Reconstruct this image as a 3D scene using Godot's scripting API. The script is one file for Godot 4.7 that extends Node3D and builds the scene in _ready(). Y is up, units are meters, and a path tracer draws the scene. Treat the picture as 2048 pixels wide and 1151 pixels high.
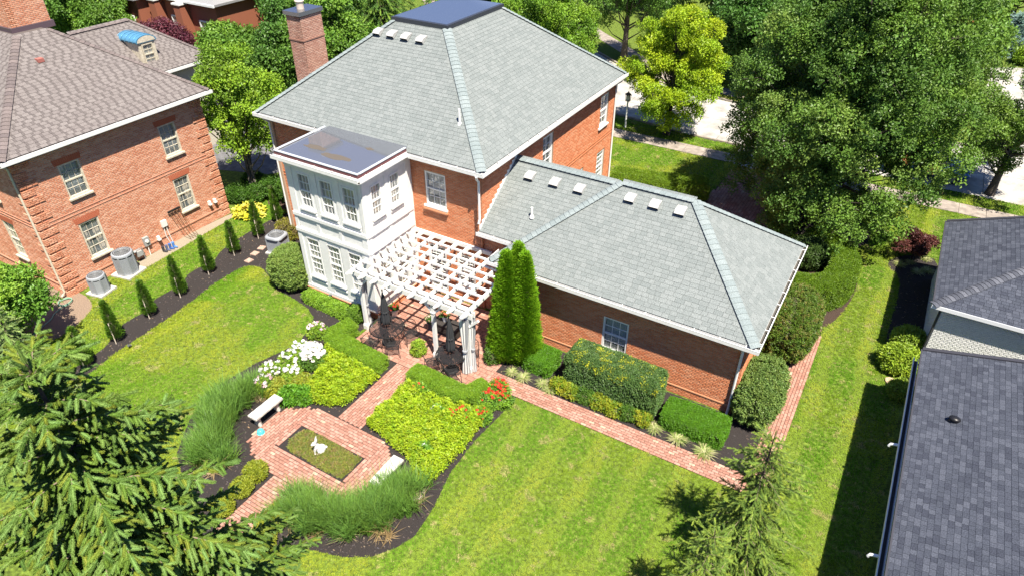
extends Node3D
# Rear garden of a brick house seen from a drone. x runs along the rear wall, z towards the garden, y is up; metres.

const CAM := Vector3(11.775, 16.534, 17.761)
const SUN_TO := Vector3(0.362, 0.897, 0.25)

var rng := RandomNumberGenerator.new()
var taken := {}
var mats := {}
var texs := {}
var bare: Array = []      # outlines where no lawn grows
var lawn_noise := FastNoiseLite.new()

# ---------------------------------------------------------------- mesh building
class MB:
	var v := PackedVector3Array()
	var n := PackedVector3Array()
	var i := PackedInt32Array()
	func tri(a: Vector3, b: Vector3, c: Vector3) -> void:
		var q := (b - a).cross(c - a)
		if q.length_squared() < 1e-16:
			return
		q = q.normalized()
		var k := v.size()
		v.append(a); v.append(b); v.append(c)
		n.append(q); n.append(q); n.append(q)
		i.append(k); i.append(k + 2); i.append(k + 1)
	func quad(a: Vector3, b: Vector3, c: Vector3, d: Vector3) -> void:
		tri(a, b, c)
		tri(a, c, d)
	func box(c: Vector3, s: Vector3, b := Basis()) -> void:
		var x := b.x * s.x * 0.5
		var y := b.y * s.y * 0.5
		var z := b.z * s.z * 0.5
		var p := []
		for k in 8:
			p.append(c + (x if k & 1 else -x) + (y if k & 2 else -y) + (z if k & 4 else -z))
		quad(p[4], p[5], p[7], p[6])
		quad(p[1], p[0], p[2], p[3])
		quad(p[5], p[1], p[3], p[7])
		quad(p[0], p[4], p[6], p[2])
		quad(p[6], p[7], p[3], p[2])
		quad(p[0], p[1], p[5], p[4])
	func span(a: Vector3, b: Vector3) -> void:   # axis-aligned box between two corners
		box((a + b) * 0.5, (b - a).abs())
	func bar(a: Vector3, b: Vector3, w: float, h: float) -> void:
		var z := (b - a).normalized()
		var x := Vector3.UP.cross(z)
		if x.length() < 0.01:
			x = Vector3.RIGHT
		x = x.normalized()
		box((a + b) * 0.5, Vector3(w, h, a.distance_to(b)), Basis(x, z.cross(x), z))
	func ring_strip(rings: Array, closed_ends := true) -> void:   # rings of equal size, smooth
		var m: int = rings[0].size()
		var base := v.size()
		var cs := []
		for r in rings:
			var c := Vector3.ZERO
			for p in r:
				c += p
			cs.append(c / m)
		for a in rings.size():
			var nx: int = mini(a + 1, rings.size() - 1)
			var pv: int = maxi(a - 1, 0)
			for k in m:
				var t: Vector3 = rings[nx][k] - rings[pv][k]
				var u: Vector3 = rings[a][(k + 1) % m] - rings[a][(k + m - 1) % m]
				var q := u.cross(t)
				if q.dot(rings[a][k] - cs[a]) < 0.0:
					q = -q
				v.append(rings[a][k])
				n.append(q.normalized() if q.length() > 1e-9 else Vector3.UP)
		for a in rings.size() - 1:
			for k in m:
				var p0 := base + a * m + k
				var p1 := base + a * m + (k + 1) % m
				for t in [[p0, p1, p1 + m], [p0, p1 + m, p0 + m]]:
					var q2 := (v[t[1]] - v[t[0]]).cross(v[t[2]] - v[t[0]])
					if q2.dot(n[t[0]] + n[t[1]] + n[t[2]]) > 0.0:
						i.append(t[0]); i.append(t[2]); i.append(t[1])
					else:
						i.append(t[0]); i.append(t[1]); i.append(t[2])
		if closed_ends:
			for e in [0, rings.size() - 1]:
				var c2: Vector3 = cs[e]
				var o: Vector3 = cs[e] - cs[1 if e == 0 else e - 1]
				for k in m:
					var a2: Vector3 = rings[e][k]
					var b2: Vector3 = rings[e][(k + 1) % m]
					if (a2 - c2).cross(b2 - c2).dot(o) > 0.0:
						tri(c2, a2, b2)
					else:
						tri(c2, b2, a2)
	func tube(pts: Array, radii: Array, sides := 8) -> void:
		var rings := []
		var side := Vector3.ZERO
		for k in pts.size():
			var t: Vector3 = (pts[mini(k + 1, pts.size() - 1)] - pts[maxi(k - 1, 0)]).normalized()
			if side == Vector3.ZERO:
				side = t.cross(Vector3(0.31, 0.27, 0.91)).normalized()
			side = (side - t * side.dot(t)).normalized()
			var up := t.cross(side)
			var r := []
			for s in sides:
				var a := TAU * s / sides
				r.append(pts[k] + (side * cos(a) + up * sin(a)) * radii[k])
			rings.append(r)
		ring_strip(rings)
	func lathe(c: Vector3, prof: Array, sides := 16) -> void:   # [[radius, y], ...]
		var rings := []
		for p in prof:
			var r := []
			for s in sides:
				var a := TAU * s / sides
				r.append(c + Vector3(cos(a) * p[0], p[1], sin(a) * p[0]))
			rings.append(r)
		ring_strip(rings)
	func prism(poly: PackedVector2Array, y0: float, y1: float) -> void:   # plan outline (x, z)
		var t := Geometry2D.triangulate_polygon(poly)
		for k in range(0, t.size(), 3):
			var a := Vector3(poly[t[k]].x, y1, poly[t[k]].y)
			var b := Vector3(poly[t[k + 1]].x, y1, poly[t[k + 1]].y)
			var c := Vector3(poly[t[k + 2]].x, y1, poly[t[k + 2]].y)
			if (b - a).cross(c - a).y > 0.0:
				tri(a, b, c)
			else:
				tri(a, c, b)
		if y1 - y0 < 1e-4:
			return
		var cw := Geometry2D.is_polygon_clockwise(poly)
		for k in poly.size():
			var p: Vector2 = poly[k]
			var q: Vector2 = poly[(k + 1) % poly.size()]
			var a2 := Vector3(p.x, y0, p.y)
			var b2 := Vector3(q.x, y0, q.y)
			var up := Vector3(0, y1 - y0, 0)
			if cw:
				quad(a2, b2, b2 + up, a2 + up)
			else:
				quad(b2, a2, a2 + up, b2 + up)
	func ball(c: Vector3, r: Vector3, rows := 8, cols := 12) -> void:
		var prof := []
		for k in rows + 1:
			var a := PI * k / rows - PI / 2
			prof.append([maxf(cos(a), 0.02), sin(a)])
		var rings := []
		for p in prof:
			var q := []
			for s in cols:
				var a := TAU * s / cols
				q.append(c + Vector3(cos(a) * p[0] * r.x, p[1] * r.y, sin(a) * p[0] * r.z))
			rings.append(q)
		ring_strip(rings)
	func leaf(p: Vector3, d: Vector3, nn: Vector3, l: float, w: float, fold := 0.25) -> void:
		var s := d.cross(nn).normalized() * w * 0.5
		var m := p + d * l * 0.45
		var up := nn * w * fold
		tri(p, m + s + up, p + d * l)
		tri(p, p + d * l, m - s + up)
	func blade(p: Vector3, d: Vector3, bend: Vector3, l: float, w: float, seg := 3) -> void:
		var s := d.cross(bend)
		s = (s if s.length() > 0.05 else Vector3.RIGHT).normalized() * w * 0.5
		var a := p
		for k in seg:
			var t := float(k + 1) / seg
			var b := p + d * l * t + bend * l * t * t
			var w0 := 1.0 - pow(float(k) / seg, 2.0)
			var w1 := 1.0 - pow(t, 2.0)
			if k == seg - 1:
				tri(a - s * w0, a + s * w0, b)
			else:
				quad(a - s * w0, a + s * w0, b + s * w1, b - s * w1)
			a = b
	func mesh() -> ArrayMesh:
		var a := []
		a.resize(Mesh.ARRAY_MAX)
		a[Mesh.ARRAY_VERTEX] = v
		a[Mesh.ARRAY_NORMAL] = n
		a[Mesh.ARRAY_INDEX] = i
		var m := ArrayMesh.new()
		m.add_surface_from_arrays(Mesh.PRIMITIVE_TRIANGLES, a)
		return m

# ---------------------------------------------------------------- nodes
func numbered(called: String) -> String:
	var k: int = taken.get(called, 0)
	taken[called] = k + 1
	return called if k == 0 else "%s_%03d" % [called, k]

func obj(called: String, m, material: Material, parent = null) -> MeshInstance3D:
	var o := MeshInstance3D.new()
	o.mesh = m.mesh() if m is MB else m
	o.material_override = material
	o.name = called if parent else numbered(called)
	(parent if parent else self).add_child(o, true)
	return o

func tag(o: Node, label: String, category: String, group := "") -> Node:
	o.set_meta("label", label)
	o.set_meta("category", category)
	if group:
		o.set_meta("group", group)
	return o

func thing(called: String, label: String, category: String, at := Vector3.ZERO, turn := 0.0, group := "") -> Node3D:
	var o := Node3D.new()
	o.name = numbered(called)
	add_child(o)
	o.position = at
	o.rotation.y = turn
	tag(o, label, category, group)
	return o

func dup(o: Node3D, called: String, label: String, at: Vector3, turn := 0.0, size := 1.0) -> Node3D:
	var c: Node3D = o.duplicate()
	c.name = numbered(called)
	add_child(c)
	c.position = at
	c.rotation.y = turn
	c.scale = Vector3.ONE * size
	c.set_meta("label", label)
	return c

func struct(called: String, m, material: Material) -> MeshInstance3D:
	var o := obj(called, m, material)
	o.set_meta("kind", "structure")
	return o

func many(called: String, m: Mesh, material: Material, xf: Array, cols: Array, parent = null) -> MultiMeshInstance3D:
	var mm := MultiMesh.new()
	mm.transform_format = MultiMesh.TRANSFORM_3D
	mm.use_colors = true
	mm.mesh = m
	mm.instance_count = xf.size()
	for k in xf.size():
		mm.set_instance_transform(k, xf[k])
		mm.set_instance_color(k, cols[k])
	var o := MultiMeshInstance3D.new()
	o.multimesh = mm
	if parent:
		o.set_meta("kind", "stuff")
	o.material_override = material
	o.name = called if parent else numbered(called)
	(parent if parent else self).add_child(o, true)
	return o

# Pieces that can be told apart: the 300 that show largest are nodes, the rest one mesh of copies.
func pieces(parent: Node3D, one: String, all: String, m: Mesh, xf: Array, tone: Array, palette: Array, kind: String, most := 300) -> void:
	var inv := parent.global_transform
	var order := []
	for k in xf.size():
		order.append([(inv * xf[k].origin).distance_squared_to(CAM), k])
	order.sort_custom(func(a, b): return a[0] < b[0])
	var rx := []
	var rc := []
	for q in order.size():
		var k: int = order[q][1]
		if q < most:
			var o := obj(one, m, tone_mat(kind, palette[tone[k]]), parent)
			o.transform = xf[k]
		else:
			rx.append(xf[k])
			rc.append(palette[tone[k]])
	if rx.size():
		var r := many(all, m, tone_mat(kind, Color.WHITE), rx, rc, parent)
		r.set_meta("kind", "stuff")

# ---------------------------------------------------------------- materials
func ntex(key: String, freq: float, octaves: int, lo: float, hi: float, size := 512, contrast := 1.6) -> ImageTexture:
	if texs.has(key):
		return texs[key]
	var f := FastNoiseLite.new()
	f.seed = hash(key) % 9999
	f.noise_type = FastNoiseLite.TYPE_SIMPLEX_SMOOTH
	f.frequency = freq
	f.fractal_octaves = octaves
	f.fractal_gain = 0.6
	var im := f.get_seamless_image(size, size, false, false, 0.15, false)
	im.convert(Image.FORMAT_RGBA8)
	for y in size:
		for x in size:
			var g := clampf((im.get_pixel(x, y).r - 0.5) * contrast + 0.5, 0.0, 1.0)
			var w := lerpf(lo, hi, g)
			im.set_pixel(x, y, Color(w, w, w))
	texs[key] = ImageTexture.create_from_image(im)
	return texs[key]

func lin(c: Color) -> Color:
	return c.linear_to_srgb()

func mt(key: String, c: Color, rough := 0.8, o := {}) -> StandardMaterial3D:
	if mats.has(key):
		return mats[key]
	var m := StandardMaterial3D.new()
	m.resource_name = key
	m.albedo_color = lin(c)
	m.roughness = rough
	m.metallic = o.get("metal", 0.0)
	m.metallic_specular = o.get("spec", 0.4)
	if o.has("grain"):
		m.albedo_texture = o.grain
		m.uv1_triplanar = true
		m.uv1_world_triplanar = true
		m.uv1_scale = Vector3.ONE * o.get("scale", 1.0)
	if o.has("bump"):
		m.heightmap_enabled = true
		m.heightmap_texture = o.get("bump_tex", o.get("grain"))
		m.heightmap_scale = o.bump
	if o.get("vcol", false):
		m.vertex_color_use_as_albedo = true
	if o.has("backlight"):
		m.backlight_enabled = true
		m.backlight = lin(o.backlight)
	if o.has("alpha"):
		m.transparency = BaseMaterial3D.TRANSPARENCY_ALPHA
		m.albedo_color.a = o.alpha
	if o.has("rough_tex"):
		m.roughness_texture = o.rough_tex
		m.roughness_texture_channel = BaseMaterial3D.TEXTURE_CHANNEL_RED
	mats[key] = m
	return m

func tone_mat(kind: String, c: Color) -> StandardMaterial3D:
	var key := kind + c.to_html()
	var v := c == Color.WHITE
	if kind == "brick":
		return mt(key, c, 0.9, {"grain": ntex("brickface", 0.05, 4, 0.82, 1.0), "scale": 1.3, "bump": 0.12, "vcol": v, "spec": 0.2})
	if kind == "paver":
		return mt(key, c, 0.85, {"grain": ntex("paverface", 0.03, 4, 0.8, 1.0), "scale": 0.5, "bump": 0.15, "vcol": v, "spec": 0.25})
	if kind == "shingle":
		return mt(key, c, 0.95, {"grain": ntex("shingle", 0.06, 5, 0.66, 1.0), "scale": 0.8, "bump": 0.35, "vcol": v, "spec": 0.2})
	return mt(key, c, 0.8, {"vcol": v})

func leaf_mat(key: String, rough := 0.45, back := 0.6, spec := 0.4) -> StandardMaterial3D:
	return mt("leaf_" + key, Color.WHITE, rough, {"vcol": true, "backlight": Color(back, back, back * 0.6), "spec": spec})

func jit(c: Color, amount := 0.15) -> Color:
	var k := 1.0 + rng.randf_range(-amount, amount)
	var h := rng.randf_range(-amount, amount) * 0.5
	return Color(c.r * k * (1.0 + h), c.g * k, c.b * k * (1.0 - h))

func V2(a: Array) -> PackedVector2Array:
	var p := PackedVector2Array()
	for k in range(0, a.size(), 2):
		p.append(Vector2(a[k], a[k + 1]))
	return p

func rbasis() -> Basis:
	return Basis(Vector3(rng.randfn(), rng.randfn(), rng.randfn()).normalized(), rng.randf() * TAU)

func facing(nn: Vector3, spin := -1.0) -> Basis:   # y along nn
	var x := nn.cross(Vector3(0.123, 0.37, 0.91)).normalized()
	var b := Basis(x, nn, x.cross(nn))
	return b * Basis(Vector3.UP, rng.randf() * TAU if spin < 0.0 else spin)

# ---------------------------------------------------------------- scene
func _ready() -> void:
	rng.seed = 20240611
	var cam := Camera3D.new()
	cam.name = "camera"
	add_child(cam)
	cam.position = CAM
	cam.rotation = Vector3(-0.6169, 0.538, 0.001)
	cam.fov = 2.0 * rad_to_deg(atan(575.5 / 1359.95))
	cam.near = 0.1
	cam.far = 600.0
	cam.current = true
	var we := WorldEnvironment.new()
	we.name = "environment"
	var env := Environment.new()
	env.background_mode = Environment.BG_SKY
	env.sky = Sky.new()
	env.sky.sky_material = sky_material()
	env.tonemap_mode = Environment.TONE_MAPPER_LINEAR
	env.tonemap_exposure = 2.45
	env.sdfgi_enabled = true
	env.ssao_enabled = true
	env.ssil_enabled = true
	we.environment = env
	add_child(we)
	var sun := DirectionalLight3D.new()
	sun.name = "sun"
	sun.light_energy = 1.55
	sun.light_color = Color(1.0, 0.965, 0.9)
	sun.light_angular_distance = 0.53
	sun.shadow_enabled = true
	add_child(sun)
	sun.look_at_from_position(SUN_TO * 50.0, Vector3.ZERO)
	lawn_noise.seed = 5
	lawn_noise.frequency = 0.35
	lawn_noise.fractal_octaves = 3

	make_clumps()
	ground_and_paths()
	main_house()
	left_house()
	right_house()
	far_houses()
	patio_things()
	garden_things()
	beds_and_hedges()
	trees()
	street_things()
	lawns()

func sky_material() -> ProceduralSkyMaterial:
	var m := ProceduralSkyMaterial.new()
	m.sky_top_color = Color(0.26, 0.47, 0.86)
	m.sky_horizon_color = Color(0.50, 0.70, 0.97)
	m.sky_curve = 0.12
	m.ground_bottom_color = Color(0.12, 0.16, 0.08)
	m.ground_horizon_color = Color(0.35, 0.42, 0.4)
	m.sky_energy_multiplier = 0.56
	var f := FastNoiseLite.new()
	f.seed = 31
	f.frequency = 1.0
	f.fractal_octaves = 5
	var w := 1024
	var h := 512
	var im := Image.create(w, h, false, Image.FORMAT_RGBA8)
	for y in h:
		var el := PI * (0.5 - (y + 0.5) / h)
		for x in w:
			var a := 0.0
			if el > 0.02:
				var az := TAU * x / w
				var d := Vector3(cos(az) * cos(el), sin(el), sin(az) * cos(el))
				d /= d.y + 0.25
				a = smoothstep(-0.05, 0.2, f.get_noise_3d(d.x * 2.2 + 4.0, d.z * 2.2, 0.3)) * 0.9
			im.set_pixel(x, y, Color(0.8, 0.83, 0.88, a))
	m.sky_cover = ImageTexture.create_from_image(im)
	m.sky_cover_modulate = Color(0.62, 0.62, 0.62)
	return m

# ---------------------------------------------------------------- plants
var clump := {}

func leaf_clump(count: int, radius: float, l: float, w: float, upward := 0.3) -> ArrayMesh:
	var m := MB.new()
	for k in count:
		var d := Vector3(rng.randfn(), rng.randfn() + upward, rng.randfn()).normalized()
		var p := d * radius * pow(rng.randf(), 0.5)
		var dir := (d * 0.6 + Vector3(rng.randfn(), rng.randfn(), rng.randfn()) * 0.5).normalized()
		var nn := (Vector3.UP * 0.7 + d * 0.5 + Vector3(rng.randfn(), rng.randfn(), rng.randfn()) * 0.45).normalized()
		nn = (nn - dir * nn.dot(dir)).normalized()
		m.leaf(p, dir, nn, l * rng.randf_range(0.7, 1.25), w * rng.randf_range(0.8, 1.2))
	return m.mesh()

func make_clumps() -> void:
	clump.broad = leaf_clump(30, 0.30, 0.15, 0.10)
	clump.far = leaf_clump(26, 0.42, 0.24, 0.17)
	clump.small = leaf_clump(26, 0.075, 0.045, 0.03, 0.6)
	clump.tiny = leaf_clump(26, 0.05, 0.028, 0.02, 0.9)
	clump.holly = leaf_clump(24, 0.12, 0.075, 0.05, 0.6)
	clump.cover = leaf_clump(26, 0.09, 0.07, 0.035, 1.0)
	# fine upright sprays of arborvitae
	var m := MB.new()
	for k in 16:
		var a := rng.randf() * TAU
		var d := Vector3(cos(a) * 0.55, 1.0, sin(a) * 0.55).normalized()
		m.leaf(Vector3(rng.randfn() * 0.03, rng.randf() * 0.04, rng.randfn() * 0.03), d, Vector3(-sin(a), 0.1, cos(a)), rng.randf_range(0.06, 0.12), 0.028)
	clump.spray = m.mesh()
	# lawn tuft
	m = MB.new()
	for k in 9:
		var a := rng.randf() * TAU
		var o := Vector3(rng.randfn(), 0, rng.randfn()) * 0.022
		var d := Vector3(cos(a) * 0.35, 1.0, sin(a) * 0.35).normalized()
		m.blade(o, d, Vector3(cos(a), -0.2, sin(a)) * 0.35, rng.randf_range(0.035, 0.06), 0.011, 2)
	clump.turf = m.mesh()
	# tall arching grass
	m = MB.new()
	for k in 44:
		var a := rng.randf() * TAU
		var o := Vector3(rng.randfn(), 0, rng.randfn()) * 0.05
		var lean := rng.randf_range(0.03, 0.34)
		var d := Vector3(cos(a) * lean, 1.0, sin(a) * lean).normalized()
		m.blade(o, d, Vector3(cos(a), -0.9, sin(a)) * rng.randf_range(0.1, 0.38), rng.randf_range(0.8, 1.2), 0.02, 5)
	clump.tall = m.mesh()
	# low strappy grass-like plant
	m = MB.new()
	for k in 46:
		var a := rng.randf() * TAU
		var lean := rng.randf_range(0.2, 1.1)
		var d := Vector3(cos(a) * lean, 1.0, sin(a) * lean).normalized()
		m.blade(Vector3(rng.randfn(), 0, rng.randfn()) * 0.03, d, Vector3(cos(a), -1.2, sin(a)) * 0.45, rng.randf_range(0.25, 0.4), 0.02, 4)
	clump.strap = m.mesh()
	# spruce shoot along +y: twig and needles all round
	m = MB.new()
	m.tube([Vector3.ZERO, Vector3(0, 0.5, 0), Vector3(0, 0.97, 0)], [0.07, 0.085, 0.03], 6)
	for k in 300:
		var t := rng.randf()
		var a := rng.randf() * TAU
		var d := Vector3(cos(a), rng.randf_range(0.55, 1.1), sin(a)).normalized()
		var p := Vector3(0, t * 0.94, 0)
		var l := 0.2 * (1.0 - 0.35 * t)
		var s := d.cross(Vector3(cos(a + 1.0), 0.2, sin(a + 1.0))).normalized() * 0.026
		m.tri(p - s, p + s, p + d * l)
	clump.shoot = m.mesh()
	# sparse fine shoot
	m = MB.new()
	m.tube([Vector3.ZERO, Vector3(0, 1, 0)], [0.012, 0.006], 4)
	for k in 90:
		var t := rng.randf()
		var a := rng.randf() * TAU
		var d := Vector3(cos(a), 0.7, sin(a)).normalized()
		var p := Vector3(0, t, 0)
		var s := d.cross(Vector3(cos(a + 1.0), 0.2, sin(a + 1.0))).normalized() * 0.02
		m.tri(p - s, p + s, p + d * 0.17)
	clump.fine = m.mesh()
	# round flower head, star of petals, broad hosta leaf rosette
	m = MB.new()
	for k in 46:
		var d := Vector3(rng.randfn(), absf(rng.randfn()) * 0.8 + 0.1, rng.randfn()).normalized()
		m.leaf(d * 0.05, (d.cross(Vector3(rng.randfn(), rng.randfn(), rng.randfn()))).normalized(), d, 0.035, 0.03, 0.1)
	clump.flower = m.mesh()
	m = MB.new()
	for k in 16:
		var a := TAU * k / 16.0 + rng.randf() * 0.4
		var lean := 0.5 + 0.9 * (k % 3)
		var d := Vector3(cos(a) * lean, 0.7, sin(a) * lean).normalized()
		m.leaf(Vector3(0, 0.05, 0), d, d.cross(Vector3(-sin(a), 0, cos(a))).normalized() * -1.0, 0.28, 0.17, 0.12)
	clump.rosette = m.mesh()

func weights(cols: Array) -> Color:
	return jit(cols[rng.randi() % cols.size()], 0.14)

# a clipped or natural shrub: ellipsoid with a lumpy skin of leaf clumps
func shrub(called: String, label: String, category: String, at: Vector3, r: Vector3, leaf: String, size: float, count: int, cols: Array, group := "", lumps := 0.12, boxy := 1.0) -> Node3D:
	var t := thing(called, label, category, at, 0.0, group)
	var m := MB.new()
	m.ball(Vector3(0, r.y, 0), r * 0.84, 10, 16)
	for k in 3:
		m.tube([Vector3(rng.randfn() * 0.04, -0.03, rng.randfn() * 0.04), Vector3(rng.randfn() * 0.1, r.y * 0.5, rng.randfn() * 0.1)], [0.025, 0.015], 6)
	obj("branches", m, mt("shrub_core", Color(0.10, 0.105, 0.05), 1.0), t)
	var f := FastNoiseLite.new()
	f.seed = rng.randi() % 1000
	f.frequency = 1.6
	var xf := []
	var cl := []
	for k in count:
		var d := Vector3(rng.randfn(), rng.randfn(), rng.randfn()).normalized()
		if d.y < -0.75:
			d.y = -d.y
		var e := d
		if boxy != 1.0:
			e = Vector3(signf(d.x) * pow(absf(d.x), boxy), signf(d.y) * pow(absf(d.y), boxy), signf(d.z) * pow(absf(d.z), boxy))
		var p := Vector3(e.x * r.x, e.y * r.y, e.z * r.z)
		p *= 1.0 + f.get_noise_3dv(d * 2.0) * lumps - 0.1 * pow(rng.randf(), 2.0)
		p.y += r.y
		if p.y < 0.04:
			continue
		xf.append(Transform3D(facing((d + Vector3.UP * 0.3).normalized()).scaled_local(Vector3.ONE * size * rng.randf_range(0.75, 1.25)), p))
		cl.append(weights(cols))
	many("foliage", clump[leaf], leaf_mat(leaf), xf, cl, t)
	return t

func box_sdf(p: Vector2, a: Vector2, b: Vector2, hw: float, ext: float) -> float:
	var d := (b - a).normalized()
	var c := (a + b) * 0.5
	var q := Vector2(absf((p - c).dot(d)) - (a.distance_to(b) * 0.5 + ext), absf((p - c).dot(Vector2(-d.y, d.x))) - hw)
	return Vector2(maxf(q.x, 0), maxf(q.y, 0)).length() + minf(maxf(q.x, q.y), 0.0)

func path_sdf(p: Vector2, path: PackedVector2Array, hw: float, ext: float) -> float:
	var s := 1e9
	for k in path.size() - 1:
		s = minf(s, box_sdf(p, path[k], path[k + 1], hw, ext))
	return s

# a clipped hedge that follows a line on the ground
func hedge(called: String, label: String, at: Vector3, pts: Array, width: float, high: float, leaf: String, size: float, density: float, cols: Array, group := "", round := 0.12, ext := 0.0, tips := Color(0, 0, 0, 0), tip_share := 0.0) -> Node3D:
	var t := thing(called, label, "hedge", at, 0.0, group)
	var path := V2(pts)
	var core := MB.new()
	var lo := Vector2(1e9, 1e9)
	var hi := -lo
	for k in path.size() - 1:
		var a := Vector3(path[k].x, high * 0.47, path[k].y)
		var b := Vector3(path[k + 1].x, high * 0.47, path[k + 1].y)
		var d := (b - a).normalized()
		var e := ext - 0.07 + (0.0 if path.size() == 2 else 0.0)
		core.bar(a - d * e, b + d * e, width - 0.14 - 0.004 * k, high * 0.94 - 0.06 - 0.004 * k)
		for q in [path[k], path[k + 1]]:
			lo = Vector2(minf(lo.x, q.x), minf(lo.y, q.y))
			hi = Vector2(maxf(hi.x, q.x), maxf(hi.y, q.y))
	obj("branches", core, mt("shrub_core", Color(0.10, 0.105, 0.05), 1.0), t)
	var g := Vector2.ONE * (width * 0.5 + ext)
	lo -= g
	hi += g
	var f := FastNoiseLite.new()
	f.seed = rng.randi() % 1000
	f.frequency = 0.9
	var xf := []
	var cl := []
	var area := (hi - lo).x * (hi - lo).y
	var h := width * 0.5
	for k in int(area * density):
		var p := Vector2(rng.randf_range(lo.x, hi.x), rng.randf_range(lo.y, hi.y))
		var s := path_sdf(p, path, h, ext)
		if s > 0.0:
			continue
		var y := high
		var into := s + round
		var nn := Vector3.UP
		var gr := Vector2(path_sdf(p + Vector2(0.01, 0), path, h, ext) - s, path_sdf(p + Vector2(0, 0.01), path, h, ext) - s).normalized()
		if into > 0.0:
			y = high - round + sqrt(maxf(round * round - into * into, 0.0))
			nn = Vector3(gr.x * into, y - high + round, gr.y * into).normalized()
		y += f.get_noise_2d(p.x, p.y) * 0.05 - 0.03 * rng.randf()
		xf.append(Transform3D(facing((nn + Vector3.UP * 0.4).normalized()).scaled_local(Vector3.ONE * size * rng.randf_range(0.75, 1.2)), Vector3(p.x, y, p.y)))
		cl.append(jit(tips, 0.15) if rng.randf() < tip_share and f.get_noise_2d(p.x * 2.5 + 50.0, p.y * 2.5) > 0.08 else weights(cols))
	var per := 0.0
	for k in path.size() - 1:
		per += path[k].distance_to(path[k + 1]) * 2.0 + width * 1.5
	for k in int(per * high * density):
		var p := Vector2(rng.randf_range(lo.x, hi.x), rng.randf_range(lo.y, hi.y))
		var s := path_sdf(p, path, h, ext)
		if s > 0.0 or s < -0.4 * h - 0.12:
			continue
		var gr := Vector2(path_sdf(p + Vector2(0.01, 0), path, h, ext) - s, path_sdf(p + Vector2(0, 0.01), path, h, ext) - s)
		if gr.length() < 0.002:
			continue
		gr = gr.normalized()
		p -= gr * (s + 0.03 * rng.randf() - f.get_noise_2d(p.x * 2.0, p.y * 2.0) * 0.04)
		var y := rng.randf_range(0.03, high - round)
		xf.append(Transform3D(facing(Vector3(gr.x, 0.6, gr.y).normalized()).scaled_local(Vector3.ONE * size * rng.randf_range(0.75, 1.2)), Vector3(p.x, y, p.y)))
		cl.append(weights(cols))
	many("foliage", clump[leaf], leaf_mat(leaf), xf, cl, t)
	return t

# a broadleaf tree: tapered trunk, limbs to leafy lobes that shade one another
func tree(called: String, label: String, at: Vector3, high: float, low: float, r: float, lobes: int, per: int, leaf: String, size: float, cols: Array, group := "", stems := 1, bark := Color(0.12, 0.10, 0.08), lobe_r := 0.0, odd := Color(0, 0, 0), odd_share := 0.0, full := 0.0) -> Node3D:
	var t := thing(called, label, "tree", at, 0.0, group)
	var mid := (high + low) * 0.5
	var half := (high - low) * 0.5
	var tr := MB.new()
	var tops := []
	for s in stems:
		var lean := Vector3(rng.randfn() * 0.25, 0, rng.randfn() * 0.25) * (1.0 if stems == 1 else 2.2)
		var foot := Vector3.ZERO if stems == 1 else Vector3(rng.randfn(), 0, rng.randfn()) * 0.25
		var w := high * (0.024 if stems == 1 else 0.007) + 0.03
		var pts := []
		var rad := []
		for k in 7:
			var u := k / 6.0
			pts.append(foot + lean * u * u * 1.4 + Vector3(sin(u * 5.0 + s), 0, cos(u * 4.0 + s * 2.0)) * 0.06 * u + Vector3(0, (high * 0.88) * u - 0.1, 0))
			rad.append(w * (1.35 if k == 0 else 1.0) * (1.0 - 0.86 * u))
		tr.tube(pts, rad, 9)
		tops.append(pts)
	var xf := []
	var cl := []
	var base := lobe_r if lobe_r > 0.0 else r * 0.30
	for q in lobes:
		var d := Vector3(rng.randfn(), rng.randfn() * 0.9 + 0.15, rng.randfn()).normalized()
		var k := pow(rng.randf(), 0.45)
		var taper := 1.0 - 0.28 * maxf(d.y, 0.0)
		if d.y < 0.0:
			taper = pow(maxf(Vector2(d.x, d.z).length(), 0.25), -full)
		var c := Vector3(d.x * r * k * taper, mid + d.y * half * k, d.z * r * k * taper)
		c += Vector3(rng.randfn(), rng.randfn() * 0.6, rng.randfn()) * base * 0.25
		var lr := base * rng.randf_range(0.65, 1.25)
		var pts: Array = tops[q % stems]
		var u := clampf((c.y - low * 0.6) / high * 0.85, 0.18, 0.95)
		var f := u * 6.0
		var s0: Vector3 = pts[int(f)].lerp(pts[mini(int(f) + 1, 6)], f - int(f))
		s0.y = minf(s0.y, c.y - 0.1)
		var m1 := s0.lerp(c, 0.5) + Vector3(0, -0.12 * s0.distance_to(c), 0)
		tr.tube([s0, m1, c], [0.012 * high * 0.55 + 0.008, 0.03, 0.012], 5)
		for e in 3:
			var tip := c + Vector3(rng.randfn(), rng.randfn() * 0.6, rng.randfn()).normalized() * lr * 0.8
			tr.tube([c - (c - m1) * 0.15, tip], [0.016, 0.006], 4)
		var shade: Color = cols[rng.randi() % cols.size()]
		for e in int(per * lr * lr / (base * base)):
			var g := Vector3(rng.randfn(), rng.randfn() * 0.85 + 0.25, rng.randfn()).normalized()
			var p := c + Vector3(g.x, g.y * 0.72, g.z) * lr * (0.55 + 0.5 * pow(rng.randf(), 0.7))
			xf.append(Transform3D(facing((g + Vector3.UP * 0.6).normalized()).scaled_local(Vector3.ONE * size * rng.randf_range(0.7, 1.2)), p))
			var col := jit(shade, 0.16)
			if odd_share > 0.0 and rng.randf() < odd_share:
				col = jit(odd, 0.2)
			cl.append(col)
	obj("trunk", tr, mt("bark" + bark.to_html(), bark, 0.95, {"grain": ntex("bark", 0.03, 4, 0.55, 1.0), "scale": 1.5, "bump": 1.5}), t)
	many("crown", clump[leaf], leaf_mat(leaf), xf, cl, t)
	return t

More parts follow.
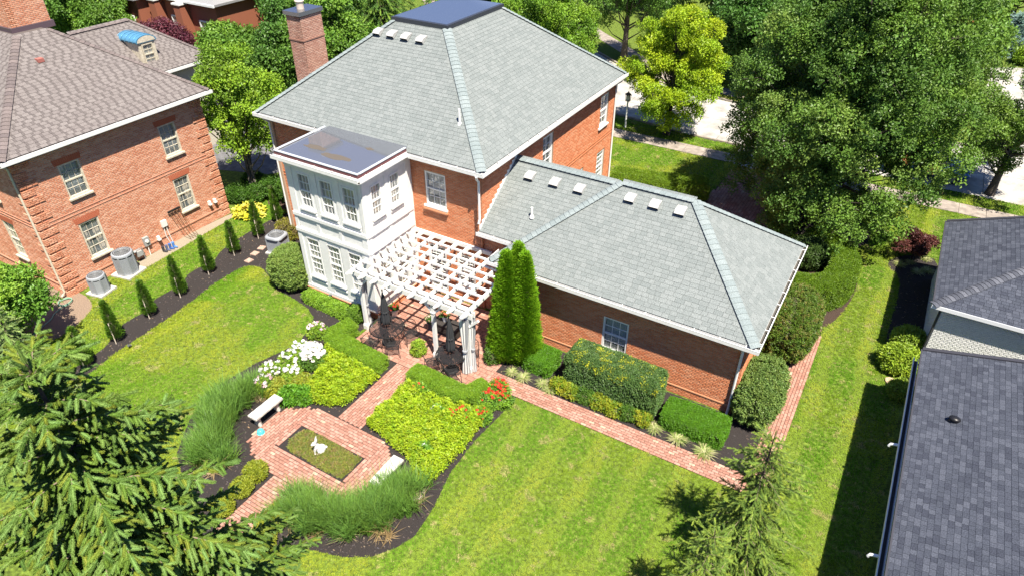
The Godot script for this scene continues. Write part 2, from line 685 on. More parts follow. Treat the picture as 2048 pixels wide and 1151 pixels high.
# a conifer built from whorls of drooping branches, side twigs and needled shoots
func conifer(called: String, label: String, at: Vector3, high: float, low: float, spread: float, whorls: int, per: int, shoot: String, sl: float, sw: float, cols: Array, tipc: Color, droop := 0.35, dens := 1.0, group := "", gap := 0.0, shape := 1.0) -> Node3D:
	var t := thing(called, label, "tree", at, 0.0, group)
	var tr := MB.new()
	tr.tube([Vector3(0, -0.1, 0), Vector3(0.02, high * 0.5, 0.02), Vector3(0, high, 0)], [high * 0.016 + 0.02, high * 0.009 + 0.01, 0.008], 8)
	var br := MB.new()
	var xf := []
	var cl := []
	for w in whorls:
		var u := pow((w + 0.6) / whorls, 0.85)
		var y := high - u * (high - low)
		var reach := spread * pow(u, shape) + 0.06 * spread
		var turn := rng.randf() * TAU
		for b in per:
			var a := turn + TAU * b / per + rng.randfn() * 0.2
			if gap > 0.0 and rng.randf() < gap:
				continue
			var out := Vector3(cos(a), 0, sin(a))
			var side := Vector3(-sin(a), 0, cos(a))
			var l := reach * rng.randf_range(0.6, 1.15)
			var rise := lerpf(0.75, -0.05, minf(u * 2.2, 1.0)) + rng.randfn() * 0.08
			var pts := []
			var rad := []
			for k in 6:
				var s := k / 5.0
				pts.append(Vector3(0, y + rng.randf() * 0.02, 0) + out * l * s + Vector3(0, l * (rise * s - droop * s * s * 0.8 + 0.16 * droop * s * s * s), 0))
				rad.append(lerpf(0.006 + l * 0.008, 0.003, s))
			br.tube(pts, rad, 5)
			var dress := int(l / (sl * 0.45))
			for e in dress:
				var s := (e + rng.randf()) / dress
				var q := s * 5.0
				var i0 := mini(int(q), 4)
				var p: Vector3 = pts[i0].lerp(pts[i0 + 1], q - i0)
				var along: Vector3 = (pts[i0 + 1] - pts[i0]).normalized()
				var d2 := (along + (side * rng.randfn() + Vector3.UP * rng.randf_range(-0.3, 0.9)) * 0.45).normalized()
				xf.append(Transform3D(facing(d2).scaled_local(Vector3(sw, sl * rng.randf_range(0.7, 1.1), sw)), p))
				cl.append(jit(cols[rng.randi() % cols.size()], 0.15))
			var n := int(maxf(3.0, l / (sl * 0.55) * dens))
			for e in n:
				var s := lerpf(0.1, 1.0, (e + rng.randf()) / n)
				var q := s * 5.0
				var p: Vector3 = pts[mini(int(q), 4)].lerp(pts[mini(int(q) + 1, 5)], q - mini(int(q), 4))
				var along: Vector3 = (pts[mini(int(q) + 1, 5)] - pts[mini(int(q), 4)]).normalized()
				var tl := (1.0 - s) * l * 0.42 + sl * 0.3
				var sgn := 1.0 if e % 2 else -1.0
				var td := (along * 0.75 + side * sgn * 0.8 + Vector3(0, -droop * rng.randf_range(0.1, 1.0), 0)).normalized()
				var steps := int(maxf(1.0, tl / (sl * 0.75)))
				var cur := p
				for st in steps:
					var d2 := (td + Vector3(rng.randfn(), rng.randfn(), rng.randfn()) * 0.3 + Vector3(0, -droop * 0.4 * st, 0)).normalized()
					xf.append(Transform3D(facing(d2).scaled_local(Vector3(sw, sl * rng.randf_range(0.8, 1.2), sw)), cur))
					cl.append(jit(tipc if st == steps - 1 and rng.randf() < 0.55 else cols[rng.randi() % cols.size()], 0.15))
					if st > 0 or rng.randf() < 0.5:
						var d3 := (d2 + along * 0.6 * rng.randf_range(-0.4, 1.0) + Vector3(rng.randfn() * 0.3, -droop * 0.9, rng.randfn() * 0.3)).normalized()
						xf.append(Transform3D(facing(d3).scaled_local(Vector3(sw, sl * rng.randf_range(0.7, 1.05), sw)), cur))
						cl.append(jit(cols[rng.randi() % cols.size()], 0.15))
					cur += d2 * sl * 0.75
			xf.append(Transform3D(facing((pts[5] - pts[4]).normalized()).scaled_local(Vector3(sw, sl * 1.25, sw)), pts[5] - (pts[5] - pts[4]) * 0.1))
			cl.append(jit(tipc, 0.12))
	for k in 5:
		var a := TAU * k / 5.0
		xf.append(Transform3D(facing(Vector3(cos(a) * (0.6 if k else 0.0), 1, sin(a) * (0.6 if k else 0.0)).normalized()).scaled_local(Vector3(sw, sl * 1.4, sw)), Vector3(0, high - 0.1 - 0.06 * k, 0)))
		cl.append(jit(tipc, 0.1))
	obj("trunk", tr, mt("conifer_bark", Color(0.11, 0.085, 0.065), 0.95, {"grain": ntex("bark", 0.03, 4, 0.55, 1.0), "scale": 1.5, "bump": 1.0}), t)
	obj("branches", br, mt("conifer_twig", Color(0.2, 0.155, 0.11), 0.95), t)
	many("foliage", clump[shoot], leaf_mat("needle", 0.6, 0.25, 0.3), xf, cl, t)
	return t

# narrow clipped conifer of fine sprays
func column(called: String, label: String, at: Vector3, high: float, r: float, count: int, cols: Array, size := 1.0, group := "", stake := false) -> Node3D:
	var t := thing(called, label, "tree", at, 0.0, group)
	var m := MB.new()
	var y0 := 0.18 if stake else 0.05
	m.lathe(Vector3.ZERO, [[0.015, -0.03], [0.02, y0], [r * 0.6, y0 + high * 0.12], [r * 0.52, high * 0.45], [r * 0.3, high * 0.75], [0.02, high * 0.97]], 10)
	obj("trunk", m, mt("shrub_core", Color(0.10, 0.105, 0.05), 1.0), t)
	var f := FastNoiseLite.new()
	f.seed = rng.randi() % 1000
	f.frequency = 2.4
	var xf := []
	var cl := []
	for k in count:
		var u := 1.0 - sqrt(rng.randf() * 0.98)
		u = rng.randf() if rng.randf() < 0.6 else u
		var a := rng.randf() * TAU
		var w := r * pow(maxf(1.0 - u, 0.0), 0.62) * minf(1.0, 0.55 + u * 5.0)
		w *= 1.0 + f.get_noise_3d(cos(a), u * high * 0.9, sin(a)) * 0.3
		var p := Vector3(cos(a) * w, y0 + u * (high - y0), sin(a) * w)
		xf.append(Transform3D(Basis(Vector3.UP, rng.randf() * TAU) * Basis(Vector3.RIGHT, 0.0), p))
		var tilt := Vector3(cos(a) * 0.75, 1.0, sin(a) * 0.75).normalized()
		xf[-1] = Transform3D(facing(tilt).scaled_local(Vector3.ONE * size * rng.randf_range(0.75, 1.25)), p)
		cl.append(weights(cols))
	many("foliage", clump.spray, leaf_mat("spray"), xf, cl, t)
	if stake:
		var s := MB.new()
		s.tube([Vector3(0.13, -0.05, 0.17), Vector3(0.10, 0.95, 0.14)], [0.02, 0.02], 7)
		obj("stake", s, mt("stake_wood", Color(0.55, 0.48, 0.40), 0.8), t)
		var s2 := MB.new()
		s2.tube([Vector3(0.11, 0.7, 0.14), Vector3(0, 0.72, 0)], [0.008, 0.008], 5)
		obj("tie", s2, mt("tie_strap", Color(0.05, 0.05, 0.05), 0.6), t)
	return t

# leafy ground cover over an outline
func cover(called: String, label: String, outline: Array, high: float, leaf: String, size: float, density: float, cols: Array, stuff := true) -> MultiMeshInstance3D:
	var poly := V2(outline)
	var lo := Vector2(1e9, 1e9)
	var hi := -lo
	for q in poly:
		lo = Vector2(minf(lo.x, q.x), minf(lo.y, q.y))
		hi = Vector2(maxf(hi.x, q.x), maxf(hi.y, q.y))
	var f := FastNoiseLite.new()
	f.seed = rng.randi() % 1000
	f.frequency = 0.8
	var xf := []
	var cl := []
	for k in int((hi - lo).x * (hi - lo).y * density):
		var p := Vector2(rng.randf_range(lo.x, hi.x), rng.randf_range(lo.y, hi.y)) + Vector2(f.get_noise_1d(k), 0) * 0.02
		if not Geometry2D.is_point_in_polygon(p, poly):
			continue
		var edge := 9.0
		for e in poly.size():
			edge = minf(edge, p.distance_to(Geometry2D.get_closest_point_to_segment(p, poly[e], poly[(e + 1) % poly.size()])))
		var y := high * (0.35 + 0.65 * sqrt(minf(edge / 0.3, 1.0))) * (1.0 + f.get_noise_2d(p.x * 2.5, p.y * 2.5) * 1.0) * rng.randf_range(0.6, 1.08)
		xf.append(Transform3D(facing(Vector3(rng.randfn() * 0.25, 1, rng.randfn() * 0.25).normalized()).scaled_local(Vector3.ONE * size * rng.randf_range(0.75, 1.25)), Vector3(p.x, y, p.y)))
		cl.append(weights(cols))
	var o := many(called, clump[leaf], leaf_mat(leaf), xf, cl)
	tag(o, label, "ground cover")
	o.set_meta("kind", "stuff")
	return o

# ---------------------------------------------------------------- building kit
var brick_mesh: ArrayMesh
var slab_mesh: ArrayMesh
var cap_mesh: ArrayMesh

const BRICK_TONES := [Color(0.70, 0.275, 0.14), Color(0.665, 0.25, 0.122), Color(0.73, 0.305, 0.16), Color(0.63, 0.225, 0.108), Color(0.72, 0.33, 0.185)]
const LEFT_TONES := [Color(0.69, 0.325, 0.205), Color(0.65, 0.29, 0.175), Color(0.73, 0.37, 0.24), Color(0.60, 0.25, 0.15), Color(0.75, 0.41, 0.28)]
const PAVER_TONES := [Color(0.414, 0.216, 0.163), Color(0.449, 0.251, 0.194), Color(0.378, 0.189, 0.141), Color(0.475, 0.277, 0.216), Color(0.51, 0.37, 0.273)]

func kit() -> void:
	# brick: unit block with a worn top edge
	var m := MB.new()
	var b := 0.06
	var p := func(x, y, z): return Vector3(x, y, z)
	var t := [p.call(-0.5 + b * 0.5, 0.5, -0.5 + b), p.call(0.5 - b * 0.5, 0.5, -0.5 + b), p.call(0.5 - b * 0.5, 0.5, 0.5 - b), p.call(-0.5 + b * 0.5, 0.5, 0.5 - b)]
	var s := [p.call(-0.5, 0.38, -0.5), p.call(0.5, 0.38, -0.5), p.call(0.5, 0.38, 0.5), p.call(-0.5, 0.38, 0.5)]
	var g := [p.call(-0.5, -0.5, -0.5), p.call(0.5, -0.5, -0.5), p.call(0.5, -0.5, 0.5), p.call(-0.5, -0.5, 0.5)]
	m.quad(t[0], t[3], t[2], t[1])
	for k in 4:
		var j := (k + 1) % 4
		m.quad(s[j], s[k], t[k], t[j])
		m.quad(g[j], g[k], s[k], s[j])
	m.quad(g[0], g[1], g[2], g[3])
	brick_mesh = m.mesh()
	m = MB.new()
	m.box(Vector3.ZERO, Vector3.ONE)
	slab_mesh = m.mesh()
	# ridge cap: a bent slab, 1 long (z), 1 wide (x)
	m = MB.new()
	var prof := [Vector2(-0.5, -0.17), Vector2(-0.25, -0.035), Vector2(0, 0.015), Vector2(0.25, -0.035), Vector2(0.5, -0.17)]
	for k in 4:
		var a: Vector2 = prof[k]
		var c: Vector2 = prof[k + 1]
		var a0 := Vector3(a.x, a.y, -0.5)
		var c0 := Vector3(c.x, c.y, -0.5)
		var a1 := Vector3(a.x, a.y + 0.07, 0.5)
		var c1 := Vector3(c.x, c.y + 0.07, 0.5)
		m.quad(a0, a1, c1, c0)
		m.quad(a1, a1 - Vector3(0, 0.09, 0), c1 - Vector3(0, 0.09, 0), c1)
	cap_mesh = m.mesh()

# a wall in the plane through o, running along u for len metres; holes are [from, to, sill, head]
func wall(mb: MB, o: Vector3, u: Vector3, nn: Vector3, length: float, high: float, holes: Array, bx: Array, bt: Array, tones: int, thick := 0.24, y0 := 0.0, quoin := 0) -> void:
	var xs := [0.0, length]
	var ys := [y0, high]
	for h in holes:
		xs.append_array([h[0], h[1]])
		ys.append_array([h[2], h[3]])
	xs.sort()
	ys.sort()
	var basis := Basis(u, Vector3.UP, nn)
	for a in xs.size() - 1:
		for b in ys.size() - 1:
			if xs[a + 1] - xs[a] < 0.001 or ys[b + 1] - ys[b] < 0.001:
				continue
			var cx: float = (xs[a] + xs[a + 1]) * 0.5
			var cy: float = (ys[b] + ys[b + 1]) * 0.5
			var open := false
			for h in holes:
				if cx > h[0] and cx < h[1] and cy > h[2] and cy < h[3]:
					open = true
			if not open:
				mb.box(o + u * cx + Vector3(0, cy, 0) - nn * thick * 0.5, Vector3(xs[a + 1] - xs[a], ys[b + 1] - ys[b], thick), basis)
	if tones == 0:
		return
	var L := 0.208
	var H := 0.0695
	var rows := int((high - y0) / H)
	for r in rows:
		var y := y0 + (r + 0.5) * H
		var q := (L * 2.0 if int(r / 5) % 2 else L * 3.0)
		var runs := [[0.0, length, false]]
		if quoin == 1:
			runs = [[0.0, q, true], [q, length, false]]
		elif quoin == 2:
			runs = [[0.0, length - q, false], [length - q, length, true]]
		elif quoin == 3:
			runs = [[0.0, q, true], [q, length - q, false], [length - q, length, true]]
		for run in runs:
			var out: bool = run[2]
			var x: float = run[0] - (L * 0.5 if r % 2 else 0.0)
			while x < run[1] - 0.001:
				var a := maxf(x, run[0])
				var b := minf(x + L, run[1])
				x += L
				for h in holes:
					if y > h[2] - 0.02 and y < h[3] + 0.02:
						if a >= h[0] - 0.01 and b <= h[1] + 0.01:
							b = a
						elif a < h[0] and b > h[0]:
							b = h[0]
						elif a < h[1] and b > h[1]:
							a = h[1]
				if b - a < 0.03:
					continue
				var proud := 0.004 + rng.randf() * 0.004
				if out and r % 5 != 4:
					proud += 0.03
					if a < 0.001:
						a -= 0.034
					if b > length - 0.001:
						b += 0.034
				# the brick's worn top face (+y of the mesh) looks out of the wall
				var deep := 0.06 if out else 0.03
				var bs := Basis(u, nn, -Vector3.UP).scaled_local(Vector3(b - a - 0.018, deep, H - 0.018))
				bx.append(Transform3D(bs, o + u * (a + b) * 0.5 + Vector3(0, y, 0) + nn * (proud + 0.007 - deep * 0.5)))
				bt.append(rng.randi() % tones)

# shingles of one roof face: o eave corner, u along the eave, v up the slope; poly in (u, v)
func shingle(o: Vector3, u: Vector3, v: Vector3, poly: Array, sx: Array, st: Array, expo := 0.16, wide := 0.3, tones := 5, cut := []) -> void:
	var nn := u.cross(v).normalized()
	if nn.y < 0.0:
		nn = -nn
	var top := 0.0
	for q in poly:
		top = maxf(top, q.y)
	var rows := int(ceil(top / expo))
	var tab := 0
	for r in rows:
		var vm := minf((r + 0.45) * expo, top - 0.01)
		var us := []
		for k in poly.size():
			var a: Vector2 = poly[k]
			var b: Vector2 = poly[(k + 1) % poly.size()]
			if (a.y - vm) * (b.y - vm) < 0.0:
				us.append(lerpf(a.x, b.x, (vm - a.y) / (b.y - a.y)))
		if us.size() < 2:
			continue
		us.sort()
		var x: float = us[0] - rng.randf() * wide
		while x < us[-1]:
			var w := wide * rng.randf_range(0.7, 1.35)
			tab += 1
			if tones < 0:
				w = wide * rng.randf_range(0.85, 1.1) * (0.36 if tab % 2 else 1.0)
			var a := maxf(x, us[0])
			var b := minf(x + w, us[-1])
			x += w
			if b - a < 0.03:
				continue
			var c := o + u * (a + b) * 0.5 + v * ((r + 0.5) * expo)
			var skip := false
			for h in cut:
				if c.x > h[0] and c.x < h[1] and c.z > h[2] and c.z < h[3]:
					skip = true
			if skip:
				continue
			var th := 0.011 + rng.randf() * 0.005
			var vv := (v + nn * -0.062).normalized()
			var n2 := (nn + v * 0.062).normalized()
			var bs := Basis(u, n2, u.cross(n2)).scaled_local(Vector3(b - a - 0.008, th, expo * 1.04))
			sx.append(Transform3D(bs, c + nn * 0.012))
			if tones < 0:
				st.append(3 if tab % 2 else [0, 1, 2, 4][rng.randi() % 4])
			else:
				st.append(rng.randi() % tones)

func caps(a: Vector3, b: Vector3, cx: Array, ct: Array, wide := 0.32, step := 0.19, tones := 3) -> void:
	var z := (b - a).normalized()
	var n := int(a.distance_to(b) / step)
	var x := Vector3.UP.cross(z).normalized()
	var y := z.cross(x)
	for k in n:
		var p := a.lerp(b, (k + 0.5) / n)
		cx.append(Transform3D(Basis(x, y, z).rotated(x, 0.0).scaled_local(Vector3(wide, 0.28, -step * 1.12)), p + y * 0.045))
		ct.append(rng.randi() % tones)

# hip roof solid: eave rectangle, inset to the top on each side
func hip_solid(m: MB, x0: float, x1: float, z0: float, z1: float, y: float, tx0: float, tx1: float, tz0: float, tz1: float, ty: float) -> void:
	var e := [Vector3(x0, y, z0), Vector3(x1, y, z0), Vector3(x1, y, z1), Vector3(x0, y, z1)]
	var t := [Vector3(tx0, ty, tz0), Vector3(tx1, ty, tz0), Vector3(tx1, ty, tz1), Vector3(tx0, ty, tz1)]
	for k in 4:
		var j := (k + 1) % 4
		m.quad(e[j], e[k], t[k], t[j])
		m.quad(e[k], e[j], e[j] - Vector3(0, 0.16, 0), e[k] - Vector3(0, 0.16, 0))
	m.quad(t[0], t[3], t[2], t[1])
	var d := Vector3(0, -0.16, 0)
	m.quad(e[0] + d, e[1] + d, e[2] + d, e[3] + d)

func hip_shingles(x0: float, x1: float, z0: float, z1: float, y: float, tx0: float, tx1: float, tz0: float, tz1: float, ty: float, faces: String, sx: Array, st: Array, expo := 0.16, wide := 0.3, tones := 5, cut := []) -> void:
	if faces.contains("z"):   # facing +z
		var v := Vector3(0, ty - y, tz1 - z1)
		shingle(Vector3(x0, y, z1), Vector3.RIGHT, v.normalized(), [Vector2(0, 0), Vector2(x1 - x0, 0), Vector2(tx1 - x0, v.length()), Vector2(tx0 - x0, v.length())], sx, st, expo, wide, tones, cut)
	if faces.contains("x"):   # facing +x
		var v := Vector3(tx1 - x1, ty - y, 0)
		shingle(Vector3(x1, y, z1), Vector3.FORWARD, v.normalized(), [Vector2(0, 0), Vector2(z1 - z0, 0), Vector2(z1 - tz0, v.length()), Vector2(z1 - tz1, v.length())], sx, st, expo, wide, tones, cut)
	if faces.contains("l"):   # facing -x
		var v := Vector3(tx0 - x0, ty - y, 0)
		shingle(Vector3(x0, y, z0), Vector3.BACK, v.normalized(), [Vector2(0, 0), Vector2(z1 - z0, 0), Vector2(tz1 - z0, v.length()), Vector2(tz0 - z0, v.length())], sx, st, expo, wide, tones, cut)
	if faces.contains("b"):   # facing -z
		var v := Vector3(0, ty - y, tz0 - z0)
		shingle(Vector3(x1, y, z0), Vector3.LEFT, v.normalized(), [Vector2(0, 0), Vector2(x1 - x0, 0), Vector2(x1 - tx0, v.length()), Vector2(x1 - tx1, v.length())], sx, st, expo, wide, tones, cut)

func gutter(parent: Node3D, a: Vector3, b: Vector3, out: Vector3, m: Material, brackets := 0.75, called := "gutter") -> void:
	var g := MB.new()
	var up := Vector3.UP
	g.bar(a + out * 0.005 - up * 0.06, b + out * 0.005 - up * 0.06, 0.012, 0.12)
	g.bar(a + out * 0.065 - up * 0.125, b + out * 0.065 - up * 0.125, 0.13, 0.012)
	g.bar(a + out * 0.13 - up * 0.055, b + out * 0.13 - up * 0.055, 0.014, 0.125)
	g.bar(a + out * 0.128 + up * 0.012, b + out * 0.128 + up * 0.012, 0.024, 0.014)
	var n := int(a.distance_to(b) / brackets)
	for k in n:
		var p := a.lerp(b, (k + 0.5) / n)
		g.bar(p - out * 0.03 + up * 0.022, p + out * 0.14 + up * 0.022, 0.03, 0.008)
	obj(called, g, m, parent)
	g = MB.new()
	g.bar(a + out * 0.066 - up * 0.112, b + out * 0.066 - up * 0.112, 0.108, 0.012)  # dark sheet along the trough floor: shade of the deep gutter painted as colour
	obj("gutter_painted_shade", g, mt("gutter_painted_shade", Color(0.07, 0.065, 0.058), 1.0), parent)

func downspout(parent: Node3D, p: Vector3, top: float, foot: float, out: Vector3, m: Material) -> void:
	var d := MB.new()
	d.tube([p + out * 0.34 + Vector3(0, top, 0), p + out * 0.3 + Vector3(0, top - 0.12, 0), p + out * 0.07 + Vector3(0, top - 0.32, 0), p + out * 0.07 + Vector3(0, foot + 0.2, 0), p + out * 0.22 + Vector3(0, foot + 0.06, 0)], [0.045, 0.045, 0.045, 0.045, 0.045], 8)
	obj("downspout", d, m, parent)

# a sash window: local x along the wall, y up, z out of the wall
func window(parent: Node3D, at: Vector3, nn: Vector3, w: float, h: float, cols: int, rows: int, trim: Material, curtain := "", casing := 0.06, sill := true, called := "window", depth := 0.09) -> Node3D:
	var t := Node3D.new()
	t.name = called
	parent.add_child(t, true)
	t.transform = Transform3D(Basis(Vector3.UP.cross(nn), Vector3.UP, nn), at)
	var m := MB.new()
	var z := -depth
	for s in [-1.0, 1.0]:
		m.box(Vector3(s * (w * 0.5 - casing * 0.5), h * 0.5, z + 0.03), Vector3(casing, h, 0.1))
	m.box(Vector3(0, h - casing * 0.5, z + 0.032), Vector3(w - casing * 2, casing, 0.1))
	m.box(Vector3(0, casing * 0.5, z + 0.032), Vector3(w - casing * 2, casing, 0.1))
	obj("frame", m, trim, t)
	var iw := w - casing * 2
	var ih := h - casing * 2
	var bars := MB.new()
	bars.box(Vector3(0, h * 0.5, z + 0.035), Vector3(iw, 0.055, 0.05))
	for k in range(1, cols):
		bars.box(Vector3(-iw * 0.5 + iw * k / cols, h * 0.5, z + 0.02), Vector3(0.016, ih, 0.026))
	for k in range(1, rows):
		if k * 2 != rows:
			bars.box(Vector3(0, casing + ih * k / rows, z + 0.022), Vector3(iw, 0.016, 0.026))
	obj("sash", bars, trim, t)
	var pane := BoxMesh.new()
	pane.size = Vector3(iw / cols - 0.012, ih / rows - 0.012, 0.006)
	for a in cols:
		for b in rows:
			var o := obj("pane", pane, glass(), t)
			o.position = Vector3(-iw * 0.5 + iw * (a + 0.5) / cols, casing + ih * (b + 0.5) / rows, z + 0.012)
	if sill:
		var s := MB.new()
		s.box(Vector3(0, -0.035, 0.0), Vector3(w + 0.14, 0.07, 0.2))
		obj("sill", s, trim, t)
	if curtain == "blind":
		var c := MB.new()
		var n := int(ih * 0.75 / 0.05)
		for k in n:
			c.box(Vector3(0, h - casing - 0.03 - k * 0.05, z - 0.1), Vector3(iw, 0.035, 0.02), Basis(Vector3.RIGHT, 0.5))
		obj("blind", c, mt("blind", Color(0.5, 0.5, 0.48), 0.8), t)
	elif curtain == "drape":
		var c := MB.new()
		for s in [-1.0, 1.0]:
			for k in 6:
				c.tube([Vector3(s * (iw * 0.5 - 0.02 - k * 0.045), h - casing, z - 0.12 - 0.02 * (k % 2)), Vector3(s * (iw * 0.5 + 0.005 - k * 0.035), casing, z - 0.12 - 0.02 * (k % 2))], [0.03, 0.028], 6)
		obj("curtain", c, mt("curtain_cream", Color(0.62, 0.55, 0.44), 0.9), t)
	elif curtain == "sheer":
		var c := MB.new()
		var n := int(iw / 0.035)
		for k in n:
			c.tube([Vector3(-iw * 0.5 + (k + 0.5) * 0.035, h - casing, z - 0.1 - 0.012 * (k % 2)), Vector3(-iw * 0.5 + (k + 0.5) * 0.035, h * 0.18, z - 0.1 - 0.012 * (k % 2))], [0.02, 0.02], 5)
		obj("curtain", c, mt("curtain_sheer", Color(0.34, 0.39, 0.42), 0.9), t)
	return t

func glass() -> StandardMaterial3D:
	return mt("window_glass", Color(0.55, 0.62, 0.64), 0.03, {"alpha": 0.12, "spec": 0.6})

func paving(called: String, outline: Array, along: Vector2, bl := 0.2, bw := 0.1, hole := [], bond := 0.5, y := 0.03) -> MeshInstance3D:
	var poly := V2(outline)
	bare.append(poly)
	var m := MB.new()
	m.prism(poly, -0.02, y - 0.012)
	var o := struct(called, m, mt("joint_sand", Color(0.09, 0.05, 0.04), 1.0, {"grain": ntex("sand", 0.08, 3, 0.6, 1.0), "scale": 1.5}))
	lay_bricks(o, poly, along, bl, bw, hole, bond, y)
	return o

func brick_rows(poly: PackedVector2Array, along: Vector2, bl: float, bw: float, hole: PackedVector2Array, bond: float, y: float, bx: Array, bt: Array) -> void:
	var side := Vector2(-along.y, along.x)
	var lo := Vector2(1e9, 1e9)
	var hi := -lo
	for q in poly:
		var s := Vector2(q.dot(along), q.dot(side))
		lo = Vector2(minf(lo.x, s.x), minf(lo.y, s.y))
		hi = Vector2(maxf(hi.x, s.x), maxf(hi.y, s.y))
	var rows := int(round((hi.y - lo.y) / bw))
	bw = (hi.y - lo.y) / maxi(rows, 1)
	for r in rows:
		var x := lo.x - bl * bond * (r % 2)
		while x < hi.x:
			var a := maxf(x, lo.x)
			var b := minf(x + bl, hi.x)
			x += bl
			if b - a < 0.04:
				continue
			var c := along * (a + b) * 0.5 + side * (lo.y + (r + 0.5) * bw)
			if not Geometry2D.is_point_in_polygon(c, poly):
				continue
			if hole.size() and Geometry2D.is_point_in_polygon(c, hole):
				continue
			var tw := rng.randfn() * 0.008
			var d3 := Vector3(along.x, rng.randfn() * 0.006, along.y).rotated(Vector3.UP, tw).normalized()
			var s3 := d3.cross(Vector3.UP).normalized()
			var u3 := s3.cross(d3)
			bx.append(Transform3D(Basis(d3, u3, s3).scaled_local(Vector3(b - a - 0.013, 0.03, bw - 0.014)), Vector3(c.x, y - 0.015 + rng.randfn() * 0.0015, c.y)))
			bt.append(4 if rng.randf() < 0.03 else rng.randi() % 4)

func lay_bricks(o: Node3D, poly: PackedVector2Array, along: Vector2, bl: float, bw: float, hole: Array, bond: float, y: float) -> void:
	var bx := []
	var bt := []
	brick_rows(poly, along, bl, bw, V2(hole), bond, y, bx, bt)
	pieces(o, "brick", "bricks", brick_mesh, bx, bt, PAVER_TONES, "paver")

func bed(called: String, outline: Array, y: float, m: Material, soft := true) -> MeshInstance3D:
	# a sheet of mulch or soil, slightly heaped and rough
	var poly := V2(outline)
	for k in (2 if soft else 0):
		var q := PackedVector2Array()
		for e in poly.size():
			var a := poly[e]
			var b := poly[(e + 1) % poly.size()]
			q.append(a.lerp(b, 0.25))
			q.append(a.lerp(b, 0.75))
		poly = q
	bare.append(poly)
	var mb := MB.new()
	mb.prism(poly, -0.03, y)
	return struct(called, mb, m)

func chips(outline: Array, n: int, y: float) -> void:
	var poly := V2(outline)
	var lo := Vector2(1e9, 1e9)
	var hi := -lo
	for q in poly:
		lo = Vector2(minf(lo.x, q.x), minf(lo.y, q.y))
		hi = Vector2(maxf(hi.x, q.x), maxf(hi.y, q.y))
	while n > 0:
		n -= 1
		var p := Vector2(rng.randf_range(lo.x, hi.x), rng.randf_range(lo.y, hi.y))
		if Geometry2D.is_point_in_polygon(p, poly):
			chip_x.append(Transform3D(rbasis().scaled_local(Vector3(0.05, 0.012, 0.02) * rng.randf_range(0.6, 1.5)), Vector3(p.x, y + 0.004, p.y)))
			chip_c.append(jit(Color(0.075, 0.062, 0.06) if rng.randf() < 0.86 else Color(0.2, 0.15, 0.1), 0.3))

var chip_x := []
var chip_c := []

func ribbon(mb: MB, pts: Array, half: float, y0: float, y1: float) -> PackedVector2Array:
	var p := V2(pts)
	var l := []
	var r := []
	for k in p.size():
		var d := (p[mini(k + 1, p.size() - 1)] - p[maxi(k - 1, 0)]).normalized()
		var s := Vector2(-d.y, d.x) * half
		l.append(p[k] + s)
		r.append(p[k] - s)
	r.reverse()
	var poly := PackedVector2Array(l + r)
	mb.prism(poly, y0, y1)
	return poly

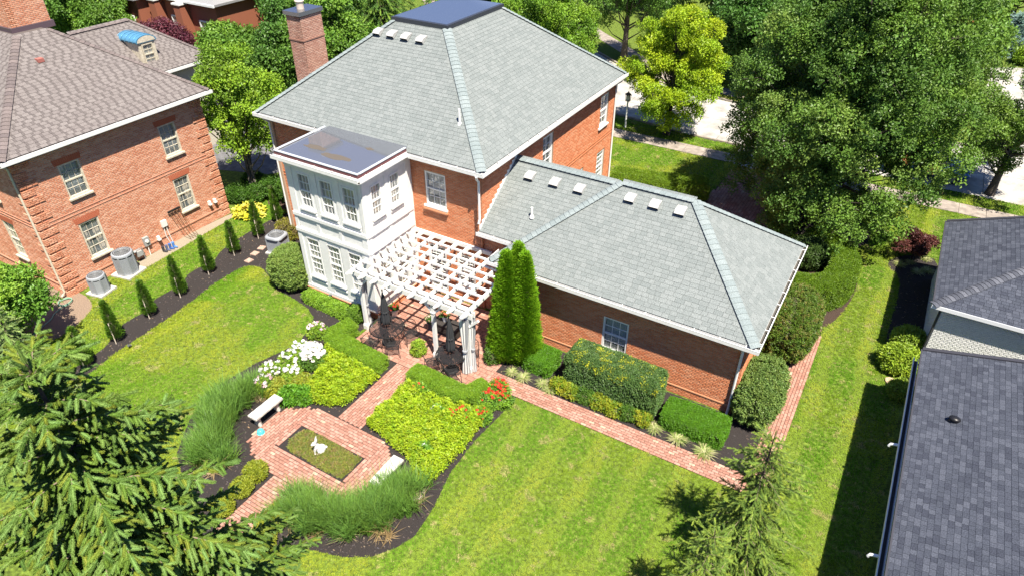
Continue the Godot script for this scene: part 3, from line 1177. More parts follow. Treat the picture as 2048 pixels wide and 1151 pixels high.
func ground_and_paths() -> void:
	kit()
	var turf := mt("turf_soil", Color(0.17, 0.25, 0.03), 1.0, {"grain": ntex("turf", 0.03, 5, 0.5, 1.0), "scale": 0.33, "bump": 1.2})
	var g := MB.new()
	g.quad(Vector3(-260, 0, 120), Vector3(160, 0, 120), Vector3(160, 0, -320), Vector3(-260, 0, -320))
	struct("ground", g, turf)
	var mulch := mt("mulch", Color(0.062, 0.052, 0.051), 1.0, {"grain": ntex("mulch", 0.09, 4, 0.45, 1.0), "scale": 0.9, "bump": 2.5})
	var brown := mt("mulch_brown", Color(0.11, 0.072, 0.054), 1.0, {"grain": ntex("mulch", 0.09, 4, 0.45, 1.0), "scale": 0.9, "bump": 2.5})
	var beds := [
		[[-0.82, 3.7, 2.0, 3.1, 3.3, 3.2, 3.24, 4.25, 3.13, 5.58, 3.2, 7.06, 3.5, 8.25, 3.61, 9.34, 3.4, 9.9, 3.0, 10.45, 2.37, 10.85, 1.1, 11.25, 0.3, 11.7, -0.32, 12.6, -0.82, 12.6], mulch, 2600],
		[[-9.6, 2.2, -8.62, 2.9, -7.6, 3.0, -6.53, 3.19, -5.9, 3.5, -5.55, 4.0, -5.3, 4.84, -5.4, 5.6, -5.75, 6.6, -5.95, 8.0, -5.5, 9.6, -4.6, 10.8, -3.2, 11.6, -1.32, 12.6, -0.82, 12.6, -0.82, 3.7, -3.7, 3.5, -3.7, 2.2], mulch, 2600],
		[[-11.17, 10.2, -11.2, 9.4, -11.27, 8.76, -11.9, 8.0, -12.0, 7.2, -11.9, 6.56, -12.3, 6.2, -12.35, 5.4, -12.2, 4.7, -12.7, 4.2, -12.75, 3.4, -12.6, 2.7, -13.0, 2.2, -13.2, 1.11, -13.3, -1.05, -12.9, -2.6, -11, -2.6, -11, -0.38, -7.3, -0.38, -7.3, 2.3, -8.62, 2.9, -9.6, 2.35, -10.48, 2.08, -10.95, 2.2, -11.17, 2.7, -11.17, 3.92, -10.9, 5.3, -10.75, 6.67, -10.68, 8.0, -10.62, 9.19, -10.23, 10.4, -10.9, 10.7], mulch, 3000],
		[[2.0, 0.3, 9.8, 0.3, 9.8, -5.9, 10.95, -5.9, 10.95, 2.55, 2.0, 2.55], mulch, 1600],
		[[13.3, -13.1, 14.2, -13.9, 15.3, -13.9, 15.3, -4.6, 14.9, -4.1, 14.6, -4.8, 14.1, -4.95, 13.7, -5.6, 13.9, -11.6, 13.1, -12.1], mulch, 900],
		[[8.0, -12.6, 10.0, -12.9, 11.3, -12.6, 12.1, -13.4, 12.2, -14.9, 10.8, -16.8, 8.7, -16.8, 7.8, -15.0], mulch, 700],
		[[10.6, 4.6, 11.6, 4.4, 12.4, 5.2, 12.5, 6.4, 11.7, 7.0, 10.8, 6.4], mulch, 400]]
	var k := 0
	for b in beds:
		bed("mulch_bed", b[0], 0.006 + 0.002 * k, b[1], k in [2, 4, 5, 6])
		chips(b[0], b[2], 0.006 + 0.002 * k)
		k += 1
	bed("mulch_bed", [9.81, -5.9, 9.8, -13.0, 10.4, -13.6, 11.6, -12.4, 12.2, -10.6, 12.29, -9.6, 12.15, -8.0, 11.9, -6.9, 11.5, -5.9], 0.02, brown)
	bed("soil_strip", [-15.5, -0.6, -15.0, -0.7, -14.9, 1.5, -14.75, 3.2, -14.7, 5.0, -14.5, 5.3, -15.5, 5.4], 0.012, mt("sandy_soil", Color(0.55, 0.47, 0.36), 1.0, {"grain": ntex("mulch", 0.09, 4, 0.45, 1.0), "scale": 0.9, "bump": 1.5}))
	bed("soil_patch", [-15.5, 7.2, -14.1, 7.45, -13.6, 8.2, -13.2, 9.4, -13.7, 10.6, -15.0, 11.5, -17.5, 10.5, -18, 8.0], 0.012, mt("bare_soil", Color(0.44, 0.32, 0.235), 1.0, {"grain": ntex("mulch", 0.09, 4, 0.45, 1.0), "scale": 0.6, "bump": 1.5}))
	bed("soil_patch", [-14.9, -2.2, -13.4, -1.9, -13.2, -3.4, -13.8, -4.3, -15.2, -3.6], 0.012, mt("brown_soil", Color(0.14, 0.09, 0.065), 1.0, {"grain": ntex("mulch", 0.09, 4, 0.45, 1.0), "scale": 0.7, "bump": 1.5}))
	var ch := many("mulch_chips", slab_mesh, mt("chip", Color.WHITE, 1.0, {"vcol": true}), chip_x, chip_c)
	tag(ch, "loose dark bark chips lying on the mulch beds", "mulch")
	ch.set_meta("kind", "stuff")
	# brick paths
	paving("brick_path", [1.9, 2.5, 10.93, 2.5, 10.93, 3.22, 1.9, 3.22], Vector2(1, 0))
	paving("brick_path", [10.94, 3.22, 11.64, 3.22, 11.64, -5.0, 11.55, -6.2, 11.36, -6.2, 10.94, -4.6], Vector2(0, 1), 0.21, 0.1)
	paving("brick_path", [-1.32, 3.96, -0.32, 3.96, -0.32, 7.09, -1.32, 7.09], Vector2(0, 1))
	paving("brick_path", [-1.32, 9.86, -0.32, 9.86, -0.32, 12.6, -1.32, 12.6], Vector2(1, 0))
	# garden square round a planted rectangle
	var oct := [-3.2, 7.75, -2.75, 7.4, -2.0, 7.1, 0.5, 7.1, 1.2, 7.35, 1.62, 7.8, 1.62, 9.15, 1.25, 9.6, 0.5, 9.85, -2.0, 9.85, -2.75, 9.55, -3.2, 9.15]
	var inner := [-2.06, 7.96, 0.6, 7.96, 0.6, 9.0, -2.06, 9.0]
	var poly := V2(oct)
	var soft := PackedVector2Array()
	for e in poly.size():
		soft.append(poly[e].lerp(poly[(e + 1) % poly.size()], 0.25))
		soft.append(poly[e].lerp(poly[(e + 1) % poly.size()], 0.75))
	poly = soft
	bare.append(poly)
	var m := MB.new()
	m.prism(poly, -0.02, 0.018)
	var sq := struct("garden_square", m, mt("joint_sand", Color.WHITE))
	var bx := []
	var bt := []
	brick_rows(V2([-2.2, 7.1, 0.74, 7.1, 0.74, 7.84, -2.2, 7.84]), Vector2(1, 0), 0.2, 0.105, V2([]), 0.5, 0.03, bx, bt)
	brick_rows(V2([-2.2, 9.12, 0.74, 9.12, 0.74, 9.85, -2.2, 9.85]), Vector2(1, 0), 0.2, 0.105, V2([]), 0.5, 0.03, bx, bt)
	for side in [[-3.2, -2.2], [0.74, 1.62]]:
		var part: Array = Geometry2D.intersect_polygons(poly, V2([side[0], 7.0, side[1], 7.0, side[1], 9.95, side[0], 9.95]))
		brick_rows(part[0], Vector2(0, 1), 0.2, 0.105, V2([]), 0.5, 0.03, bx, bt)
	brick_rows(V2([-2.2, 7.845, 0.74, 7.845, 0.74, 7.955, -2.2, 7.955]), Vector2(1, 0), 0.2, 0.11, V2([]), 0.5, 0.034, bx, bt)
	brick_rows(V2([-2.2, 9.005, 0.74, 9.005, 0.74, 9.115, -2.2, 9.115]), Vector2(1, 0), 0.2, 0.11, V2([]), 0.5, 0.034, bx, bt)
	brick_rows(V2([-2.195, 7.96, -2.07, 7.96, -2.07, 9.0, -2.195, 9.0]), Vector2(0, 1), 0.2, 0.12, V2([]), 0.5, 0.034, bx, bt)
	brick_rows(V2([0.61, 7.96, 0.735, 7.96, 0.735, 9.0, 0.61, 9.0]), Vector2(0, 1), 0.2, 0.12, V2([]), 0.5, 0.034, bx, bt)
	pieces(sq, "brick", "bricks", brick_mesh, bx, bt, PAVER_TONES, "paver")
	var e := MB.new()
	e.prism(V2(inner), 0.0, 0.022)
	struct("planted_soil", e, mulch)
	# patio
	var pt := paving("patio", [-3.55, -0.38, 0.9, -0.38, 0.9, 0.3, 2.0, 0.3, 2.0, 3.3, 1.5, 3.95, -3.55, 3.95], Vector2(1, 0), 0.3, 0.2, [], 0.5, 0.03)
	# street, kerbs, pavements, drives
	var conc := mt("concrete_road", Color(0.50, 0.48, 0.45), 0.9, {"grain": ntex("concrete", 0.012, 5, 0.72, 1.0), "scale": 0.12, "bump": 0.3})
	var walk := mt("concrete_walk", Color(0.36, 0.31, 0.27), 0.9, {"grain": ntex("concrete", 0.012, 5, 0.72, 1.0), "scale": 0.3, "bump": 0.3})
	var line := [60.0, -25.2, 30.0, -25.2, 8.0, -25.2, 1.0, -25.3, -4.0, -26.2, -9.0, -28.4, -15.0, -33.0, -22.0, -40.5, -30.0, -50.0, -42.0, -62.0, -60.0, -75.0]
	var r := MB.new()
	bare.append(ribbon(r, line, 3.45, -0.05, 0.008))
	var side_line := [20.5, -27.0, 20.5, -33.0, 20.6, -40.0]
	var rd := struct("road", r, conc)
	r = MB.new()
	var disc := PackedVector2Array()
	for q in 40:
		disc.append(Vector2(20.6 + cos(TAU * q / 40.0) * 6.8, -41.2 + sin(TAU * q / 40.0) * 6.8))
	r.prism(disc, -0.05, 0.016)
	bare.append(disc)
	bare.append(ribbon(r, side_line, 3.6, -0.05, 0.012))
	struct("road", r, conc)
	r = MB.new()
	var kp := V2(line)
	for sgn in [-1.0, 1.0]:
		for q in kp.size() - 1:
			var a := kp[q]
			var b := kp[q + 1]
			var d := (b - a).normalized()
			var s: Vector2 = Vector2(-d.y, d.x) * sgn * 3.52
			if sgn < 0.0 and q == 1:
				continue
			r.bar(Vector3(a.x + s.x, 0.04, a.y + s.y), Vector3(b.x + s.x, 0.04, b.y + s.y), 0.16, 0.14)
	struct("kerb", r, walk)
	# joints in the concrete are recessed strips of dirt between slabs: thin dark seams laid on the road
	r = MB.new()
	for q in 14:
		var x := 26.0 - q * 2.35
		r.box(Vector3(x, 0.0125, -25.2), Vector3(0.018, 0.004, 6.7), Basis(Vector3.UP, rng.randfn() * 0.02))
	r.box(Vector3(10.0, 0.0127, -25.2), Vector3(34.0, 0.004, 0.02))
	struct("road_joint", r, mt("tar", Color(0.08, 0.075, 0.07), 0.9))
	for w in [[-9.5, 4.35], [7.1, 12.0], [12.0, 40.0]]:
		r = MB.new()
		var pw := V2([w[0], -20.35, w[1], -20.35, w[1], -19.15, w[0], -19.15])
		bare.append(pw)
		r.prism(pw, -0.03, 0.02)
		var sw := struct("sidewalk", r, mt("walk_joint", Color(0.12, 0.1, 0.085), 1.0))
		var x: float = w[0]
		while x < w[1] - 0.1:
			var b := minf(x + 1.2, w[1])
			var sl := obj("slab", slab_mesh, walk, sw)
			sl.transform = Transform3D(Basis().scaled_local(Vector3(b - x - 0.02, 0.05, 1.19)), Vector3((x + b) * 0.5, 0.01 + rng.randf() * 0.006, -19.75))
			x = b
	r = MB.new()
	bare.append(ribbon(r, [-9.5, -19.75, -14, -21.5, -19, -26.5, -26, -34, -36, -44], 0.6, -0.03, 0.03))
	struct("sidewalk", r, walk)
	r = MB.new()
	bare.append(ribbon(r, [2.0, -30.4, -4.5, -31.5, -8.5, -35.4, -14.0, -40.0, -21.0, -47.0], 0.65, -0.03, 0.03))
	struct("sidewalk", r, walk)
	# driveway of brick with a concrete apron
	r = MB.new()
	var ap := V2([4.0, -21.75, 7.6, -21.75, 7.1, -19.0, 4.4, -19.0])
	bare.append(ap)
	r.prism(ap, -0.03, 0.035)
	struct("driveway_apron", r, conc)
	paving("driveway", [4.5, -18.98, 7.05, -18.98, 7.2, -15.0, 7.8, -12.8, 9.0, -9.0, 9.0, -6.1, 3.6, -6.1, 3.6, -10.0, 4.4, -14.0], Vector2(0, 1), 0.3, 0.15)
	# neighbour's asphalt drive
	r = MB.new()
	var dv := V2([-29, -14, -13.6, -14.5, -13.6, -9.5, -17.2, -4.6, -20, -3.6, -29, -5])
	bare.append(dv)
	r.prism(dv, -0.03, 0.01)
	struct("driveway", r, mt("asphalt", Color(0.17, 0.17, 0.18), 0.95, {"grain": ntex("concrete", 0.012, 5, 0.72, 1.0), "scale": 0.3, "bump": 0.4}))
	bare.append(V2([-11, -12.5, -0.3, -12.5, -0.3, -0.3, -11, -0.3]))
	bare.append(V2([-7.2, -0.4, -3.5, -0.4, -3.5, 2.3, -7.2, 2.3]))
	bare.append(V2([0.9, -6, 9.9, -6, 9.9, 0.3, 0.9, 0.3]))
	bare.append(V2([-30, -0.7, -15.5, -0.7, -15.5, 7.8, -30, 7.8]))
	bare.append(V2([14.9, -12, 30, -12, 30, 25, 14.9, 25]))

func lawns() -> void:
	# blades of grass wherever no bed, path or house stands; mown in bands along z
	var xf := []
	var cl := []
	var boxes := []
	for b in bare:
		var lo := Vector2(1e9, 1e9)
		var hi := -lo
		for q in b:
			lo = Vector2(minf(lo.x, q.x), minf(lo.y, q.y))
			hi = Vector2(maxf(hi.x, q.x), maxf(hi.y, q.y))
		boxes.append(Rect2(lo, hi - lo))
	var dry := FastNoiseLite.new()
	dry.seed = 77
	dry.frequency = 0.22
	dry.fractal_octaves = 4
	for area in [[-11.3, 1.8, -3.0, 13.0, 500.0, 0.78], [-3.0, 3.1, 9.5, 13.2, 500.0, 0.78], [9.5, 2.4, 14.6, 10.0, 500.0, 0.78], [9.6, -19.3, 14.6, 2.4, 260.0, 1.1], [-15.2, -3.5, -10.0, 12.5, 260.0, 1.1], [-9.8, -19.3, 9.6, -12.3, 170.0, 1.3], [-12, -22, 20, -20.2, 120.0, 1.5], [14.0, -19.4, 19.5, -13.6, 120.0, 1.4], [-15, -33, 8, -28.2, 60.0, 2.0]]:
		var w: float = area[2] - area[0]
		var h: float = area[3] - area[1]
		for k in int(w * h * area[4]):
			var p := Vector2(area[0] + rng.randf() * w, area[1] + rng.randf() * h)
			var ok := true
			for b in bare.size():
				if boxes[b].has_point(p) and Geometry2D.is_point_in_polygon(p, bare[b]):
					ok = false
					break
			if not ok:
				continue
			var d := dry.get_noise_2d(p.x, p.y)
			var fine := lawn_noise.get_noise_2d(p.x * 3.0, p.y * 3.0)
			var across := p.x + 0.1 * sin(p.y * 0.7) + fine * 0.12
			var band := 1.0 if fposmod(across, 1.3) < 0.5 else -1.0
			var c := Color(0.155, 0.32, 0.016).lerp(Color(0.35, 0.405, 0.035), clampf(d * 3.4 + 0.36 + fine * 0.2, 0.0, 1.0))
			c = c.lerp(Color(0.14, 0.29, 0.02), clampf(-fine * 0.7 - 0.05, 0.0, 0.5))
			c = c.lerp(Color(0.42, 0.50, 0.07) if band > 0.0 else Color(0.125, 0.285, 0.016), 0.5 if p.x > 3.2 else 0.12)
			if rng.randf() < 0.025 or dry.get_noise_2d(p.x * 6.0 + 90.0, p.y * 6.0) > 0.42:
				c = Color(0.46, 0.42, 0.16)
			var lean := Vector3(rng.randfn() * 0.12, 1.0, band * 0.42 + rng.randfn() * 0.12).normalized()
			xf.append(Transform3D(facing(lean).scaled_local(Vector3.ONE * area[5] * rng.randf_range(0.75, 1.3)), Vector3(p.x, 0.0, p.y)))
			cl.append(jit(Color(c.r * 0.93, c.g * 0.94, c.b), 0.06))
	var o := many("lawn_grass", clump.turf, leaf_mat("turf", 0.7, 0.4, 0.2), xf, cl)
	tag(o, "short mown grass of the lawns round the houses", "grass")
	o.set_meta("kind", "stuff")
	print("turf ", xf.size())

const ROOF_TONES := [Color(0.272, 0.303, 0.303), Color(0.283, 0.314, 0.314), Color(0.261, 0.291, 0.291), Color(0.295, 0.325, 0.325), Color(0.249, 0.28, 0.28)]
const CAP_TONES := [Color(0.31, 0.365, 0.375), Color(0.335, 0.39, 0.4), Color(0.29, 0.345, 0.355)]
const LEFT_ROOF := [Color(0.255, 0.228, 0.222), Color(0.268, 0.24, 0.234), Color(0.245, 0.218, 0.213), Color(0.185, 0.163, 0.16), Color(0.278, 0.25, 0.243)]
const RIGHT_ROOF := [Color(0.076, 0.086, 0.114), Color(0.085, 0.096, 0.127), Color(0.096, 0.107, 0.14), Color(0.063, 0.071, 0.097), Color(0.08, 0.09, 0.12), Color(0.108, 0.12, 0.155)]

func roof_vent(parent: Node3D, at: Vector3, slope: Vector3, m: Material) -> void:
	# slope points down the roof
	var y := Vector3.UP
	var v := Node3D.new()
	v.name = "roof_vent"
	parent.add_child(v, true)
	var z := slope.normalized()
	var x := y.cross(z).normalized()
	v.transform = Transform3D(Basis(x, z.cross(x), z), at)
	var b := MB.new()
	# hood: sloped top that opens downhill
	b.quad(Vector3(-0.17, 0.03, -0.2), Vector3(-0.17, 0.17, 0.06), Vector3(0.17, 0.17, 0.06), Vector3(0.17, 0.03, -0.2))
	b.quad(Vector3(-0.17, 0.17, 0.06), Vector3(-0.17, 0.15, 0.2), Vector3(0.17, 0.15, 0.2), Vector3(0.17, 0.17, 0.06))
	for s in [-1.0, 1.0]:
		b.tri(Vector3(s * 0.17, 0.02, -0.2), Vector3(s * 0.17, 0.02, 0.2), Vector3(s * 0.17, 0.17, 0.06))
		b.tri(Vector3(s * 0.17, 0.02, 0.2), Vector3(s * 0.17, 0.15, 0.2), Vector3(s * 0.17, 0.17, 0.06))
	obj("hood", b, m, v)
	var g := MB.new()
	g.box(Vector3(0, 0.08, 0.17), Vector3(0.33, 0.12, 0.012))
	obj("grille", g, mt("vent_mesh", Color(0.03, 0.03, 0.03), 0.7), v)

func vent_pipe(parent: Node3D, at: Vector3, m: Material, h := 0.42) -> void:
	var b := MB.new()
	b.tube([at - Vector3(0, 0.1, 0), at + Vector3(0, h, 0)], [0.045, 0.045], 12)
	b.lathe(at, [[0.09, -0.06], [0.075, 0.02], [0.05, 0.06]], 12)
	obj("vent_pipe", b, m, parent)

func main_house() -> void:
	var t := thing("brick_house", "red brick house with grey hip roof, white two-storey bay and attached garage wing", "house")
	var white := mt("white_paint", Color(0.76, 0.765, 0.755), 0.5, {"grain": ntex("paintwork", 0.02, 4, 0.95, 1.0), "scale": 0.35})
	var mortar := mt("mortar_warm", Color(0.66, 0.47, 0.33), 1.0, {"grain": ntex("sand", 0.08, 3, 0.6, 1.0), "scale": 1.5})
	var bx := []
	var bt := []
	var w := MB.new()
	# main block: rear, right, left, front
	wall(w, Vector3(-10.97, 0, -0.46), Vector3.RIGHT, Vector3.BACK, 10.59, 6.05, [[8.06, 9.0, 4.06, 5.45], [7.95, 8.85, 0.2, 2.3], [9.35, 10.2, 0.75, 2.25]], bx, bt, 5)
	wall(w, Vector3(-0.38, 0, -0.46), Vector3.FORWARD, Vector3.RIGHT, 12.0, 6.05, [[10.17, 11.08, 4.1, 5.58], [10.17, 11.06, 1.2, 2.75], [7.85, 8.67, 1.2, 2.72], [4.6, 5.5, 4.1, 5.58]], bx, bt, 5)
	wall(w, Vector3(-10.97, 0, -12.38), Vector3.BACK, Vector3.LEFT, 12.0, 6.05, [], [], [], 0)
	wall(w, Vector3(-0.38, 0, -12.38), Vector3.LEFT, Vector3.FORWARD, 10.59, 6.05, [], [], [], 0)
	# garage and link
	wall(w, Vector3(0.9, 0, 0.23), Vector3.RIGHT, Vector3.BACK, 8.9, 3.1, [[4.1, 5.04, 0.8, 2.23]], bx, bt, 5)
	wall(w, Vector3(9.8, 0, 0.23), Vector3.FORWARD, Vector3.RIGHT, 6.22, 3.1, [], bx, bt, 5)
	wall(w, Vector3(0.9, 0, -0.54), Vector3.BACK, Vector3.LEFT, 0.77, 3.1, [], bx, bt, 5)
	wall(w, Vector3(-0.38, 0, -0.54), Vector3.RIGHT, Vector3.BACK, 1.28, 3.6, [], bx, bt, 5)
	wall(w, Vector3(9.8, 0, -5.92), Vector3.LEFT, Vector3.FORWARD, 10.18, 3.1, [], [], [], 0)
	# bay plinth
	wall(w, Vector3(-7.2, 0, 2.3), Vector3.RIGHT, Vector3.BACK, 3.65, 0.3, [], bx, bt, 5, 0.2)
	wall(w, Vector3(-3.55, 0, 2.3), Vector3.FORWARD, Vector3.RIGHT, 2.76, 0.3, [], bx, bt, 5, 0.2)
	wall(w, Vector3(-7.2, 0, -0.46), Vector3.BACK, Vector3.LEFT, 2.76, 0.3, [], bx, bt, 5, 0.2)
	var walls := obj("walls", w, mortar, t)
	pieces(walls, "brick", "bricks", brick_mesh, bx, bt, BRICK_TONES, "brick")
	# sloped brick ledge courses
	var led := MB.new()
	led.box(Vector3(-5.375, 0.325, 2.31), Vector3(3.75, 0.05, 0.12))
	led.box(Vector3(-3.54, 0.325, 0.96), Vector3(0.12, 0.05, 2.66))
	led.box(Vector3(5.35, 0.36, 0.238), Vector3(8.94, 0.05, 0.045))
	led.box(Vector3(-9.1, 0.42, -0.445), Vector3(3.75, 0.07, 0.06))
	led.box(Vector3(9.815, 0.42, -2.8), Vector3(0.06, 0.07, 6.2))
	obj("ledge", led, tone_mat("brick", Color(0.72, 0.36, 0.21)), t)
	var belt := MB.new()
	for y in [3.38, 3.52]:
		belt.box(Vector3(-0.372, y, -6.4), Vector3(0.04, 0.04, 11.9))
		belt.box(Vector3(-9.1, y, -0.452), Vector3(3.7, 0.04, 0.04))
	obj("belt_course", belt, tone_mat("brick", BRICK_TONES[1]), t)
	# main hip roof with its flat top
	var X0 := -11.22
	var Z0 := -12.64
	var E := -0.12
	var r := MB.new()
	hip_solid(r, X0, E, Z0, E, 6.2, X0 + 4.25, -4.37, Z0 + 4.25, -4.37, 9.48)
	# garage hip and link gable
	var gh := 3.246
	var hw := 3.385
	var gy := 5.724
	var gx0 := 0.62
	var gx1 := 10.07
	var gz0 := -6.196
	var gz1 := 0.573
	hip_solid(r, gx0, gx1, gz0, gz1, gh, gx0 + hw, gx1 - hw, gz1 - hw - 0.001, gz1 - hw + 0.001, gy)
	var la := Vector3(-0.38, 3.716, -0.24)
	var lr := 5.604
	var lz := -0.24 - (lr - 3.716) / 0.707
	var rv := gx0 + (lr - gh) / 0.732
	var rb := gx0 + (3.716 - gh) / 0.732
	r.quad(la, Vector3(rb, 3.716, la.z), Vector3(rv, lr, lz), Vector3(-0.38, lr, lz))
	r.quad(Vector3(rv, lr, lz), Vector3(rb, 3.716, lz * 2 - la.z), Vector3(-0.38, 3.716, lz * 2 - la.z), Vector3(-0.38, lr, lz))
	r.quad(Vector3(-0.38, 3.6, la.z), Vector3(rb, 3.6, la.z), Vector3(rb, 3.716, la.z), Vector3(-0.38, 3.716, la.z))
	r.quad(Vector3(-0.38, 3.6, -0.46), Vector3(rb, 3.6, -0.46), Vector3(rb, 3.6, la.z), Vector3(-0.38, 3.6, la.z))
	var roof := obj("roof", r, mt("roof_felt", Color(0.16, 0.17, 0.17), 1.0), t)
	var sx := []
	var st := []
	hip_shingles(X0, E, Z0, E, 6.2, X0 + 4.25, -4.37, Z0 + 4.25, -4.37, 9.48, "zx", sx, st, 0.155, 0.24, 5)
	hip_shingles(gx0, gx1, gz0, gz1, gh, gx0 + hw, gx1 - hw, gz1 - hw, gz1 - hw, gy, "zx", sx, st, 0.155, 0.24, 5)
	hip_shingles(gx0, gx1, gz0, gz1, gh, gx0 + hw, gx1 - hw, gz1 - hw, gz1 - hw, gy, "l", sx, st, 0.155, 0.24, 5, [[-0.4, rv, lz * 2 + 0.2, la.z - 0.02]])
	var v := Vector3(0, lr - 3.716, lz - la.z)
	shingle(la, Vector3.RIGHT, v.normalized(), [Vector2(0, 0), Vector2(rb + 0.38, 0), Vector2(rv + 0.38, v.length()), Vector2(0, v.length())], sx, st, 0.155, 0.24, 5)
	# the part of the garage's left hip that rises in front of the link
	pieces(roof, "shingle", "shingles", slab_mesh, sx, st, ROOF_TONES, "shingle")
	var cx := []
	var ct := []
	caps(Vector3(E, 6.2, E), Vector3(-4.37, 9.48, -4.37), cx, ct, 0.36)
	caps(Vector3(X0, 6.2, E), Vector3(X0 + 4.25, 9.48, -4.37), cx, ct)
	caps(Vector3(E, 6.2, Z0), Vector3(-4.37, 9.48, Z0 + 4.25), cx, ct)
	var rz := gz1 - hw
	caps(Vector3(gx0, gh, gz1), Vector3(gx0 + hw, gy, rz), cx, ct, 0.36)
	caps(Vector3(gx1, gh, gz1), Vector3(gx1 - hw, gy, rz), cx, ct, 0.36)
	caps(Vector3(gx1, gh, gz0), Vector3(gx1 - hw, gy, rz), cx, ct)
	caps(Vector3(gx1 - hw - 0.05, gy, rz), Vector3(gx0 + hw + 0.05, gy, rz), cx, ct)
	caps(Vector3(rv - 0.1, lr, lz), Vector3(-0.3, lr, lz), cx, ct)
	pieces(roof, "ridge_cap", "ridge_caps", cap_mesh, cx, ct, CAP_TONES, "shingle")
	# flashing: valley metal and stepped metal on the wall
	var fl := MB.new()
	fl.bar(Vector3(rb, 3.76, la.z), Vector3(rv, lr + 0.04, lz), 0.07, 0.02)
	obj("valley_flashing", fl, mt("copper_aged", Color(0.55, 0.30, 0.2), 0.5, {"metal": 0.4}), roof)
	fl = MB.new()
	for k in 15:
		var y := 3.75 + k * 0.127
		var z := la.z - 0.04 - k * 0.18
		fl.box(Vector3(-0.36, y + 0.12, z - 0.05), Vector3(0.02, 0.2, 0.19))
	obj("step_flashing", fl, white, roof)
	# flat roof on top: curb, dark membrane, thin film of rain water
	var flat := MB.new()
	flat.box(Vector3(-5.67, 9.54, -6.38), Vector3(2.76, 0.16, 4.18))
	obj("flat_roof_curb", flat, mt("dark_metal_edge", Color(0.035, 0.04, 0.055), 0.4, {"spec": 0.5}), t)
	flat = MB.new()
	flat.box(Vector3(-5.67, 9.63, -6.38), Vector3(2.58, 0.02, 4.0))
	obj("flat_roof", flat, mt("wet_membrane", Color(0.2, 0.25, 0.34), 0.03, {"metal": 0.65}), t)
	# gutters and downspouts
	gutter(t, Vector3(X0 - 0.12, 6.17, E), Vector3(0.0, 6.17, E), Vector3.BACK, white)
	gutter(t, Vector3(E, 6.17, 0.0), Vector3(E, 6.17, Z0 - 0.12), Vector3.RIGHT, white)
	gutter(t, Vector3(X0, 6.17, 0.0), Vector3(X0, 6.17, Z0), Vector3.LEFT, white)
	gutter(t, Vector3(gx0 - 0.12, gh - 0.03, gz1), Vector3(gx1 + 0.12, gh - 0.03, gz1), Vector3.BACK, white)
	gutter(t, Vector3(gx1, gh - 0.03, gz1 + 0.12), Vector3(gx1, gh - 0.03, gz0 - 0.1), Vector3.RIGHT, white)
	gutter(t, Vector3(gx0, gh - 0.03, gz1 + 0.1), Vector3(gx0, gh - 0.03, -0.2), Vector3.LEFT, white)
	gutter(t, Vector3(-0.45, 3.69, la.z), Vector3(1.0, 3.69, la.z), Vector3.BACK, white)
	downspout(t, Vector3(-0.36, 0, -0.30), 6.05, 4.05, Vector3(0.3, 0, 0.95).normalized(), white)
	downspout(t, Vector3(9.7, 0, 0.23), 3.12, 0.05, Vector3.BACK, white)
	downspout(t, Vector3(-0.38, 0, -12.2), 6.05, 0.05, Vector3.RIGHT, white)
	downspout(t, Vector3(-10.9, 0, -0.46), 6.05, 0.05, Vector3.BACK, white)
	# roof vents and pipes
	var grey := mt("vent_metal", Color(0.5, 0.5, 0.49), 0.6, {"grain": ntex("paint", 0.02, 4, 0.8, 1.0), "scale": 1.5})
	for x in [-7.35, -6.65, -5.95, -5.2]:
		var z := -4.37 + 0.55
		roof_vent(t, Vector3(x, 6.2 + (E - z) * 0.772 + 0.02, z), Vector3(0, -0.752, 1), grey)
	for x in [0.55, 1.6, 2.6]:
		var z := lz + 0.5
		roof_vent(t, Vector3(x, lr - 0.5 * 0.707 + 0.02, z), Vector3(0, -0.707, 1), grey)
	for x in [4.55, 5.45, 6.35]:
		var z := rz + 0.42
		roof_vent(t, Vector3(x, gy - 0.42 * 0.732 + 0.02, z), Vector3(0, -0.707, 1), grey)
	vent_pipe(t, Vector3(-1.85, 6.2 + 1.26 * 0.772, -1.38), white, 0.55)
	vent_pipe(t, Vector3(1.35, 3.716 + 1.0 * 0.707, -1.1), white, 0.36)
	# chimney on the left wall
	var ch := Node3D.new()
	ch.name = "chimney"
	t.add_child(ch)
	var cm := MB.new()
	var cbx := []
	var cbt := []
	wall(cm, Vector3(-11.85, 0, -3.15), Vector3.RIGHT, Vector3.BACK, 0.8, 9.35, [], cbx, cbt, 5, 0.3, 5.0)
	wall(cm, Vector3(-11.05, 0, -3.15), Vector3.FORWARD, Vector3.RIGHT, 1.25, 9.35, [], cbx, cbt, 5, 0.3, 5.0)
	cm.box(Vector3(-11.6, 4.5, -3.95), Vector3(0.4, 9.6, 0.8))
	obj("stack", cm, mortar, ch)
	for k in cbx.size():
		cbt[k] = cbt[k] % 5
	var st2 := many("bricks", brick_mesh, tone_mat("brick", Color.WHITE), cbx, cbt.map(func(q): return [Color(0.50, 0.28, 0.22), Color(0.54, 0.32, 0.25), Color(0.46, 0.245, 0.19), Color(0.57, 0.355, 0.285), Color(0.52, 0.29, 0.225)][q]), ch)
	st2.set_meta("kind", "stuff")
	cm = MB.new()
	cm.box(Vector3(-11.45, 9.43, -3.775), Vector3(0.94, 0.16, 1.4))
	obj("cap", cm, mt("cap_metal", Color(0.32, 0.34, 0.37), 0.25, {"metal": 0.9}), ch)
	cm = MB.new()
	cm.lathe(Vector3(-11.5, 9.5, -3.7), [[0.16, 0.0], [0.16, 0.28], [0.2, 0.3], [0.2, 0.34], [0.02, 0.4]], 14)
	obj("flue", cm, mt("clay_flue", Color(0.5, 0.42, 0.36), 0.8), ch)
	cm = MB.new()
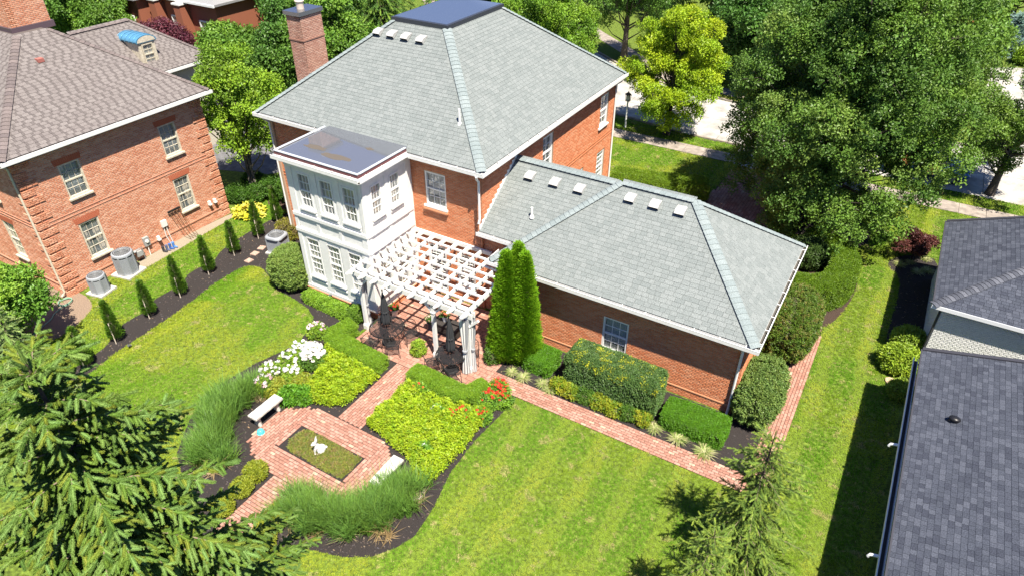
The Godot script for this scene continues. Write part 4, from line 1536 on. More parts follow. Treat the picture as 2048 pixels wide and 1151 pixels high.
	cm.box(Vector3(-11.45, 8.35, -3.775), Vector3(0.87, 0.06, 1.32))
	obj("band", cm, tone_mat("brick", Color(0.36, 0.20, 0.155)), ch)
	cm = MB.new()
	cm.box(Vector3(-11.02, 6.75, -3.775), Vector3(0.03, 0.45, 1.3))
	obj("flashing", cm, mt("dark_metal_edge", Color.WHITE), ch)
	# windows
	window(t, Vector3(-2.44, 4.06, -0.46), Vector3.BACK, 0.94, 1.39, 3, 4, white, "blind")
	window(t, Vector3(5.47, 0.8, 0.23), Vector3.BACK, 0.94, 1.43, 3, 4, white, "sheer")
	window(t, Vector3(-0.38, 4.1, -11.005), Vector3.RIGHT, 0.91, 1.48, 2, 4, white, "blind")
	window(t, Vector3(-0.38, 1.2, -10.995), Vector3.RIGHT, 0.89, 1.55, 3, 6, white)
	window(t, Vector3(-0.38, 1.2, -8.64), Vector3.RIGHT, 0.82, 1.52, 3, 6, white)
	window(t, Vector3(-0.38, 4.1, -5.43), Vector3.RIGHT, 0.9, 1.48, 2, 4, white, "blind")
	window(t, Vector3(-2.57, 0.2, -0.46), Vector3.BACK, 0.9, 2.1, 3, 5, white, "", 0.08, false, "door")
	window(t, Vector3(-1.195, 0.75, -0.46), Vector3.BACK, 0.85, 1.5, 3, 4, white, "drape")
	for s in [[5.47, 0.72, 0.23, 1], [-2.44, 3.98, -0.46, 1]]:
		var sm := MB.new()
		sm.box(Vector3(s[0], s[1] - 0.06, s[2] + 0.05), Vector3(1.1, 0.07, 0.14))
		obj("brick_sill", sm, tone_mat("brick", BRICK_TONES[4]), t)
	bay(t, white)

func panel(m: MB, o: Vector3, u: Vector3, nn: Vector3, x0: float, x1: float, y0: float, y1: float, d := 0.03) -> void:
	m.box(o + u * (x0 + x1) * 0.5 + Vector3(0, (y0 + y1) * 0.5, 0) + nn * d * 0.5, Vector3(x1 - x0, y1 - y0, d), Basis(u, Vector3.UP, nn))

func bay(t: Node3D, white: Material) -> void:
	var b := Node3D.new()
	b.name = "bay"
	t.add_child(b)
	var w := MB.new()
	var ups := []
	var lows := []
	for x in [-6.36, -5.27, -4.18]:
		ups.append([x + 7.2 - 0.33, x + 7.2 + 0.33, 4.16, 5.62])
	for x in [-6.48, -5.42, -4.36]:
		lows.append([x + 7.2 - 0.33, x + 7.2 + 0.33, 1.04, 2.82])
	wall(w, Vector3(-7.2, 0, 2.3), Vector3.RIGHT, Vector3.BACK, 3.65, 6.05, ups + lows, [], [], 0, 0.2, 0.35)
	wall(w, Vector3(-3.55, 0, 2.3), Vector3.FORWARD, Vector3.RIGHT, 2.76, 6.05, [[0.42, 1.0, 4.34, 5.62], [1.46, 2.04, 4.34, 5.62], [0.42, 1.1, 1.04, 2.6], [1.4, 2.1, 0.42, 2.6]], [], [], 0, 0.2, 0.35)
	wall(w, Vector3(-7.2, 0, -0.46), Vector3.BACK, Vector3.LEFT, 2.76, 6.05, [], [], [], 0, 0.2, 0.35)
	obj("walls", w, white, b)
	# stiles, rails and sunk panels
	var p := MB.new()
	var o := Vector3(-7.2, 0, 2.3)
	var U := Vector3.RIGHT
	var N := Vector3.BACK
	panel(p, o, U, N, -0.02, 3.67, 0.36, 0.50, 0.05)
	panel(p, o, U, N, -0.02, 3.67, 3.02, 3.16, 0.07)
	panel(p, o, U, N, -0.02, 3.67, 3.72, 3.86, 0.07)
	panel(p, o, U, N, -0.02, 3.67, 5.8, 6.02, 0.05)
	for x in [[0.0, 0.2], [1.12, 1.5], [2.2, 2.58], [3.28, 3.648]]:
		panel(p, o, U, N, x[0], x[1], 0.502, 3.018, 0.035)
	for x in [[0.0, 0.16], [1.14, 1.28], [2.26, 2.4], [3.4, 3.648]]:
		panel(p, o, U, N, x[0], x[1], 3.162, 3.718, 0.035)
	for x in [[0.0, 0.3], [1.32, 1.5], [2.4, 2.6], [3.5, 3.648]]:
		panel(p, o, U, N, x[0], x[1], 3.862, 5.798, 0.03)
	for q in ups:
		panel(p, o, U, N, q[0] - 0.07, q[1] + 0.07, q[2] - 0.2, q[2] - 0.14, 0.05)
	for q in lows:
		panel(p, o, U, N, q[0] - 0.07, q[1] + 0.07, q[2] - 0.26, q[2] - 0.2, 0.05)
	o = Vector3(-3.55, 0, 2.3)
	U = Vector3.FORWARD
	N = Vector3.RIGHT
	panel(p, o, U, N, 0.0, 2.66, 0.36, 0.50, 0.05)
	panel(p, o, U, N, 0.0, 2.66, 3.02, 3.16, 0.07)
	panel(p, o, U, N, 0.0, 2.66, 3.72, 3.86, 0.07)
	panel(p, o, U, N, 0.0, 2.66, 5.8, 6.02, 0.05)
	for x in [[0.002, 0.2], [1.2, 1.36], [2.4, 2.66]]:
		panel(p, o, U, N, x[0], x[1], 0.502, 3.018, 0.035)
		panel(p, o, U, N, x[0], x[1], 3.162, 3.718, 0.035)
		panel(p, o, U, N, x[0], x[1], 3.862, 5.798, 0.03)
	panel(p, o, U, N, 0.35, 1.07, 4.14, 4.2, 0.05)
	panel(p, o, U, N, 1.39, 2.11, 4.14, 4.2, 0.05)
	obj("trim", p, white, b)
	for x in [-6.36, -5.27, -4.18]:
		window(t, Vector3(x, 4.16, 2.3), Vector3.BACK, 0.66, 1.46, 3, 4, white, "drape", 0.07, true, "window", 0.06)
	for x in [-6.48, -5.42, -4.36]:
		window(t, Vector3(x, 1.04, 2.3), Vector3.BACK, 0.66, 1.78, 3, 6, white, "drape", 0.05, true, "window", 0.06)
	for z in [1.59, 0.55]:
		window(t, Vector3(-3.55, 4.34, z), Vector3.RIGHT, 0.58, 1.28, 3, 4, white, "drape", 0.06, true, "window", 0.06)
	window(t, Vector3(-3.55, 1.04, 1.54), Vector3.RIGHT, 0.68, 1.56, 3, 6, white, "drape", 0.06, true, "window", 0.06)
	window(t, Vector3(-3.55, 0.42, 0.55), Vector3.RIGHT, 0.7, 2.18, 3, 6, white, "drape", 0.06, false, "door", 0.06)
	# cornice, gutter and wet flat roof with puddles
	var c := MB.new()
	c.box(Vector3(-5.375, 6.1, 1.02), Vector3(3.95, 0.1, 2.9))
	c.box(Vector3(-5.375, 6.19, 1.05), Vector3(4.0, 0.08, 2.96))
	obj("cornice", c, white, b)
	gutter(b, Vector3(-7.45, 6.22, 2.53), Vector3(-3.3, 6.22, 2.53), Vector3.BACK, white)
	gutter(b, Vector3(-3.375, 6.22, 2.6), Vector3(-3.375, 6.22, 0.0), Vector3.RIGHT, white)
	c = MB.new()
	c.box(Vector3(-5.375, 6.3, 2.5), Vector3(3.98, 0.14, 0.05))
	c.box(Vector3(-3.405, 6.3, 1.18), Vector3(0.05, 0.14, 2.59))
	obj("roof_edge", c, mt("edge_metal_red", Color(0.17, 0.07, 0.075), 0.5), b)
	c = MB.new()
	c.box(Vector3(-5.375, 6.38, 2.49), Vector3(3.98, 0.025, 0.1))
	c.box(Vector3(-3.41, 6.38, 1.17), Vector3(0.1, 0.025, 2.53))
	c.box(Vector3(-7.34, 6.38, 1.17), Vector3(0.1, 0.025, 2.53))
	obj("roof_lip", c, mt("lip_metal", Color(0.42, 0.45, 0.5), 0.45), b)
	c = MB.new()
	c.box(Vector3(-5.375, 6.32, 1.0), Vector3(3.84, 0.05, 2.9))
	obj("membrane", c, mt("damp_membrane", Color(0.27, 0.29, 0.33), 0.05, {"metal": 0.65}), b)
	for q in [[-6.3, 1.5, 0.5, 0.14], [-5.1, 1.75, 0.66, 0.17], [-4.5, 0.6, 0.17, 0.1]]:
		var pts := PackedVector2Array()
		for k in 18:
			var a := TAU * k / 18.0
			var rr := 1.0 + rng.randf_range(-0.22, 0.22)
			pts.append(Vector2(q[0] + cos(a) * q[2] * rr, q[1] + sin(a) * q[3] * rr))
		c = MB.new()
		c.prism(pts, 6.34, 6.349)
		obj("dry_patch", c, mt("dry_membrane", Color(0.10, 0.085, 0.07), 0.75), b)

func ac_unit(called: String, label: String, at: Vector3, r: float, h: float, square := false) -> void:
	var t := thing(called, label, "air conditioner", at, 0.2, "air conditioning units")
	var grey := mt("ac_grey", Color(0.27, 0.29, 0.32), 0.5)
	var dark := mt("ac_dark", Color(0.09, 0.095, 0.1), 0.6)
	var m := MB.new()
	m.box(Vector3(0, 0.04, 0), Vector3(r * 2.5, 0.09, r * 2.5))
	obj("pad", m, mt("concrete_pad", Color(0.45, 0.43, 0.4), 0.95), t)
	m = MB.new()
	m.lathe(Vector3(0, 0.09, 0), [[r * 0.86, 0.0], [r * 0.86, h * 0.9]], 16)
	obj("coil", m, dark, t)
	m = MB.new()
	var sides := 4 if square else 8
	var corners := []
	for k in sides:
		var a := TAU * (k + 0.5) / sides
		corners.append(Vector3(cos(a), 0, sin(a)) * (r * 1.3 if square else r * 1.04))
	for k in sides:
		var a: Vector3 = corners[k]
		var b: Vector3 = corners[(k + 1) % sides]
		m.bar(a + Vector3(0, 0.1, 0), a + Vector3(0, h, 0), 0.05, 0.05)
		var n := 16
		for q in n:
			var y := 0.14 + (h - 0.2) * q / n
			m.bar(a.lerp(b, 0.04) + Vector3(0, y, 0), b.lerp(a, 0.04) + Vector3(0, y, 0), 0.012, 0.032)
		m.bar(a + Vector3(0, 0.115, 0), b + Vector3(0, 0.115, 0), 0.04, 0.06)
	obj("louvres", m, grey, t)
	m = MB.new()
	var ring := []
	var R := r * (1.12 if square else 1.06)
	for e in [[R, h - 0.02], [R, h + 0.06], [r * 0.95, h + 0.1], [r * 0.74, h + 0.09], [r * 0.72, h + 0.02]]:
		var q := []
		for k in 24:
			var a := TAU * k / 24.0
			var f := 1.0
			if square:
				f = minf(1.0 / maxf(absf(cos(a)), absf(sin(a))), 1.22)
				f = lerpf(1.0, f, clampf((e[0] - r * 0.74) / (r * 0.3), 0.0, 1.0))
			q.append(Vector3(cos(a) * e[0] * f, e[1], sin(a) * e[0] * f))
		ring.append(q)
	m.ring_strip(ring, false)
	obj("top_cover", m, grey, t)
	m = MB.new()
	for k in 9:
		var rr := r * 0.72 * (k + 1) / 9.0
		var pts := []
		for q in 21:
			pts.append(Vector3(cos(TAU * q / 20.0) * rr, h + 0.085 - 0.0 * k, sin(TAU * q / 20.0) * rr))
		var rad := []
		for q in 21:
			rad.append(0.006)
		m.tube(pts, rad, 4)
	for k in 6:
		var a := TAU * k / 6.0
		m.tube([Vector3(0, h + 0.09, 0), Vector3(cos(a), 0, sin(a)) * r * 0.74 + Vector3(0, h + 0.09, 0)], [0.008, 0.008], 4)
	obj("grille", m, mt("ac_wire", Color(0.2, 0.21, 0.22), 0.5), t)
	m = MB.new()
	m.lathe(Vector3(0, h - 0.08, 0), [[0.1, 0.0], [0.1, 0.1], [0.02, 0.12]], 12)
	for k in 4:
		var a := TAU * k / 4.0
		m.box(Vector3(cos(a), 0, sin(a)) * r * 0.38 + Vector3(0, h - 0.03, 0), Vector3(r * 0.6, 0.012, 0.16), Basis(Vector3.UP, -a) * Basis(Vector3.RIGHT, 0.4))
	obj("fan", m, dark, t)

func left_house() -> void:
	var t := thing("brick_house", "neighbouring brick house with brown shingle roof, corner quoins and tall brick chimney", "house")
	var cream := mt("cream_paint", Color(0.68, 0.62, 0.50), 0.6, {"grain": ntex("paint", 0.02, 4, 0.88, 1.0), "scale": 0.6})
	var white := mt("white_paint", Color.WHITE)
	var mortar := mt("mortar_pale", Color(0.80, 0.74, 0.62), 1.0, {"grain": ntex("sand", 0.08, 3, 0.6, 1.0), "scale": 1.5})
	var bx := []
	var bt := []
	var w := MB.new()
	var X := -15.5
	var Z := 7.65
	# windows: distance from the near corner, sill, width, height
	var wins := [[1.92, 3.83, 0.84, 1.4], [1.8, 1.12, 0.82, 1.6], [6.22, 1.2, 0.8, 1.6], [6.3, 3.88, 0.82, 1.4]]
	var holes := []
	for q in wins:
		holes.append([q[0] - q[2] * 0.5, q[0] + q[2] * 0.5, q[1], q[1] + q[3]])
	wall(w, Vector3(X, 0, Z), Vector3.FORWARD, Vector3.RIGHT, 8.2, 6.02, holes, bx, bt, 5, 0.24, 0.0, 3)
	var holes2 := [[7.5, 8.3, 1.1, 2.75], [7.5, 8.3, 3.85, 5.25], [4.0, 4.9, 1.1, 2.75]]
	wall(w, Vector3(X - 10.5, 0, Z), Vector3.RIGHT, Vector3.BACK, 10.5, 6.02, holes2, bx, bt, 5, 0.24, 0.0, 2)
	wall(w, Vector3(X, 0, Z - 8.2), Vector3.LEFT, Vector3.FORWARD, 10.5, 6.02, [], [], [], 0)
	wall(w, Vector3(X - 10.5, 0, Z - 8.2), Vector3.BACK, Vector3.LEFT, 8.2, 6.02, [], [], [], 0)
	# garage wing behind
	wall(w, Vector3(-23.0, 0, -0.5), Vector3.FORWARD, Vector3.RIGHT, 6.1, 4.9, [], [], [], 0)
	wall(w, Vector3(-23.0, 0, -6.6), Vector3.LEFT, Vector3.FORWARD, 4.8, 4.9, [], [], [], 0)
	var walls := obj("walls", w, mortar, t)
	pieces(walls, "brick", "bricks", brick_mesh, bx, bt, LEFT_TONES, "brick")
	var l := MB.new()
	l.box(Vector3(X + 0.012, 0.5, Z - 4.1), Vector3(0.06, 0.06, 8.32))
	l.box(Vector3(X + 0.008, 3.3, Z - 4.1), Vector3(0.04, 0.035, 8.24))
	l.box(Vector3(X + 0.008, 3.16, Z - 4.1), Vector3(0.04, 0.035, 8.24))
	l.box(Vector3(X - 5.2, 0.5, Z + 0.012), Vector3(10.55, 0.06, 0.06))
	l.box(Vector3(X - 5.2, 3.3, Z + 0.008), Vector3(10.5, 0.035, 0.04))
	l.box(Vector3(X - 5.2, 3.16, Z + 0.008), Vector3(10.5, 0.035, 0.04))
	obj("belt_course", l, tone_mat("brick", Color(0.64, 0.31, 0.21)), t)
	for q in wins:
		window(t, Vector3(X, q[1], Z - q[0]), Vector3.RIGHT, q[2], q[3], 3, 4, cream, "sheer" if q[1] > 3.0 else "drape", 0.06)
		jack_arch(t, Vector3(X, q[1] + q[3], Z - q[0]), Vector3.RIGHT, q[2])
	for h in holes2:
		window(t, Vector3(X - 10.5 + (h[0] + h[1]) * 0.5, h[2], Z), Vector3.BACK, h[1] - h[0], h[3] - h[2], 3, 4, cream)
		jack_arch(t, Vector3(X - 10.5 + (h[0] + h[1]) * 0.5, h[3], Z), Vector3.BACK, h[1] - h[0])
	# roof
	var r := MB.new()
	hip_solid(r, -26.4, -15.15, -0.9, 8.0, 6.2, -22.2, -19.5, 2.65, 3.95, 9.0)
	var wx := -22.65
	hip_solid(r, wx - 5.4, wx, -7.0, -0.95, 5.0, wx - 2.72, wx - 2.7, -4.3, -0.98, 7.15)
	var roof := obj("roof", r, mt("roof_felt_brown", Color(0.10, 0.085, 0.08), 1.0), t)
	var sx := []
	var st := []
	hip_shingles(-26.4, -15.15, -0.9, 8.0, 6.2, -22.2, -19.5, 2.65, 3.95, 9.0, "zx", sx, st, 0.15, 0.26, -5)
	hip_shingles(wx - 5.4, wx, -7.0, -0.95, 5.0, wx - 2.72, wx - 2.7, -4.3, -0.98, 7.15, "x", sx, st, 0.15, 0.26, -5)
	pieces(roof, "shingle", "shingles", slab_mesh, sx, st, LEFT_ROOF, "shingle")
	var cx := []
	var ct := []
	caps(Vector3(-15.15, 6.2, 8.0), Vector3(-19.5, 9.0, 3.95), cx, ct)
	caps(Vector3(-15.15, 6.2, -0.9), Vector3(-19.5, 9.0, 2.65), cx, ct, 0.26)
	caps(Vector3(wx, 5.0, -7.0), Vector3(wx - 2.7, 7.15, -4.3), cx, ct, 0.26)
	caps(Vector3(wx - 2.7, 7.15, -4.3), Vector3(wx - 2.7, 7.15, -1.0), cx, ct, 0.26)
	pieces(roof, "ridge_cap", "ridge_caps", cap_mesh, cx, ct, [Color(0.22, 0.185, 0.18), Color(0.25, 0.21, 0.205), Color(0.19, 0.16, 0.16)], "shingle")
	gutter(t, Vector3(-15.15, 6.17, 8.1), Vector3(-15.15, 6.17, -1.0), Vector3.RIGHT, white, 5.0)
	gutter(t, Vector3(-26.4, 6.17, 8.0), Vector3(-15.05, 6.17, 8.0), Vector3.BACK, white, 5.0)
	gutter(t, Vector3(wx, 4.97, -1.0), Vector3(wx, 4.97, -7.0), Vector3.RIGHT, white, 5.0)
	downspout(t, Vector3(-15.62, 0, 7.65), 6.05, 0.05, Vector3.BACK, cream)
	# chimney
	var ch := Node3D.new()
	ch.name = "chimney"
	t.add_child(ch)
	var cm := MB.new()
	var cbx := []
	var cbt := []
	wall(cm, Vector3(-21.6, 0, 3.72), Vector3.RIGHT, Vector3.BACK, 1.45, 12.2, [], cbx, cbt, 5, 0.3, 8.9)
	wall(cm, Vector3(-20.15, 0, 3.72), Vector3.FORWARD, Vector3.RIGHT, 1.6, 12.2, [], cbx, cbt, 5, 0.3, 8.9)
	cm.box(Vector3(-21.0, 10.5, 2.9), Vector3(1.0, 3.3, 1.0))
	obj("stack", cm, mortar, ch)
	var sb := many("bricks", brick_mesh, tone_mat("brick", Color.WHITE), cbx, cbt.map(func(q): return LEFT_TONES[q]), ch)
	sb.set_meta("kind", "stuff")
	cm = MB.new()
	cm.box(Vector3(-20.87, 9.06, 2.92), Vector3(1.6, 0.24, 1.76))
	obj("flashing", cm, mt("purple_metal", Color(0.10, 0.07, 0.085), 0.45), ch)
	cm = MB.new()
	cm.box(Vector3(-18.3, 8.28, 4.0), Vector3(0.24, 0.14, 0.24))
	obj("vent_cap", cm, tone_mat("plain", Color(0.33, 0.12, 0.1)), t)
	dormer(t, cream)

func jack_arch(t: Node3D, at: Vector3, nn: Vector3, w: float) -> void:
	var m := MB.new()
	var u := Vector3.UP.cross(nn)
	var n := int((w + 0.2) / 0.072)
	for k in n:
		var s := (k + 0.5) / n - 0.5
		var b := Basis(u, Vector3.UP, nn) * Basis(Vector3.BACK, -s * 0.45)
		m.box(at + u * s * (w + 0.26) + Vector3(0, 0.135, 0) + nn * 0.004, Vector3((w + 0.26) / n - 0.008, 0.25, 0.024), b)
	obj("jack_arch", m, tone_mat("brick", Color(0.50, 0.15, 0.085)), t)

func dormer(t: Node3D, cream: Material) -> void:
	# small round-roofed dormer on the wing
	var d := Node3D.new()
	d.name = "dormer"
	t.add_child(d)
	d.position = Vector3(-23.3, 5.25, -3.6)
	var m := MB.new()
	m.box(Vector3(-0.6, 0.62, 0), Vector3(1.25, 1.3, 0.95))
	m.box(Vector3(0.05, 0.62, 0.4), Vector3(0.06, 1.3, 0.14))
	m.box(Vector3(0.05, 0.62, -0.4), Vector3(0.06, 1.3, 0.14))
	m.box(Vector3(0.06, 1.22, 0), Vector3(0.1, 0.1, 1.1))
	m.box(Vector3(0.06, 0.02, 0), Vector3(0.12, 0.08, 1.1))
	obj("walls", m, cream, d)
	m = MB.new()
	var rings := []
	for e in [[0.14, 1.0], [-0.5, 0.98], [-1.2, 0.95], [-1.75, 0.9]]:
		var q := []
		for k in 13:
			var a := PI * k / 12.0
			q.append(Vector3(e[0], 1.25 + sin(a) * 0.34 * e[1], cos(a) * 0.6 * e[1]))
		q.append(Vector3(e[0], 1.23, -0.3))
		q.append(Vector3(e[0], 1.23, 0.3))
		rings.append(q)
	m.ring_strip(rings)
	obj("roof", m, mt("blue_metal", Color(0.10, 0.28, 0.44), 0.35, {"metal": 0.3}), d)
	m = MB.new()
	for k in 5:
		var x := -0.1 - k * 0.34
		var pts := []
		var rad := []
		for q in 13:
			var a := PI * q / 12.0
			pts.append(Vector3(x, 1.255 + sin(a) * 0.345, cos(a) * 0.605))
			rad.append(0.014)
		m.tube(pts, rad, 5)
	obj("seam", m, mt("blue_metal", Color.WHITE), d)
	m = MB.new()
	var fan := PackedVector3Array()
	for k in 12:
		var a := PI * k / 12.0
		var b := PI * (k + 1) / 12.0
		m.tri(Vector3(0.146, 1.26, 0), Vector3(0.146, 1.26 + sin(b) * 0.29, cos(b) * 0.52), Vector3(0.146, 1.26 + sin(a) * 0.29, cos(a) * 0.52))
	obj("gable", m, cream, d)
	window(d, Vector3(0.045, 0.1, 0), Vector3.RIGHT, 0.62, 1.05, 2, 4, cream, "", 0.05, false, "window", 0.0)

func right_house() -> void:
	var t := thing("painted_brick_house", "white painted brick house with dark blue grey shingle roofs beside the lawn", "house")
	var white := mt("white_brick_paint", Color(0.80, 0.80, 0.80), 0.7, {"grain": ntex("paint", 0.02, 4, 0.88, 1.0), "scale": 0.6})
	var metal := mt("gutter_white", Color(0.72, 0.74, 0.76), 0.45)
	var dark := mt("drip_edge_dark", Color(0.045, 0.045, 0.055), 0.5)
	var bx := []
	var bt := []
	var w := MB.new()
	wall(w, Vector3(14.95, 0, -5.9), Vector3.RIGHT, Vector3.BACK, 5.0, 2.55, [], bx, bt, 1)
	wall(w, Vector3(14.95, 0, -12.0), Vector3.BACK, Vector3.LEFT, 6.08, 2.55, [], bx, bt, 1)
	wall(w, Vector3(14.85, 0, -2.7), Vector3.BACK, Vector3.LEFT, 20.0, 2.45, [], bx, bt, 1)
	wall(w, Vector3(22.0, 0, -2.7), Vector3.LEFT, Vector3.FORWARD, 7.1, 2.45, [], bx, bt, 1)
	wall(w, Vector3(22.0, 0, -12.0), Vector3.LEFT, Vector3.FORWARD, 7.0, 2.45, [], bx, bt, 1)
	wall(w, Vector3(19.95, 0, -6.0), Vector3.BACK, Vector3.LEFT, 3.3, 2.55, [], bx, bt, 1)
	var walls := obj("walls", w, white, t)
	pieces(walls, "brick", "bricks", brick_mesh, bx, bt, [Color(0.79, 0.79, 0.785)], "brick", 120)
	# upper roof: hip at the near end, gable verge at the far end
	var r := MB.new()
	var X := 14.6
	var y := 2.62
	var p := 0.36
	var hx := 6.0
	var ya := y + p * hx
	var zn := -5.65
	var zf := -12.25
	r.quad(Vector3(X, y, zn), Vector3(X + hx * 2, y, zn), Vector3(X + hx, ya, zn - hx), Vector3(X + hx, ya, zn - hx))
	r.quad(Vector3(X, y, zf), Vector3(X, y, zn), Vector3(X + hx, ya, zn - hx), Vector3(X + hx, ya, zf))
	r.quad(Vector3(X + hx * 2, y, zn), Vector3(X + hx * 2, y, zf), Vector3(X + hx, ya, zf), Vector3(X + hx, ya, zn - hx))
	r.tri(Vector3(X + hx * 2, y, zf), Vector3(X, y, zf), Vector3(X + hx, ya, zf))
	r.quad(Vector3(X, y - 0.14, zf), Vector3(X, y - 0.14, zn), Vector3(X, y, zn), Vector3(X, y, zf))
	r.quad(Vector3(X, y - 0.14, zn), Vector3(X + hx * 2, y - 0.14, zn), Vector3(X + hx * 2, y, zn), Vector3(X, y, zn))
	r.quad(Vector3(X, y - 0.14, zn), Vector3(X, y - 0.14, zf), Vector3(X + hx * 2, y - 0.14, zf), Vector3(X + hx * 2, y - 0.14, zn))
	# lower roof: one slope up to a ridge out of view
	var LX := 14.5
	var ly := 2.53
	var lp := 0.24
	var lz0 := -2.95
	var lz1 := 17.3
	var lw := 6.0
	r.quad(Vector3(LX, ly, lz0), Vector3(LX, ly, lz1), Vector3(LX + lw, ly + lp * lw, lz1), Vector3(LX + lw, ly + lp * lw, lz0))
	r.quad(Vector3(LX + lw * 2, ly, lz1), Vector3(LX + lw * 2, ly, lz0), Vector3(LX + lw, ly + lp * lw, lz0), Vector3(LX + lw, ly + lp * lw, lz1))
	r.tri(Vector3(LX + lw * 2, ly, lz0), Vector3(LX, ly, lz0), Vector3(LX + lw, ly + lp * lw, lz0))
	r.quad(Vector3(LX, ly - 0.16, lz0), Vector3(LX, ly - 0.16, lz1), Vector3(LX, ly, lz1), Vector3(LX, ly, lz0))
	r.quad(Vector3(LX, ly - 0.16, lz1), Vector3(LX, ly - 0.16, lz0), Vector3(LX + lw * 2, ly - 0.16, lz0), Vector3(LX + lw * 2, ly - 0.16, lz1))
	r.quad(Vector3(LX + lw * 2, ly - 0.16, lz0), Vector3(LX, ly - 0.16, lz0), Vector3(LX, ly, lz0), Vector3(LX + lw * 2, ly, lz0))
	var roof := obj("roof", r, mt("roof_felt_dark", Color(0.05, 0.052, 0.06), 1.0), t)
	var sx := []
	var st := []
	var v := Vector3(hx, ya - y, 0)
	shingle(Vector3(X, y, zf), Vector3.BACK, v.normalized(), [Vector2(0, 0), Vector2(zn - zf, 0), Vector2(zn - zf - 6.0, v.length()), Vector2(0, v.length())], sx, st, 0.135, 0.18, 6)
	v = Vector3(0, ya - y, -hx)
	shingle(Vector3(X, y, zn), Vector3.RIGHT, v.normalized(), [Vector2(0, 0), Vector2(hx * 2, 0), Vector2(hx, v.length())], sx, st, 0.135, 0.18, 6)
	v = Vector3(lw, lp * lw, 0)
	shingle(Vector3(LX, ly, lz0), Vector3.BACK, v.normalized(), [Vector2(0, 0), Vector2(lz1 - lz0, 0), Vector2(lz1 - lz0, v.length()), Vector2(0, v.length())], sx, st, 0.135, 0.18, 6)
	pieces(roof, "shingle", "shingles", slab_mesh, sx, st, RIGHT_ROOF, "shingle")
	var cx := []
	var ct := []
	caps(Vector3(X, y, zn), Vector3(X + hx, ya, zn - hx), cx, ct, 0.34, 0.15)
	pieces(roof, "ridge_cap", "ridge_caps", cap_mesh, cx, ct, [Color(0.12, 0.13, 0.16), Color(0.16, 0.17, 0.205), Color(0.10, 0.108, 0.135)], "shingle")
	var e := MB.new()
	e.bar(Vector3(X + 0.02, y + 0.045, zf - 0.02), Vector3(X + hx, ya + 0.045, zf - 0.02), 0.14, 0.05)
	e.bar(Vector3(X - 0.01, y + 0.02, zf), Vector3(X - 0.01, y + 0.02, zn), 0.05, 0.05)
	e.bar(Vector3(LX + 0.02, ly + 0.045, lz0 - 0.02), Vector3(LX + lw, ly + lp * lw + 0.045, lz0 - 0.02), 0.14, 0.05)
	e.bar(Vector3(LX - 0.005, ly + 0.02, lz0), Vector3(LX - 0.005, ly + 0.02, lz1), 0.04, 0.05)
	obj("verge_trim", e, dark, roof)
	e = MB.new()
	e.bar(Vector3(X - 0.03, y - 0.05, zn + 0.015), Vector3(X + hx * 2, y - 0.05, zn + 0.015), 0.03, 0.14)
	obj("fascia", e, metal, t)
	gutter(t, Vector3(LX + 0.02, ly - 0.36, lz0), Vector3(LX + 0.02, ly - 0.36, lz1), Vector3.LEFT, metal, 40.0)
	e = MB.new()
	e.tube([Vector3(14.9, 2.5, -5.9), Vector3(14.9, 0.0, -5.9)], [0.04, 0.04], 8)
	obj("downspout", e, dark, t)
	for z in [1.2, 5.2]:
		e = MB.new()
		e.tube([Vector3(14.4, 2.08, z), Vector3(14.22, 2.02, z), Vector3(14.19, 1.93, z)], [0.04, 0.04, 0.04], 8)
		obj("gutter_outlet", e, metal, t)
	# round turbine-like exhaust on the lower roof
	var rv := Node3D.new()
	rv.name = "roof_vent"
	t.add_child(rv)
	rv.position = Vector3(15.45, ly + lp * 0.95, 0.3)
	e = MB.new()
	e.lathe(Vector3.ZERO, [[0.16, -0.03], [0.1, 0.02], [0.08, 0.08]], 14)
	e.ball(Vector3(0.02, 0.12, 0), Vector3(0.15, 0.075, 0.12), 8, 14)
	obj("hood", e, mt("vent_black", Color(0.012, 0.012, 0.014), 0.35), rv)

